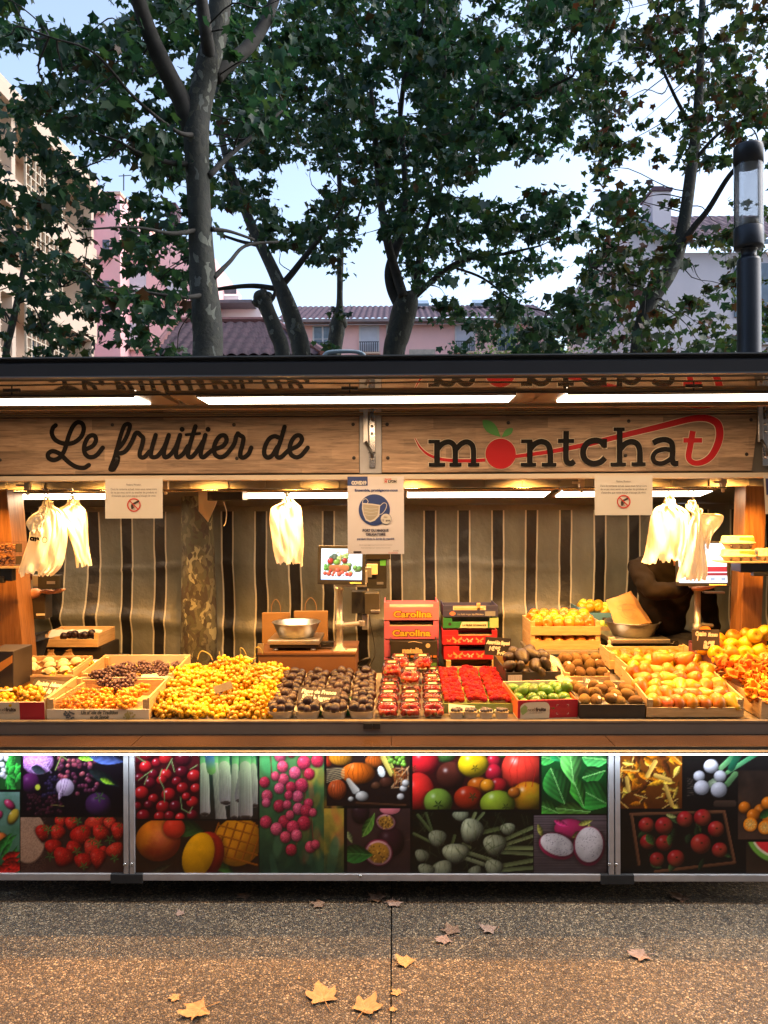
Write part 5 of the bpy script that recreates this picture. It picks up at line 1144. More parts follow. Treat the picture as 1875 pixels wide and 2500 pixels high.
# ---- (8) kiwis
xK = X(1413, 3.60); wK = X(1572, 3.60)-xK
t, M = crate('cardboard_box', 'plain black cardboard box of kiwis', xK, 3.60, wK, .32, tz(3.6)+.001, (card_b, card_b, card_w, card_w), .073, .085, .08, None, cat='fruit box', group='printed cardboard fruit boxes on the counter')
for j, (y, z, n_) in enumerate(((.045, .075, 5), (.10, .085, 4), (.165, .085, 5), (.23, .08, 4))):
    for i in range(n_): put('kiwi', Kiwi, 'brown kiwi in the plain black box', 'kiwi', W_(M, .04+(wK-.08)*i/(n_-1)+rr(-.012, .012), y+rr(-.012, .012), z+rr(-.008, .01)), rrot(), rr(.95, 1.1), 'kiwis in the plain black box', (('sticker', sticker),) if random.random() < .5 else ())
t, M = crate('wooden_crate', 'small crate of golden kiwis between the avocados and the pears', X(1374, 4.0), 3.98, .235, .25, tz(3.98)+.02, cw, .07, .09, .09, .085, group=GRP_W)
for j, (y, z) in enumerate(((.04, .085), (.10, .10), (.16, .115), (.21, .10))):
    for i in range(4): put('kiwi', Kiwi, 'golden kiwi in the small crate behind the black box', 'kiwi', W_(M, .04+.052*i+rr(-.01, .01), y+rr(-.01, .01), z+rr(-.008, .008)), rrot(), rr(1., 1.15), 'kiwis in the small crate', (('sticker', sticker),) if random.random() < .5 else ())
slate(1424, 1663, 1522, 1692, 3.86, 'brown price slate reading Kiwi 0 euro 50 behind the kiwis', [('Kiwi Zespri Italie', .45, .25, .3, .8), ('0€50 la pièce', .5, .68, .4, .85)], -38, 10)
bagp = clear
def film(name, label, path, r, seed=1):
    rnd = random.Random(seed); m = MB(); n = 14; k = len(path)
    for i, p in enumerate(path):
        for j in range(n): a = 6.283*j/n; q = r[i]*(1+.25*math.sin(3*a+i*1.3)+rnd.uniform(-.12, .12)); m.v.append(Vector(p)+Vector((q*math.cos(a), q*math.sin(a)*.5, q*math.sin(a)*.5)))
    for i in range(k-1):
        for j in range(n): a, b = i*n+j, i*n+(j+1) % n; m.f.append((a, b, b+n, a+n)); m.mi.append(0)
    return tag(m.build(name, film_m, smooth=True), label, 'plastic bag')
def filmmat():
    n = NT('plastic_film'); n.col((.85, .75, .55)); n.set(Roughness=.18, Alpha=.35); n.bump(n.noise(n.tc('Object'), 30, 3), .8, .02); return n.m
film_m = filmmat()
film('plastic_bag', 'crumpled clear plastic bag between the avocados and the golden kiwis', [P(1338, 1600, 4.15), P(1348, 1610, 4.12), P(1365, 1640, 4.02), P(1385, 1665, 3.95), P(1400, 1672, 3.9)], [.012, .03, .035, .03, .02])
film('plastic_bag', 'pale plastic bag bulging between the limes and the kiwis', [P(1402, 1678, 3.85), P(1408, 1690, 3.82), P(1418, 1715, 3.72), P(1425, 1735, 3.66)], [.02, .04, .045, .03], 5)
# ---- (9) pears, three tiers
xP = X(1576, 3.60); wP = X(1813, 3.60)-xP; T2 = math.atan(.17)
t, M = crate('wooden_crate', 'front wooden crate of large yellow pears with tall side boards', xP, 3.60, wP, .42, tz(3.6)+.012, cw, .048, .085, .092, .085, tilt=T2, group=GRP_W)
for j in range(5):
    for i in range(6+(j % 2 == 0)):
        k = random.random(); me = Per if k < .15 else (Pe if k < .75 else Pey)
        put('pear', me, 'large yellow pear laid in rows in the front crate', 'pear', W_(M, .035+(wP-.07)*(i+(.5 if j % 2 else 0))/6, .045+j*.078, .052+.008*j), (rr(.9, 2.2), rr(-.5, .5), rr(-2.6, 2.6)), rr(.95, 1.12), 'pears in the front crate', (('stem', pe_stem),))
xQ = X(1531, 4.04); wQ = X(1748, 4.04)-xQ
t, M = crate('wooden_crate', 'middle wooden crate of pointed yellow pears above the front pear crate', xQ, 4.035, wQ, .25, P(1640, 1640, 4.04).z-.07, cw, .055, .08, .098, .09, tilt=.06, group=GRP_W)
for j in range(3):
    for i in range(7): put('pear', Pey if random.random() < .85 else Per, 'pointed yellow pear in the middle crate', 'pear', W_(M, .04+(wQ-.08)*(i+.3*(j % 2))/6, .04+j*.07, .062+.012*j), (rr(.9, 2.2), rr(-.6, .6), rr(-2.6, 2.6)), rr(.8, .95), 'pears in the middle crate', (('stem', pe_stem),))
for a, b in ((.20, .115), (.32, .118)): put('pear', Pe, 'very large yellow pear on top of the middle crate', 'pear', W_(M, a, .08, b), (rr(.9, 1.4), 0, rr(1, 2)), 1.3, 'very large pears on the middle crate', (('stem', pe_stem),))
xS = X(1486, 4.31); wS = X(1700, 4.31)-xS
t, M = crate('wooden_crate', 'back wooden crate of red pears just in front of the right scale', xS, 4.30, wS, .22, P(1590, 1608, 4.30).z-.06, cw, .05, .08, .096, .09, tilt=.05, group=GRP_W)
for j in range(2):
    for i in range(6): put('pear', random.choice((Pe, Per, Per)), 'red blushed pear in the back crate', 'pear', W_(M, .04+(wS-.08)*(i+.3*j)/6, .05+j*.08, .058), (rr(.9, 2.2), rr(-.6, .6), rr(-2.6, 2.6)), rr(.8, .95), 'red pears in the back crate', (('stem', pe_stem),))
# supports for tiers
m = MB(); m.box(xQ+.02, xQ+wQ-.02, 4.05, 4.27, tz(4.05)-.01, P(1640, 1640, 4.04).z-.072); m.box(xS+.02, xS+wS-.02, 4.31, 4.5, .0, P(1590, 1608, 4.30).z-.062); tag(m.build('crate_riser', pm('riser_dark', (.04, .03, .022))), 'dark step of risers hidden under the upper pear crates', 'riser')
# ---- (10) right end: chanterelles, apples
t, M = crate('wooden_crate', 'pale wooden crate of orange chanterelles at the right end of the counter', X(1850, 3.62), 3.60, .30, .42, tz(3.6)+.004, (cratewood, cratewoody, cratewood, cratewood), .085, .10, .095, .09, yaw=.14, group=GRP_W)
for i in range(92):
    a, b = rr(.0, .24), rr(.01, .40); put('chanterelle', random.choice(Chants), 'orange chanterelle mushroom heaped in the right end crate', 'mushroom', W_(M, a-.01, b, .07+.14*b+rr(0, .03)+(.02 if i % 2 else 0)), (rr(-1.5, 1.5), rr(-1.5, 1.5), rr(0, 6)), rr(.9, 1.4), 'chanterelles in the right end crate')
t, M = crate('cardboard_box', 'purple edged box of yellow apples behind the chanterelles', X(1735, 4.10), 4.06, .40, .30, P(1800, 1622, 4.06).z-.03, (pm('card_purple', (.10, .03, .05)),)*4, .05, .08, .07, None, yaw=.08, cat='fruit box', group='printed cardboard fruit boxes on the counter')
ll = 'yellow apple heaped in the purple edged box at the right end'
for a, b, c_ in ((.03, .06, .075), (.11, .05, .075), (.19, .045, .075), (.27, .05, .08), (.35, .06, .08), (.0, .13, .09), (.07, .13, .10), (.15, .12, .10), (.23, .12, .105), (.31, .13, .11), (.26, .09, .155), (.34, .12, .165), (.12, .2, .11), (.2, .2, .12), (.28, .2, .13), (.04, .02, .04), (.12, .0, .04), (.2, -.01, .045), (.28, .0, .05)):
    put('apple', random.choice((Apy, Apy, Apy, Apo)), ll, 'apple', W_(M, a, b, c_), (rr(.3, 1.9), rr(-.4, .4), rr(-1.5, 1.5)), rr(1.1, 1.22), 'yellow apples at the right end', (('stem', ap_stem),))
slate(1690, 1537, 1757, 1588, 4.12, 'dark price slate reading Comice France 3.95 with an orange tab, beside the right post', [('Comice', .32, .2, .2, .4), ('France', .75, .24, .16, .36), ('3.95', .6, .72, .32, .42), ('I', .2, .42, .18, .06)], -4, 1, pm('slate_grey', (.06, .05, .04), rough=.5))
m = MB(); disc2(m, (0, 0), (.03, .018), lambda p: P(1722, 1537, 4.12)+Vector((p[0], .002, max(0, p[1])))); tag(m.build('price_tab', pm('tab_orange', (.9, .35, .05))), 'small orange round tab sticking up behind the Comice slate', 'price tab')
# ================================================================== BEHIND THE COUNTER
brownb = pm('stand_brown', (.16, .075, .035), (.12, .055, .026), 3, .5)
def blk(name, label, cat, px0, px1, D, d, py0, py1, mat, z0=0.0, group=None):
    x0, x1 = X(px0, D), X(px1, D); m = MB(); m.box(x0, x1, D, D+d, z0, Z(py0, D)); return tag(m.build(name, mat, bevel=.003), label, cat, group)
# left scale stand
DB = 4.42; x0, x1 = X(629, DB), X(866, DB); ztop = P(748, 1593, DB).z
t = thing('scale_stand', 'brown box stand carrying the left weighing scale', 'stand', ((x0+x1)/2, DB, 0))
m = MB(); m.box(x0, x1, DB, DB+.40, tz(4.3)-.1, ztop-.012); inw(m, 'cabinet', brownb, t)
m = MB(); m.box(x0-.004, x1+.004, DB-.006, DB+.40, ztop-.0115, ztop); inw(m, 'top', brownb, t)
m = MB(); m.box(x0-.003, x0+.03, DB, DB+.02, ztop+.0005, ztop+.05); inw(m, 'bracket', steel, t)
def scale(px0, px1, D, pyb, label, bl):
    c = P((px0+px1)/2, pyb, D); w = (px1-px0)/F*D; t = thing('weighing_scale', label, 'scale', c, 'weighing scales with steel bowls')
    m = MB(); m.box(-w*.47, w*.47, .03, .03+w*.85, .016, .036); m.build('base', black, t, bevel=.004)
    for sx in (-1, 1):
        for yy in (.05, w*.75): m = MB(); m.lathe([(.016, 0), (.018, .006), (.010, .012), (.008, .018)], (sx*w*.36, yy, 0), 14); m.build('foot', steel, t, True)
    m = MB(); m.box(-w/2, w/2, 0.01, .01+w*.95, .037, .066); m.build('platform', steel, t, bevel=.006)
    m = MB(); rb = w*.47; m.lathe([(rb*.70, .0), (rb*.74, .003), (rb*.97, .078), (rb*1.0, .085), (rb*1.02, .084), (rb*1.015, .087), (rb*.96, .084), (rb*.71, .006), (.001, .004)], (0, w*.48, .067), 48); b = m.build('bowl', steel, t, True)
    m = MB(); m.box(w*.50, w*.50+.075, .08, .13, .012, .040); m.box(w*.50+.01, w*.50+.05, .075, .0795, .028, .036); m.tube(cat_rom([(w*.4, .1, .02), (w*.5, .07, .035), (w*.58, .06, .03), (w*.62, .06, .045)], 4), .003, 6); m.build('connector', black, t)
    return t
scale(652, 780, DB+.02, 1591, 'weighing scale with a shallow steel bowl on the brown stand', 0)
DS2 = 4.62; z2 = P(1565, 1588, DS2).z
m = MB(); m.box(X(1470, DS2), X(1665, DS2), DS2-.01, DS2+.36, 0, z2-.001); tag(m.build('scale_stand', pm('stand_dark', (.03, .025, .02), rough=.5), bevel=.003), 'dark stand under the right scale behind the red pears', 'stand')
scale(1494, 1638, DS2, 1588, 'weighing scale with a steel bowl holding a brown paper bag', 1)
# screens on poles
def screen_pole(px, D, pyb, pyt, label, grp):
    b = P(px, pyb, D); top = P(px, pyt, D).z; t = thing('pole_stand', label, 'pole stand', b, grp)
    h = top-b.z
    m = MB(); m.lathe([(.05, 0), (.05, .008), (.022, .03), (.0215, h*.33), (.026, h*.335), (.026, h*.46), (.019, h*.465), (.019, h*.93), (.026, h*.935), (.026, h)], n=24); m.build('pole', alu, t, True)
    m = MB(); m.lathe([(.058, 0), (.058, .006), (.02, .007)], n=6); m.build('foot_plate', alu, t)
    return t, h
gp = 'aluminium poles carrying the till screens'
tp, hp = screen_pole(829, 4.50, 1589, 1432, 'aluminium pole carrying the left customer screen beside the scale', gp)
m = MB(); m.box(-.02, .16, -.015, .015, hp-.002, hp+.02); m.lathe([(.016, 0), (.016, .07)], (.15, .02, hp+.02), 16); m.tube([(.02, 0, hp*.40), (.13, .02, hp*.42)], .014, 12); m.lathe([(.02, 0), (.02, .03)], (.13, .02, hp*.42-.015), 14); m.box(.11, .19, .03, .06, hp+.05, hp+.11); m.build('arm', alu, tp, bevel=.002)
def monitor(px0, py0, px1, py1, D, yaw, label, roll=0., grp='flat till screens'):
    c = P((px0+px1)/2, (py0+py1)/2, D); w, h = (px1-px0)/F*D/math.cos(yaw), (py1-py0)/F*D; t = thing('till_screen', label, 'screen', c, grp, (R_(-4), roll, yaw))
    m = MB(); m.box(-w/2, w/2, 0, .035, -h/2, h/2); m.build('casing', black, t, bevel=.004); return t, w, h
t, w, h = monitor(776, 1332, 892, 1427, 4.36, .10, 'till screen showing a basket of vegetables and fruit, half behind the poster', .025)
# picture on the screen: soft fruit still life
c = Cv(0, 0, 104, 78, .55, (200, 228, 240)); c.fill(0, 60, 104, 78, (210, 225, 240), (150, 175, 215)); c.clip(0, 0, 104, 78)
for i in range(14): c.ball(rr(60, 100), rr(40, 62), rr(5, 9), None, random.choice([(120, 165, 80), (80, 130, 60), (150, 190, 110)]), hl=.1, tex=.4)
for i in range(12): c.ball(rr(6, 26), rr(38, 55), rr(4, 7), None, (90, 150, 60), hl=.1, tex=.4)
for i in range(6): c.ball(rr(24, 40), rr(14, 26), 7, None, (70, 95, 80), hl=.1, tex=.4)
for i in range(10): c.ball(rr(42, 66), rr(14, 30), 6, None, (160, 190, 110), hl=.1, tex=.4)
c.ball(24, 32, 9, 9, (170, 30, 35)); c.ball(60, 30, 8, 8, (150, 25, 35)); c.ball(40, 34, 10, 8, (120, 165, 60)); c.line([(26, 48), (64, 48)], 14, (170, 100, 60)); c.line([(28, 52), (62, 54)], 10, (150, 85, 50)); c.line([(48, 44), (50, 14), (42, 8), (38, 12)], 1.8, (200, 140, 90))
for x, y, r in ((10, 62, 6), (20, 63, 7), (30, 66, 5), (42, 54, 7), (54, 60, 6), (46, 64, 7), (66, 64, 6), (74, 64, 7), (24, 56, 5), (33, 60, 5)): c.ball(x, y, r, r, random.choice([(200, 50, 45), (215, 80, 60)]), hl=.3)
for x in (37, 57): c.ell(x, 66, 5, 4, (225, 220, 215)); c.ell(x, 66.5, 3, 2.6, (60, 45, 60))
SCR = print_mat('screen_glow', .2, 1.0)
c.grid('display', 0, lambda x, y: Vector((-w/2+.020+x/104*(w-.040), -.0015, h/2-.018-y/78*(h-.045))), t, SCR)
m = MB(); m.box(w*.18, w*.42, -.002, -.0003, -h/2+.006, -h/2+.014); m.build('badge', lbl, t)
t, w, h = monitor(1655, 1322, 1778, 1430, 4.45, -.12, 'till screen with a white and dark red display behind the right bags', -.01)
c = Cv(0, 0, 100, 80, .6, (215, 225, 240)); c.fill(0, 0, 100, 80, (225, 232, 245), (205, 215, 235)); c.fill(0, 47, 100, 58, (150, 25, 45)); c.fill(0, 60, 100, 66, (120, 20, 40)); c.fill(0, 66, 100, 78, (230, 238, 248)); c.clip(0, 0, 100, 80); c.line([(0, 28), (100, 28)], .8, (150, 160, 180))
for x in (70, 92): 
    for k in range(3): c.line([(x-4, 70+k*2.4), (x+4, 70+k*2.4)], 1.2, (50, 70, 100))
c.line([(54, 10), (58, 14), (62, 10), (60, 6), (56, 8)], 1, (150, 60, 60)); c.line([(55, 38), (64, 38)], 1.4, (120, 130, 150))
c.grid('display', 0, lambda x, y: Vector((-w/2+.012+x/100*(w-.03), -.0015, h/2-.012-y/80*(h-.03))), t, SCR)
m = MB(); m.box(w*.1, w*.42, -.002, -.0003, -h/2+.003, -h/2+.010); m.build('badge', lbl, t)
tp, hp = screen_pole(1703, 4.58, 1600, 1432, 'aluminium pole carrying the right till screen', gp)
m = MB(); m.box(-.08, .03, -.02, .02, hp-.006, hp+.015); m.box(.04, .16, -.01, .03, hp-.04, hp-.03); m.tube([(.0, 0, hp*.45), (.10, .03, hp*.42)], .012, 10); m.build('arm', alu, tp)
# printer and back-side till
t = thing('ticket_printer', 'black ticket printer on the arm below the left screen', 'printer', P(893, 1500, 4.62))
def bb(t, name, mat, px0, py0, px1, py1, D, d=.12, bev=.004):
    a, b = P(px0, py1, D), P(px1, py0, D); m = MB(); m.box(a.x, b.x, D, D+d, a.z, b.z); return inw(m, name, mat, t, bevel=bev)
bb(t, 'case', black, 858, 1444, 893, 1498, 4.60, .10); bb(t, 'cover', pm('printer_grey', (.06, .055, .045), rough=.4), 890, 1448, 926, 1500, 4.58, .12); bb(t, 'paper_slot', steel, 905, 1489, 928, 1496, 4.575, .02)
bb(t, 'bracket', alu, 884, 1500, 897, 1538, 4.66, .03)
t = thing('till_terminal', 'large black till terminal behind the mask poster with a green sticker', 'till', P(925, 1400, 4.72))
bb(t, 'case', black, 896, 1350, 944, 1437, 4.72, .08); bb(t, 'head', pm('till_black', (.02, .018, .015), rough=.35), 893, 1350, 953, 1366, 4.70, .1); bb(t, 'sticker', grn, 928, 1366, 942, 1381, 4.715, .004, .0); bb(t, 'paper_tray', card_w, 895, 1377, 922, 1403, 4.68, .02); bb(t, 'vent', steel, 920, 1421, 936, 1427, 4.716, .003, 0)
m = MB(); m.tube(cat_rom([P(905, 1492, 4.6), P(903, 1515, 4.58), P(912, 1560, 4.62), P(915, 1600, 4.6), P(895, 1640, 4.6)], 6), .003, 6); m.tube(cat_rom([P(870, 1625, 4.7), P(885, 1612, 4.68), P(903, 1608, 4.7), P(895, 1625, 4.7), P(868, 1630, 4.7)], 6), .008, 6)
tag(m.build('power_cable', black, smooth=True), 'black cable hanging from the ticket printer to a coil behind the figs', 'cable')
m = MB(); a = P(855, 1583, 4.44); m.box(a.x-.03, a.x+.035, 4.44, 4.52, ztop+.001, ztop+.004, None); tag(m.build('receipt', wp), 'white slip of paper at the foot of the left pole', 'paper')
# kraft bags behind scale
kraft = pm('kraft_paper', (.27, .15, .055), (.22, .12, .045), 5, .7, 0, .3, 25)
def kbag(px0, py0, px1, py1, D, label, tilt=0):
    t = thing('paper_bag', label, 'paper bag', P((px0+px1)/2, py1, D), 'kraft paper bags behind the left scale'); w = (px1-px0)/F*D; h = (py1-py0)/F*D
    m = MB(); m.hexa([(-w/2, 0, 0), (w/2, 0, 0), (w/2, .09, 0), (-w/2, .09, 0), (-w/2-.004, .02, h), (w/2+.004, .02, h), (w/2, .05, h), (-w/2, .05, h)]); m.build('bag', kraft, t, bevel=.002)
    m = MB(); m.tube(cat_rom([(-w*.18, .03, h-.01), (-w*.16, .025, h+.05), (0, .02, h+.085), (w*.14, .025, h+.05), (w*.17, .03, h-.01)], 5), .002, 6); m.build('handle', kraft, t, True)
kbag(640, 1497, 706, 1588, 4.80, 'left kraft paper bag standing behind the left scale'); kbag(718, 1493, 799, 1588, 4.84, 'right kraft paper bag standing behind the left scale')
# brown bag in right bowl
c0 = P(1555, 1525, DS2+.16); t = thing('paper_bag', 'brown printed paper bag leaning in the steel bowl of the right scale', 'paper bag', c0)
pts = [P(1503, 1530, 4.72), P(1592, 1520, 4.74), P(1541, 1442, 4.86), P(1479, 1466, 4.84)]
m = MB(); nn = 12
for s in (0, 1):
    for j in range(nn+1):
        for i in range(nn+1):
            u, v = i/nn, j/nn; p = (pts[0]*(1-u)+pts[1]*u)*(1-v)+(pts[3]*(1-u)+pts[2]*u)*v; m.v.append(p+Vector((0, (-.012 if s == 0 else .012)*math.sin(math.pi*u)*1.2+.004*math.sin(u*17+v*9), .006*math.sin(v*15+u*4)*(1 if v > .85 else .5))))
for s in (0, 1):
    for j in range(nn):
        for i in range(nn): a = s*(nn+1)**2+j*(nn+1)+i; m.f.append((a, a+1, a+nn+2, a+nn+1)); m.mi.append(0)
inw(m, 'bag', pm('bag_brown', (.38, .21, .07), (.31, .165, .055), 9, .65, 0, .4, 30), t, smooth=True)
m = MB()
cc = (pts[0]+pts[1]+pts[2]+pts[3])/4+Vector((0, -.03, 0)); ux = (pts[1]-pts[0]).normalized(); uy = (pts[3]-pts[0]).normalized()
for k, (rx, ry) in enumerate(((.05, .035), (.03, .05), (.06, .02))): m.tube([cc+ux*rx*math.cos(a)+uy*(ry*math.sin(a)+(k-1)*.025)+Vector((0, -.0005*k, 0)) for a in np.linspace(.4, 5.9, 22)], .0011, 4)
inw(m, 'print', pm('bag_print', (.28, .13, .05)), t)
# ---- crate stacks at the back
DC = 4.85
gS = 'stacked boxes behind the counter'
pinkm = pm('card_pink', (.58, .16, .22), (.52, .14, .20), 3, .55); pinkd = pm('card_pink_dark', (.50, .11, .20), (.46, .10, .18), 3, .55); inkye = pm('ink_yellow', (.72, .42, .03)); creamc = pm('card_cream', (.62, .50, .34), rough=.6)
def sbox(label, px0, px1, py0, py1, D, mat, depth=.30, notch=(.10, .10, .30), sidem=None, inner=None, name='stacked_box', grp=gS):
    """cardboard box: front with a sunk handle notch along the top"""
    x0, x1 = P(px0, py1, D).x, P(px1, py1, D).x; z0, z1 = P((px0+px1)/2, py1, D).z, P((px0+px1)/2, py0, D).z; w, h = x1-x0, z1-z0-.0015
    t = thing(name, label, 'box', (x0, D, z0), grp); a, b, k = notch
    m = MB(); th = .006; m.box(0, w, 0, th, 0, h*(1-k)); m.box(0, a*w, .0002, th, h*(1-k)+.0002, h); m.box(w-b*w, w, .0002, th, h*(1-k)+.0002, h); m.build('front', mat, t, bevel=.001)
    m = MB(); m.box(0, th, th+.0004, depth, 0, h); m.box(w-th, w, th+.0004, depth, 0, h); m.box(th+.0003, w-th-.0003, depth-th, depth, 0, h*.8); m.build('side', sidem or mat, t)
    m = MB(); m.box(th+.0003, w-th-.0003, th+.0004, depth-th-.0004, .002, h*(1-k)*.8); m.build('filling', inner or card_b, t)
    return t, w, h
for k, (p0, p1, s, l) in enumerate(((1470, 1514, .66, 'top pink fruit box lettered Carolina'), (1516, 1560, .70, 'second pink fruit box lettered Carolina, under the top one'))):
    t, w, h = sbox(l, 938, 1071, p0, p1, DC, pinkm if k == 0 else pinkd, notch=(.10, .10, .27), inner=creamc)
    m = MB(); m.box(.1*w, .9*w, .0065, .014, h*.5, h*(.78)); m.build('liner', creamc, t)
    mo, _ = textm('Carolina', .054, w*.72, .0035+.0022); mo.materials.append(pm('ink_brown', (.12, .05, .02))); o = obj('lettering_outline', mo, t); o.location = (w*(.52-.02*k), -.0008, h*.17)
    label_text('Carolina', (w*(.52-.02*k), -.0018, h*.17), .054, inkye, t, w*.70, .0016)
for p0, p1, l in ((1562, 1604, 'third pink box, mostly hidden behind the black natalia box'), (1606, 1650, 'lowest pink box at the bottom of the pink stack')): sbox(l, 938, 1071, p0, p1, DC, pinkd)
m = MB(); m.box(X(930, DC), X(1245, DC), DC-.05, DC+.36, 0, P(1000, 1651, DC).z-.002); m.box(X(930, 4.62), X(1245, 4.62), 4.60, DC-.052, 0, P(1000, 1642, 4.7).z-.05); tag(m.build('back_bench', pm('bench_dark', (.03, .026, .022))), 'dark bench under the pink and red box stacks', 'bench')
t, w, h = sbox('black fruit box lettered natalia in front of the pink stack', 953, 1068, 1563, 1606, 4.70, card_b, .14, (.06, .06, .04))
lc = pm('ink_tan', (.62, .46, .26)); label_text('natalia', (w*.47, -.0015, h*.28), .044, lc, t, w*.43, .003)
m = MB(); disc2(m, (w*.80, h*.70), .014, lambda p: Vector((p[0], -.001, p[1])), 20); m.build('logo', lc, t)
m = MB(); m.tube([(w*(.38+.3*i/8), -.001, h*(.88+.05*math.sin(i*.5))) for i in range(9)], .0015, 4); m.build('swoosh', lc, t)
m = MB(); [m.box(w*(.07+.12*i), w*(.07+.12*i+rr(.06, .10)), -.0012, -.0003, -.0+h*.02, h*.14) for i in range(8)]; m.build('picture_strip', pm('ink_orange', (.55, .18, .04)), t)
t, w, h = sbox('black box with green print under the natalia box', 953, 1068, 1607, 1650, 4.70, card_b, .14, (.06, .06, .04)); m = MB(); m.box(w*.72, w*.98, -.0012, -.0003, h*.45, h*.75); m.build('green_print', pm('ink_leaf2', (.10, .25, .05)), t)
# right stack
navy = pm('card_navy', (.035, .04, .11), rough=.5); dgn = pm('card_green', (.02, .18, .05), rough=.5); pgn = pm('card_palegreen', (.36, .46, .20), rough=.6)
t, w, h = sbox('navy blue fruit box on top of the second stack', 1082, 1216, 1478, 1506, DC, navy, notch=(.18, .22, .40), inner=cratewood)
m = MB(); disc2(m, (w*.17, h*.30), (.019, .013), lambda p: Vector((p[0], -.001, p[1])), 24); m.build('fruit_print', pm('ink_peach', (.62, .20, .12)), t); label_text('Les fruits rouges des Princesses', (w*.50, -.0015, h*.16), .017, pm('ink_pale', (.55, .5, .5)), t, w*.48, .0, .2)
m = MB(); m.box(w*.76, w*.95, -.0012, -.0003, h*.08, h*.5); m.build('crest_print', pm('ink_greyblue', (.2, .22, .26)), t)
m = MB(); m.box(w*.20, w*.74, .007, .02, h*.6, h*.78); m.box(w*.62, w*.68, .007, .03, h*.6, h*1.2); m.build('wood_slat', cratewood, t)
t, w, h = sbox('green and white fruit box lettered La prune gourmande', 1082, 1217, 1508, 1533, DC, dgn, notch=(.16, .16, .38), sidem=pgn, inner=card_b)
m = MB(); poly2(m, [(w*.30, .001), (w*.80, .001), (w*.80, h*.61), (w*.34, h*.61)], lambda p: Vector((p[0], -.001, p[1]))); m.build('white_print', card_w, t); label_text('LA PRUNE GOURMANDE', (w*.565, -.0022, h*.18), .017, pm('ink_darkgreen', (.05, .07, .03)), t, w*.43, .001)
m = MB(); m.box(w*.84, w*1.0, -.0014, -.0003, .001, h*.98); m.build('pale_print', pgn, t); m = MB(); disc2(m, (w*.12, h*.4), .010, lambda p: Vector((p[0], -.001, p[1])), 18); m.build('logo', card_b, t)
gold = pm('ink_gold', (.62, .36, .15))
for k, (p0, p1, pl, l) in enumerate(((1538, 1574, 1080, 'upper red fruit box printed with pale butterflies'), (1577, 1610, 1083, 'lower red fruit box printed with pale butterflies'))):
    t, w, h = sbox(l, pl, 1214, p0, p1, 4.78, card_r, .2, (.29, .1, .36), inner=creamc if k == 0 else card_b)
    for cx, s, mm in ((.27, .030, gold), (.50, .020, card_w), (.68, .024, gold), (.12, .014, gold), (.40, .010, card_w)):
        m = MB()
        for sx in (-1, 1): poly2(m, [(cx*w, h*.28), (cx*w+sx*s*.95, h*.28+s*.9), (cx*w+sx*s*1.0, h*.28+s*.3), (cx*w+sx*s*.35, h*.28), (cx*w+sx*s*.8, h*.28-s*.35), (cx*w+sx*s*.3, h*.28-s*.55)][::sx], lambda p: Vector((p[0], -.001, min(p[1], h*.98))))
        m.build('butterfly_print', mm, t)
    if k == 0: label_text('RAIS NOS', (w*.7, -.0015+.006, h*.70), .012, inkd, t, w*.2)
t, M = crate('wooden_crate', 'pale wooden crate at the bottom of the red box stack', X(1088, 4.74), 4.74, X(1212, 4.74)-X(1088, 4.74), .25, P(1150, 1641, 4.74).z, cw, .034, .07, .07, .07, tilt=0, group=GRP_W)
# back right crates with apples
t, M = crate('wooden_crate', 'lower wooden crate of orange apples on the back right table', X(1322, 4.72)-.07, 4.72, X(1465, 4.72)-X(1322, 4.72)+.07, .3, P(1400, 1586, 4.72).z, cw, .055, .085, .085, .085, tilt=0, group=GRP_W)
Mx = M; wX = X(1465, 4.72)-X(1322, 4.72)+.07
for j in range(3):
    for i in range(6): put('apple', Apo, 'orange apple in the lower crate on the back right table', 'apple', W_(M, .045+(wX-.09)*i/5, .05+j*.08, .045), rrot(), 1.0, 'orange apples in the lower back crate', (('stem', ap_stem),))
t, M = crate('wooden_crate', 'upper wooden crate of orange apples on the back right table', X(1322, 4.72)-.07, 4.72, wX, .3, P(1400, 1586, 4.72).z+.088, cw, .055, .085, .085, .085, tilt=0, group=GRP_W)
for j in range(4):
    for i in range(6): put('apple', random.choice((Apo, Apo, Apy)), 'orange apple in the upper crate on the back right table', 'apple', W_(M, .045+(wX-.09)*(i+.3*(j % 2))/5.3, .04+j*.065, .065+.012*j), (rr(0, 2), rr(-1, 1), rr(-2, 2)), 1.0, 'orange apples in the upper back crate', (('stem', ap_stem),))
m = MB(); m.box(X(1290, 4.72), X(1470, 4.72), 4.70, 5.05, P(1400, 1597, 4.7).z, P(1400, 1586, 4.72).z-.002); 
for px in (1325, 1460): m.box(X(px, 4.72), X(px+8, 4.72), 4.72, 4.75, 0, P(1400, 1597, 4.7).z-.001)
tag(m.build('folding_table', pm('table_grey', (.28, .26, .22), rough=.5)), 'grey folding table under the two crates of orange apples', 'table')
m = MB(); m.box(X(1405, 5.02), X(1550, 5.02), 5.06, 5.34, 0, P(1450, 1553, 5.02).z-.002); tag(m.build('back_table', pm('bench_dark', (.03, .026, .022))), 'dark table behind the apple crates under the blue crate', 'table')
t, M = crate('wooden_crate', 'wooden crate of green apples under the blue crate', X(1412, 5.05), 5.06, .39, .27, P(1450, 1553, 5.05).z, cw, .06, .08, .085, .085, tilt=0, group=GRP_W)
for i in range(6): put('apple', Apg, 'green apple in the wooden crate under the blue crate', 'apple', W_(M, .04+.062*i, .06, .065), rrot(), 1., 'green apples in the back crate', (('stem', ap_stem),))
bluem = pm('card_blue', (.10, .26, .36), rough=.5)
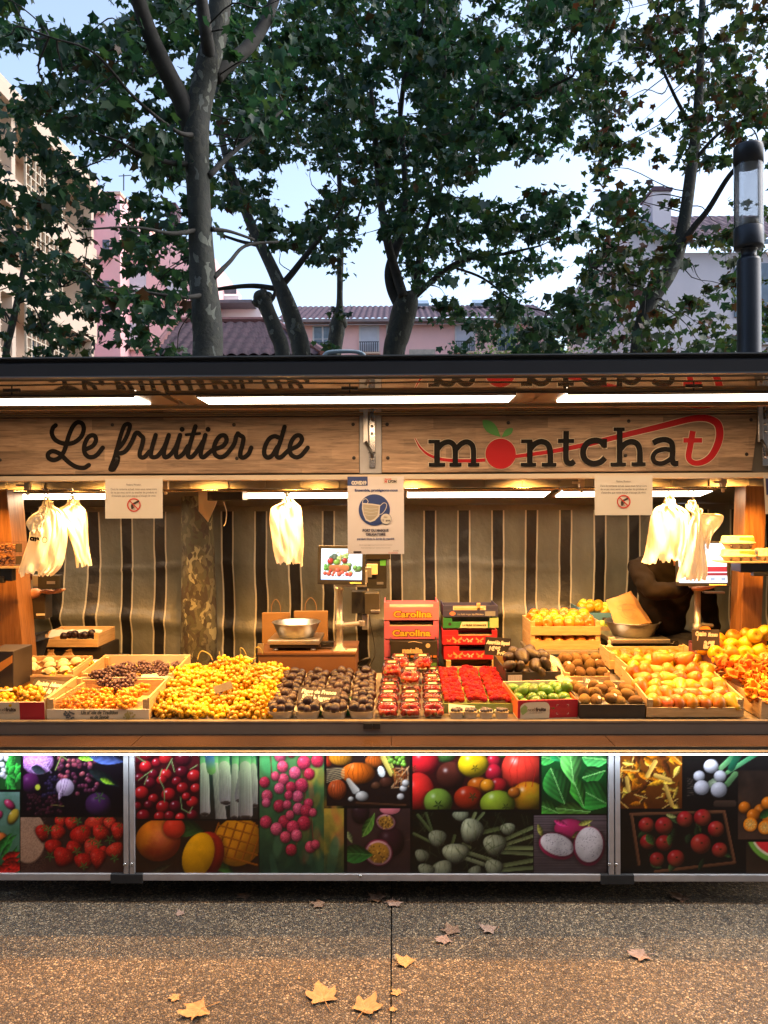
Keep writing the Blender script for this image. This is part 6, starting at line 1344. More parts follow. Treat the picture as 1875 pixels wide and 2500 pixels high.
t, w, h = sbox('light blue fruit box of green yellow apples behind the brown paper bag', 1412, 1525, 1482, 1522, 5.10, bluem, .22, (.16, .1, .35), inner=bluem); label_text('Pilat', (w*.66, -.0015, h*.10), .040, inkd, t, w*.30, .002, .1)
for j in range(2):
    for i in range(6): put('apple', random.choice((Apg, Apy)), 'green yellow apple in the light blue box', 'apple', (t.location.x+.04+.05*i+.02*j, 5.15+.06*j, t.location.z+h*.75+.012*j+(.02 if i < 3 else 0)), rrot(), 1.0, 'green yellow apples in the light blue box', (('stem', ap_stem),))
# soap pump
t = thing('soap_bottle', 'small cream pump bottle between the pears and the right scale', 'pump bottle', P(1488, 1598, 4.56)); m = MB(); m.lathe([(.018, 0), (.02, .01), (.02, .05), (.008, .06), (.008, .068)], n=16); m.build('bottle', card_w, t, True); m = MB(); m.lathe([(.01, .068), (.01, .082), (.004, .084), (.004, .095)], n=12); m.box(-.006, .032, -.005, .005, .095, .103); m.build('pump', wp, t)
# back left crates
t, M = crate('wooden_crate', 'wooden crate of dark fruit at the back left', X(97, 4.9), 4.9, X(238, 4.9)-X(97, 4.9), .3, P(160, 1580, 4.9).z, cw, .05, .09, .085, .09, tilt=0, group=GRP_W)
for i in range(7): put('apple', lathe_mesh('plum', apple_prof, M_fig) if i == 0 else bpy.data.meshes['plum'], 'dark plum in the wooden crate at the back left', 'plum', W_(M, .13+.035*i, .05+.02*(i % 2), .06+.008*(i % 3)), rrot(), .7, 'dark plums at the back left').name = 'plum_fruit'
film2 = MB(); 
for i in range(13): film2.v += [W_(M, .02+.028*i, .05, .045+.018*math.sin(i*.5)), W_(M, .02+.028*i, .12, .095+.003*math.sin(i*4))]
for i in range(12): film2.f.append((2*i, 2*i+2, 2*i+3, 2*i+1)); film2.mi.append(0)
tag(film2.build('wrap_sheet', wp, smooth=True), 'white paper wrap in the back left wooden crate', 'paper')
m = MB(); m.box(X(92, 4.9), X(242, 4.9), 4.93, 5.25, P(160, 1622, 4.9).z, P(160, 1582, 4.9).z-.001); tag(m.build('stacked_box', card_b, bevel=.003), 'black fruit box under the back left wooden crate', 'box', gS)
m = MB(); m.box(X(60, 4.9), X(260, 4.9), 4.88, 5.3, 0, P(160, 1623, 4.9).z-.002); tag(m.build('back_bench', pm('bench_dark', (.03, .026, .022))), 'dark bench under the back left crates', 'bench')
for px0, px1, s, l in ((108, 140, 1, 'crumpled kraft paper bag leaning on the back left crates'), (150, 186, 2, 'second crumpled kraft paper bag right of the first, before the back left crates')):
    rnd = random.Random(s); m = MB(); n_ = 10; c0 = P((px0+px1)/2, 1612, 4.78); w = (px1-px0)/F*4.78*.5
    for k, (zz, r) in enumerate(((-.07, 1.), (-.03, 1.1), (.0, 1.), (.03, .75), (.05, .4), (.065, .55))):
        for j in range(n_): a = 6.283*j/n_; q = w*r*rnd.uniform(.8, 1.15); m.v.append(c0+Vector((q*math.cos(a), q*.6*math.sin(a), zz+rnd.uniform(-.006, .006))))
    for k in range(5):
        for j in range(n_): a, b = k*n_+j, k*n_+(j+1) % n_; m.f.append((a, b, b+n_, a+n_)); m.mi.append(0)
    m.f.append(tuple(range(n_-1, -1, -1))); m.mi.append(0); tag(m.build('paper_bag', kraft), l, 'paper bag')
# ================================================================== HANGING BAGS, SIGNS, SHELVES
def bagmat():
    n = NT('carrier_bag'); c = n.ramp(n.noise(n.tc('Object'), 9, 3), [(.3, (.84, .80, .68)), (.7, (.90, .87, .78))]); n.col(c); n.set(Roughness=.45)
    tl2 = n.n('ShaderNodeBsdfTranslucent'); n.l(c, tl2.inputs[0]); mx = n.n('ShaderNodeMixShader'); mx.inputs[0].default_value = .35
    n.l(n.b.outputs[0], mx.inputs[1]); n.l(tl2.outputs[0], mx.inputs[2]); n.l(mx.outputs[0], n.out.inputs[0]); n.bump(n.noise(n.tc('Object', (20, 20, 3)), 3, 4), .5, .01); return n.m
BAGM = bagmat(); hookm = pm('hook_wire', (.3, .28, .25), rough=.3, metal=1.)
def bag_bundle(px, D, rows, label, hook, seed, pleats=16, depth=.03, ragged=0.):
    """pleated bundle of carrier bags; rows = (py, px left, px right) outline in the photo at its own depth"""
    rnd = random.Random(seed); c0 = P(px, rows[0][0], D); t = thing('carrier_bags', label, 'carrier bags', c0, 'bundles of white carrier bags hanging from the rail')
    m = MB(); n = pleats*4; jag = [rnd.uniform(-9, 5) for _ in range(n)]; q = cat_rom([np.array(r, float) for r in rows], 5); ph = [rnd.uniform(0, 6) for _ in range(5)]
    for i, (py, pl, pr) in enumerate(q):
        f = i/(len(q)-1)
        for s in (0, 1):
            for j in range(n+1):
                u = j/n; xx = pl+(pr-pl)*u+2.2*math.sin(f*11+ph[4]+u*4)*f+rnd.uniform(-.5, .5); dy = depth*math.sqrt(max(0, 1-(2*u-1)**2))*(.6+.8*f); pl_ = .34*abs(math.sin(pleats*math.pi*(u+.10*math.sin(u*7+ph[1]))*.32+ph[0]+.9*math.sin(f*3+u*5)))
                yy = D+(-1 if s == 0 else 1)*dy*(.55+pl_); p = P(xx, py+ragged*f*f*4*math.sin(u*9+ph[1])+(max(0, f-.8)/.2)*jag[j//3], yy+.006*math.sin(f*9+u*11+ph[2])+.003*math.sin(f*21-u*17+ph[3])); m.v.append(p)
    k = 2*(n+1)
    for i in range(len(q)-1):
        for s in (0, 1):
            for j in range(n): a = i*k+s*(n+1)+j; m.f.append((a, a+1, a+1+k, a+k) if s else (a, a+k, a+k+1, a+1)); m.mi.append(0)
        a = i*k; m.f.append((a, a+n+1, a+n+1+k, a+k)); m.f.append((a+n, a+n+k, a+2*n+1+k, a+2*n+1)); m.mi += [0, 0]
    inw(m, 'bags', BAGM, t, smooth=True)
    m = MB()
    for sx in (-1, 1): pp = rows[0]; cx = (pp[1]+pp[2])/2; m.tube(cat_rom([P(cx+sx*3, rows[1][0]+6, D-.02), P(cx+sx*9, rows[0][0]-5, D-.015), P(cx+sx*2, rows[0][0]-9, D), P(cx-sx*5, rows[0][0]+2, D+.01)], 4), .0045, 6, flat=.4)
    inw(m, 'handles', BAGM, t, smooth=True)
    m = MB(); m.tube(cat_rom([P(hook[0], hook[1], D), P(hook[0]-3, hook[1]-14, D), P(hook[2], 1205, DR), P(hook[2]-3, 1192, DR), P(hook[2]-9, 1194, DR)], 5), .0022, 6); inw(m, 'hook', hookm, t, smooth=True)
    return t
DBg = 3.80
bag_bundle(120, DBg, [(1224, 104, 130), (1236, 100, 133), (1248, 92, 150), (1270, 78, 160), (1310, 70, 166), (1350, 58, 160), (1385, 49, 148), (1404, 47, 130)], 'left bundle of white carrier bags printed with black letters, by the left post', (112, 1228, 118), 1, 14, .035, .8)
bag_bundle(180, 3.83, [(1220, 165, 192), (1232, 160, 197), (1245, 140, 208), (1270, 150, 213), (1310, 168, 216), (1350, 180, 220), (1382, 188, 223)], 'second bundle of white carrier bags, slimmer and just right of the printed one', (176, 1222, 179), 2, 8, .02)
bag_bundle(95, 3.77, [(1248, 92, 118), (1262, 72, 112), (1280, 64, 106), (1300, 80, 104)], 'fan of cut bag handles flopping left of the printed bags', (112, 1240, 108), 3, 9, .015, 3.)
bag_bundle(697, DBg, [(1214, 690, 712), (1226, 688, 722), (1240, 662, 736), (1270, 657, 739), (1310, 664, 740), (1350, 670, 741), (1379, 673, 741)], 'middle bundle of white carrier bags hanging above the left scale', (700, 1216, 700), 4, 12, .022, -1.)
bag_bundle(1640, DBg, [(1219, 1622, 1648), (1232, 1617, 1652), (1240, 1600, 1668), (1260, 1590, 1684), (1310, 1582, 1690), (1350, 1572, 1690), (1372, 1565, 1692)], 'left one of the two glowing bundles of carrier bags beside the right sheet', (1637, 1220, 1633), 5, 14, .04, .6)
bag_bundle(1690, 3.76, [(1232, 1675, 1704), (1244, 1674, 1708), (1256, 1690, 1712), (1290, 1680, 1716), (1340, 1670, 1722), (1390, 1658, 1726), (1418, 1652, 1724)], 'right one of the two glowing bundles of carrier bags, in front of the till screen', (1698, 1235, 1682), 6, 12, .035)
bag_bundle(1730, 3.78, [(1252, 1700, 1712), (1256, 1700, 1762), (1268, 1700, 1766), (1285, 1705, 1756), (1305, 1714, 1742), (1340, 1716, 1732)], 'fan of cut bag handles flopping right of the right bundle', (1700, 1250, 1694), 7, 8, .018, 2.)
m1 = label_text('cna', P(84, 1320, 3.745), .034, inkb, None, .05, .003, .0, (0, R_(8), 0)); tag(m1, 'black printed letters cna on the left carrier bags', 'print'); 
o_ = [o for o in bpy.data.objects if o.name.startswith('carrier_bags')][0]
m1.parent = o_; m1.matrix_parent_inverse = Matrix.Translation(-Vector(o_.location)); del m1['category']
m = MB(); m.tube([P(109, 1318, 3.745)+Vector((.012*math.cos(a), 0, .014*math.sin(a))) for a in np.linspace(0, 6.2, 20)], .0016, 5); inw(m, 'red_mark', inkr, o_)
# sheets
def pinned(px0, py0, px1, py1, D, label, cat='notice', th=.001, mat=None):
    a, b = P(px0, py1, D), P(px1, py0, D); t = thing('notice', label, cat, ((a.x+b.x)/2, D, (a.z+b.z)/2), None); w, h = b.x-a.x, b.z-a.z
    m = MB(); n = 10
    for s in (0, th):
        for j in range(2):
            for i in range(n+1): m.v.append((-w/2+w*i/n, s+.0022*math.sin(math.pi*i/n), -h/2+h*j))
    for i in range(n): m.f += [(i, i+1, i+n+2, i+n+1), (2*n+2+i, 3*n+3+i, 3*n+4+i, 2*n+3+i)]; m.mi += [0, 0]
    m.build('sheet', mat or wp, t); return t, w, h
DN = DS-.022
redp = pm('ink_red_sign', (.62, .06, .04)); inkgr = pm('ink_grey', (.10, .09, .08))
for px0, py0, px1, py1, l in ((257, 1168, 397, 1266, 'laminated notice with a red no touching symbol hanging left of the grape heap lamp'), (1452, 1160, 1593, 1258, 'laminated notice with a red no touching symbol beside the glowing right bags')):
    t, w, h = pinned(px0, py0, px1, py1, DN, l); U = w/140
    yy = lambda v: h/2-v*U
    for s, v, ww, hh in (('Madame, Monsieur,', 17, 36, 5.2), ('Dans le contexte actuel, nous vous remercions', 28, 112, 5.4), ('de ne pas vous servir ou toucher les produits et', 36, 112, 5.4), ("d'attendre que notre équipe s'occupe de vous.", 44, 108, 5.4)): label_text(s, (0, -.0016, yy(v)), hh*U*1.35, inkgr, t, ww*U)
    m = MB(); th = 2.2; cz = yy(64); n = 40
    for i in range(n):
        a, b = 6.28318*i/n, 6.28318*(i+1)/n; o = len(m.v); m.v += [(r*U*math.cos(q), -.0018, cz+r*U*math.sin(q)) for q in (a, b) for r in (16.5, 13.6)]; m.f.append((o, o+1, o+3, o+2)); m.mi.append(0)
    m.build('red_ring', redp, t)
    m = MB(); ribbon(m, [(-4, -7), (-4, 0), (0, 3), (6, 6), (11, 9)], 5*1, lambda q: Vector((q[0]*U, -.0009, cz+q[1]*U)), 6); 
    for dx in (-5.5, -3, -.5): ribbon(m, [(dx+1.5, 0), (dx, -7)], 1.6, lambda q: Vector((q[0]*U, -.0009, cz+q[1]*U)), 4)
    ribbon(m, [(-7, -10), (3, -10)], .9, lambda q: Vector((q[0]*U, -.0009, cz+q[1]*U)), 4); m.build('hand_symbol', inkd, t)
    m = MB(); ribbon(m, [(-10.5, 10.5), (10.5, -10.5)], 2.6, lambda q: Vector((q[0]*U, -.0030, cz+q[1]*U)), 2, False, False); m.build('red_bar', redp, t)
t, w, h = pinned(849, 1163, 986, 1353, DN-.004, 'white mask poster reading Port du masque obligatoire hanging in the centre of the opening', 'poster', mat=pm('poster_paper', (.66, .60, .56), (.62, .56, .52), 2, .4)); U = w/137
yy = lambda v: h/2-v*U; xx = lambda v: v*U-w/2
pb = pm('poster_blue', (.03, .055, .18), (.025, .045, .15), 6, .4); pnv = pm('poster_ink', (.06, .06, .09))
m = MB(); m.box(xx(0), xx(49), -.0012, -.0004, yy(22), yy(0)); m.build('blue_header', pb, t)
label_text('COVID19', (xx(28), -.002, yy(19)), 11*U, wp, t, 37*U, .002)
m = MB(); m.box(xx(86), xx(121), -.0016, -.0004, yy(18), yy(3)); m.build('city_sticker', wp, t); label_text('LYON', (xx(109), -.0026, yy(15)), 8*U, inkd, t, 20*U, .0012); label_text('VILLE DE', (xx(98), -.0026, yy(8)), 4*U, redp, t, 17*U, .0005); label_text('M', (xx(93), -.0026, yy(15)), 8*U, redp, t, 6*U, .0012)
label_text('Ensemble, protégeons-nous', (xx(70), -.0018, yy(36)), 8.6*U, pb, t, 104*U, .0006)
m = MB(); disc2(m, (xx(65), yy(81)), 38*U, lambda p: Vector((p[0], -.0012, p[1])), 48); m.build('blue_disc', pb, t)
mp = lambda q: Vector((xx(q[0]), -.0022, yy(q[1])))
m = MB(); poly2(m, [(36, 64), (60, 66), (79, 69), (78, 82), (77, 96), (66, 107), (55, 111), (44, 106), (38, 92), (35, 78)], lambda q: mp(q)); m.build('mask_edge', wp, t)
m = MB(); poly2(m, [(38, 67), (60, 69), (76, 71.5), (75, 82), (73, 94), (64, 103), (55, 107), (46, 103), (40, 91), (38, 78)], lambda q: mp(q)+Vector((0, -.0006, 0))); m.build('mask_cloth', pm('mask_beige', (.42, .36, .26)), t)
m = MB()
for v in (76, 84, 92): ribbon(m, [(41, v), (56, v+3), (73, v+1)], .8, lambda q: mp(q)+Vector((0, -.0009, 0)), 5)
ribbon(m, [(36, 66), (38, 57), (45, 54), (50, 60), (48, 65)], 1.5, lambda q: mp(q)+Vector((0, -.0003, 0)), 5); ribbon(m, [(79, 71), (88, 64), (95, 68), (92, 80), (84, 90), (78, 92)], 1.5, lambda q: mp(q)+Vector((0, -.0003, 0)), 5); m.build('mask_straps', wp, t)
m = MB(); disc2(m, (xx(93), yy(103)), 13.5*U, lambda p: Vector((p[0], -.0032, p[1])), 30); m.build('badge_rim', pb, t)
m = MB(); disc2(m, (xx(93), yy(103)), 12.6*U, lambda p: Vector((p[0], -.0038, p[1])), 30); m.build('badge', wp, t); label_text('dès', (xx(92), -.0045, yy(101)), 8*U, inkd, t, 9*U); label_text('11 ans', (xx(93), -.0045, yy(109)), 8*U, inkd, t, 20*U, .0005)
label_text('PORT DU MASQUE', (xx(68), -.0018, yy(133.5)), 8.4*U, pnv, t, 63*U, .0008); label_text('OBLIGATOIRE', (xx(68), -.0018, yy(143)), 8.4*U, pnv, t, 48*U, .0008); label_text('pendant toute la durée du marché', (xx(68), -.0018, yy(153)), 6.5*U, pb, t, 90*U, .0004)
for v, a in ((167, 80), (174, 70)): label_text('Port du masque obligatoire pour les personnes de onze ans et plus', (xx(68), -.0018, yy(v)), 3*U, inkgr, t, a*U)
m = MB(); m.box(xx(14), xx(33), -.0014, -.0004, yy(185), yy(181)); m.build('footer_mark', inkd, t); label_text('LYON', (xx(117), -.0018, yy(182)), 4.6*U, inkd, t, 12*U); label_text('SOLIDAIRE', (xx(110), -.0018, yy(187)), 4.6*U, redp, t, 22*U)
# white card by trunk and dark hanging fan
t = thing('speaker_box', 'small black box hanging under the tarp roof beside the trunk', 'speaker', P(550, 1200, 4.5)); bb(t, 'case', black, 506, 1186, 592, 1222, 4.45, .15)
m = MB(); pts = [P(484, 1200, 4.6), P(525, 1205, 4.6), P(530, 1225, 4.6), P(508, 1275, 4.6), P(485, 1248, 4.6)]; m.v = [tuple(p) for p in pts]+[tuple(p+Vector((0, .002, 0))) for p in pts]; m.f = [(4, 3, 2, 1, 0), (5, 6, 7, 8, 9)]+[(i, (i+1) % 5, (i+1) % 5+5, i+5) for i in range(5)]; m.mi = [0]*7
tag(m.build('paper_scrap', wp), 'torn white plastic flap hanging in front of the trunk', 'plastic flap')
m = MB(); m.tube(cat_rom([P(546, 1225, 4.5), P(553, 1250, 4.5), P(551, 1275, 4.5), P(546, 1285, 4.5)], 5), .003, 5); tag(m.build('cord', wp, smooth=True), 'thin white cord hanging below the black box', 'cord')
# egg boxes and their shelf
t = thing('glass_shelf', 'thin shelf on the right post carrying the egg boxes', 'shelf', P(1820, 1374, 4.2)); DE = 4.12
m = MB(); m.box(X(1766, DE), X(1960, DE), DE, DE+.15, Z(1378, DE), Z(1373.5, DE)); inw(m, 'board', pm('shelf_pale', (.45, .36, .24), rough=.4), t, bevel=.001)
m = MB(); m.box(X(1812, DE), X(1818, DE), DE+.02, DE+.14, Z(1400, DE), Z(1378.5, DE)); m.box(X(1815, DE), X(1960, DE), DE+.03, DE+.06, Z(1402, DE), Z(1379, DE)); m.box(X(1842, DE), X(1960, DE), DE+.01, DE+.05, Z(1410, DE), Z(1400, DE)); inw(m, 'bracket', black, t, bevel=.003)
def egg_box(px0, px1, py0, py1, D, label):
    w = (px1-px0)/F*D; h = (py1-py0)/F*D; c0 = P((px0+px1)/2, py1, D); t = thing('egg_box', label, 'egg box', c0, 'grey pulp egg boxes on the right shelf')
    def loft(name, prof, mat, cups=False):
        m = MB(); n = 40
        for k, z in prof:
            for j in range(n):
                a = 6.28318*j/n; c_, s_ = math.cos(a), math.sin(a); e = 2/5; cu = (1-.10*abs(math.sin(a*3))) if cups and z < h*.4 else 1
                m.v.append((w/2*k*cu*math.copysign(abs(c_)**e, c_), .05+.05*k*cu*math.copysign(abs(s_)**e, s_), z))
        for i in range(len(prof)-1):
            for j in range(n): p, q = i*n+j, i*n+(j+1) % n; m.f.append((p, q, q+n, p+n)); m.mi.append(0)
        m.f.append(tuple(range((len(prof)-1)*n, len(prof)*n))); m.mi.append(0); return m.build(name, mat, t, True)
    pulp = pm('egg_pulp', (.60, .52, .36), (.52, .45, .30), 60, .85, 0, .5, 120)
    loft('tray', [(.70, 0), (.76, h*.08), (.88, h*.40), (.93, h*.46)], pulp, True); loft('lid', [(1.0, h*.46), (1.0, h*.55), (.93, h*.58), (.90, h*.9), (.84, h)], pulp)
    m = MB(); m.box(-.01, w*.40, -.0+.004, .006, h*.62, h*.90); m.box(-.012, w*.40, .015, .085, h+.0005, h+.0015); m.build('green_label', pm('label_green', (.16, .30, .06), (.35, .40, .12), 80, .5), t)
    for i, cx in enumerate((-.3, .0, .3)): m = MB(); m.ball((w*cx, .0+.008, h*.22), (.008, .006, .008), 8, 6); m.build('vent_hole', inkd, t)
egg_box(1772, 1850, 1309, 1342, DE+.01, 'upper egg box with a green label, stacked on the right shelf'); egg_box(1770, 1852, 1342, 1373.4, DE+.01, 'lower egg box with a green label, directly on the right shelf'); egg_box(1854, 1930, 1340, 1373.4, DE+.02, 'egg box cut off by the right edge of the view')
# nut boxes left
t = thing('glass_shelf', 'thin shelf on the left post carrying clear boxes of nuts', 'shelf', P(20, 1382, 4.15))
m = MB(); m.box(X(-60, DE), X(76, DE), DE-.02, DE+.14, Z(1384, DE), Z(1380, DE)); inw(m, 'board', MC['shelf_pale'], t); m = MB(); m.box(X(-60, DE), X(28, DE), DE, DE+.05, Z(1416, DE), Z(1385, DE)); m.box(X(-60, DE), X(10, DE), DE-.01, DE+.02, Z(1420, DE), Z(1404, DE)); inw(m, 'bracket', black, t, bevel=.004)
nutm = pm('nut_brown', (.42, .20, .07), (.30, .12, .04), 60, .5)
for k, (p0, p1) in enumerate(((1320, 1349), (1351, 1379.5))):
    for pxa, pxb, s in ((-30, 58, 'right'),):
        x0, x1, z0, z1 = X(pxa, DE), X(pxb, DE), Z(p1, DE), Z(p0, DE); t = thing('nut_box', f'{["upper", "lower"][k]} clear plastic box of shelled nuts on the left shelf', 'nut box', ((x0+x1)/2, DE, z0), 'clear boxes of nuts on the left shelf')
        m = MB(); m.box(x0, x1, DE, DE+.1, z0, z1); inw(m, 'clear_box', clear, t)
        m = MB()
        for i in range(70): m.ball((rr(x0+.008, x1-.05), rr(DE+.008, DE+.09), rr(z0+.006, z1-.012)), (rr(.006, .009), rr(.006, .009), rr(.004, .006)), 7, 5)
        inw(m, 'nuts', nutm, t, smooth=True).update_tag(); 
        m = MB(); m.box(x1-.045, x1-.01, DE-.0012, DE-.0002, z0+.008, z1-.008); inw(m, 'label', pm('nut_label', (.06, .045, .03)), t)
# dark left end things: box, orange card
m = MB(); m.box(X(-40, 3.75), X(31, 3.75), 3.75, 3.95, tz(3.75)+.10, P(20, 1590, 3.75).z); tag(m.build('snack_box', card_b, bevel=.003), 'black box standing at the extreme left edge of the counter', 'box')
sheet('price_card', 'small orange price card at the extreme left edge of the counter', 'price card', [P(0, 1640, 3.72), P(30, 1618, 3.72), P(30, 1600, 3.72), P(0, 1618, 3.72)], pm('tab_orange', (.8, .28, .05)), 'blank white price cards')
sheet('price_card', 'blank white card at the left end above the red and white box', 'price card', [P(-20, 1688, 3.72), P(30, 1686, 3.72), P(36, 1668, 3.82), P(-20, 1668, 3.82)], wp, 'blank white price cards')
# poster at extreme right
sheet('side_poster', 'blue and red poster cut off by the right edge beside the sign', 'poster', [P(1869, 1255, 3.5), P(1960, 1255, 3.5), P(1960, 1160, 3.5), P(1864, 1160, 3.5)], card_w)
sheet('side_picture', 'blue picture card on the poster at the right edge', 'card', [P(1871, 1208, 3.495), P(1960, 1208, 3.495), P(1960, 1168, 3.495), P(1869, 1168, 3.495)], navy)
# machinery at left behind post
t = thing('till_terminal', 'black till terminal behind the left post under the printed bags', 'till', P(105, 1420, 4.6)); bb(t, 'screen_back', black, 92, 1404, 146, 1438, 4.55, .05); bb(t, 'badge', steel, 114, 1419, 134, 1426, 4.546, .003, 0); bb(t, 'body', card_b, 60, 1450, 110, 1512, 4.62, .1); bb(t, 'label', wp, 88, 1498, 109, 1503, 4.616, .003, 0); bb(t, 'pole', alu, 78, 1404, 98, 1432, 4.66, .04)
# ================================================================== PEOPLE
cloth = pm('hoodie_black', (.010, .007, .0055), (.006, .0045, .0035), 8, .9, 0, .8, 22, 0, 0, .12); skin = pm('skin', (.50, .25, .15), (.44, .20, .12), 12, .5, 0, 0, None, .1); hairm = pm('hair_dark', (.02, .014, .01), rough=.6)
jean = pm('trousers_dark', (.02, .022, .03), rough=.8)
def skin_body(name, chain, mat, parent, sub=2, folds=0.):
    """chain = {joint: (pos, radius or (rx, ry))}, edges list"""
    J, E = chain; keys = list(J); me = bpy.data.meshes.new(name); me.from_pydata([J[k][0] for k in keys], [(keys.index(a), keys.index(b)) for a, b in E], [])
    o = obj(name, me, parent); sk = o.modifiers.new('skin', 'SKIN'); sk.use_smooth_shade = True
    for i, k in enumerate(keys): r = J[k][1]; me.skin_vertices[0].data[i].radius = r if hasattr(r, '__len__') else (r, r)
    me.skin_vertices[0].data[0].use_root = True
    s = o.modifiers.new('sub', 'SUBSURF'); s.levels = s.render_levels = sub
    me.materials.append(mat)
    dg = bpy.context.evaluated_depsgraph_get(); m2 = bpy.data.meshes.new_from_object(o.evaluated_get(dg)); o.modifiers.clear(); o.data = m2
    if not m2.materials: m2.materials.append(mat)
    for p in m2.polygons: p.use_smooth = True
    if folds:
        for v in m2.vertices: c_ = v.co; v.co += v.normal*folds*(math.sin(c_.x*60+c_.z*38+math.sin(c_.y*31+c_.z*23)*1.6)+.7*math.sin(c_.z*71-c_.x*23+2*math.sin(c_.x*17)))
    return o
def hand(parent, wr, dirv, side, mat):
    """palm, four fingers and a thumb, each finger its own tapering chain rooted in the palm; grown as one surface object"""
    d = Vector(dirv).normalized(); s = Vector(side).normalized(); n = d.cross(s).normalized(); m = MB(); wr = Vector(wr)
    m.ball(wr+d*.042, (.046, .038, .014), 14, 10, Matrix((d, s, n)).transposed())
    for k, (off, L) in enumerate(((-.027, .066), (-.009, .074), (.009, .070), (.026, .055))):
        b = wr+d*.075+s*off; m.tube(cat_rom([b-d*.02, b, b+d*L*.4-n*.004, b+d*L*.75-n*.014, b+d*L-n*.024], 3), [.009]*4+[.0085]*4+[.0078]*3+[.007, .003], 8)
    b = wr+d*.03-s*.032; m.tube(cat_rom([b, b-s*.018+d*.018, b-s*.028+d*.04-n*.006, b-s*.030+d*.06-n*.012], 3), [.011]*4+[.0095]*3+[.008]*2+[.004], 8)
    return inw(m, 'hand', mat, parent, smooth=True)
def person(px, D, label, sh_px, sh_py, mirror=1, headpy=1300):
    x = X(px, D); t = thing('person', label, 'person', (x, D, 0))
    return t, x
# right person: leaning over the till, head hidden by the bags
D = 4.86; t, x = person(1610, D, 'person in a black hooded top behind the right bags, arm reaching to the till', 0, 0)
zs = P(1600, 1410, D).z
q = lambda dx, dy, z: (dx, dy, z)
J = {'pelvis': (q(.02, .02, .93), (.15, .11)), 'waist': (q(.02, .0, 1.06), (.145, .11)), 'chest': (q(.02, -.04, 1.25), (.18, .13)), 'uchest': (q(.03, -.08, 1.36), (.17, .12)), 'neck': (q(.05, -.12, 1.46), .06),
     'shl': (q(-.16, -.08, 1.37), .078), 'ell': (q(-.17, -.20, 1.13+.03), .058), 'wrl': (q(.10, -.34, 1.20), .040),
     'shr': (q(.21, -.08, 1.36), .078), 'elr': (q(.29, -.06, 1.10), .058), 'wrr': (q(.26, -.20, .92), .040)}
J['ell'] = ((-.13, -.24, 1.24), .066); J['wrl'] = ((.06, -.34, 1.275), .048)
E = [('pelvis', 'waist'), ('waist', 'chest'), ('chest', 'uchest'), ('uchest', 'neck'), ('uchest', 'shl'), ('shl', 'ell'), ('ell', 'wrl'), ('uchest', 'shr'), ('shr', 'elr'), ('elr', 'wrr')]
skin_body('hooded_top', (J, E), cloth, t, 4, .003)
m = MB(); m.lathe([(.06, -.02), (.10, .0), (.115, .035), (.10, .07), (.085, .075), (.09, .04), (.06, .01)], (.05, -.07, 1.43), 24, Matrix.Rotation(R_(-18), 4, 'X')); m.build('hood', cloth, t, True)
JL = {'pelvis': ((.02, .02, .93), (.14, .11)), 'hipl': ((-.08, .02, .88), .095), 'knl': ((-.10, .0, .50), .065), 'anl': ((-.11, .04, .09), .045), 'tol': ((-.12, -.10, .04), .04), 'hipr': ((.12, .02, .88), .095), 'knr': ((.14, .0, .50), .065), 'anr': ((.15, .04, .09), .045), 'tor': ((.16, -.10, .04), .04)}
EL = [('pelvis', 'hipl'), ('hipl', 'knl'), ('knl', 'anl'), ('anl', 'tol'), ('pelvis', 'hipr'), ('hipr', 'knr'), ('knr', 'anr'), ('anr', 'tor')]
skin_body('trousers', (JL, EL), jean, t, 1)
def head(t, c, yaw=0.):
    m = MB(); m.ball(c, (.078, .095, .115), 20, 14); m.tube([(c[0], c[1]+.01, c[2]-.08), (c[0], c[1]+.03, c[2]-.18)], [.055, .06], 12)
    m.ball((c[0], c[1]-.097, c[2]-.012), (.013, .02, .022), 8, 6); m.ball((c[0], c[1]-.078, c[2]-.055), (.026, .018, .008), 8, 6)
    for s in (-1, 1): m.ball((c[0]+s*.078, c[1]+.01, c[2]-.01), (.012, .02, .03), 8, 6)
    m.build('head', skin, t, True)
    m = MB()
    for s in (-1, 1): m.ball((c[0]+s*.032, c[1]-.084, c[2]+.012), (.014, .010, .009), 8, 6)
    m.build('eyes', inkd, t, True)
    m = MB(); m.ball((c[0], c[1]+.022, c[2]+.03), (.086, .096, .105), 20, 12); m.build('hair', hairm, t, True)
head(t, (.06, -.16, 1.585)); hand(t, Vector((x+.07, D-.345, 1.275)), (1, -.1, .02), (0, -1, .2), skin); hand(t, Vector((x+.26, D-.20, .92)), (-.1, -.6, -1), (0, -1, .6), skin)
# left person: behind the left post, forearm and hand over the till
D = 4.80; t, x = person(22, D, 'person behind the left post reaching one hand over the black till', 0, 0)
J = {'pelvis': ((-.04, .02, .93), (.15, .11)), 'waist': ((-.04, .0, 1.06), (.14, .10)), 'chest': ((-.04, -.02, 1.25), (.17, .12)), 'uchest': ((-.04, -.02, 1.36), (.16, .11)), 'neck': ((-.04, -.03, 1.48), .06), 'shl': ((-.22, -.02, 1.38), .07), 'ell': ((-.27, -.1, 1.12), .055), 'wrl': ((-.20, -.28, 1.08), .04), 'shr': ((.10, -.03, 1.38), .07), 'elr': ((.08, -.14, 1.20), .055)}
E = [('pelvis', 'waist'), ('waist', 'chest'), ('chest', 'uchest'), ('uchest', 'neck'), ('uchest', 'shl'), ('shl', 'ell'), ('ell', 'wrl'), ('uchest', 'shr'), ('shr', 'elr')]
redc = pm('jacket_red', (.10, .012, .008), (.07, .009, .006), 6, .8); skin_body('red_top', (J, E), redc, t, 3, .004); skin_body('trousers', (JL, EL), jean, t, 1)
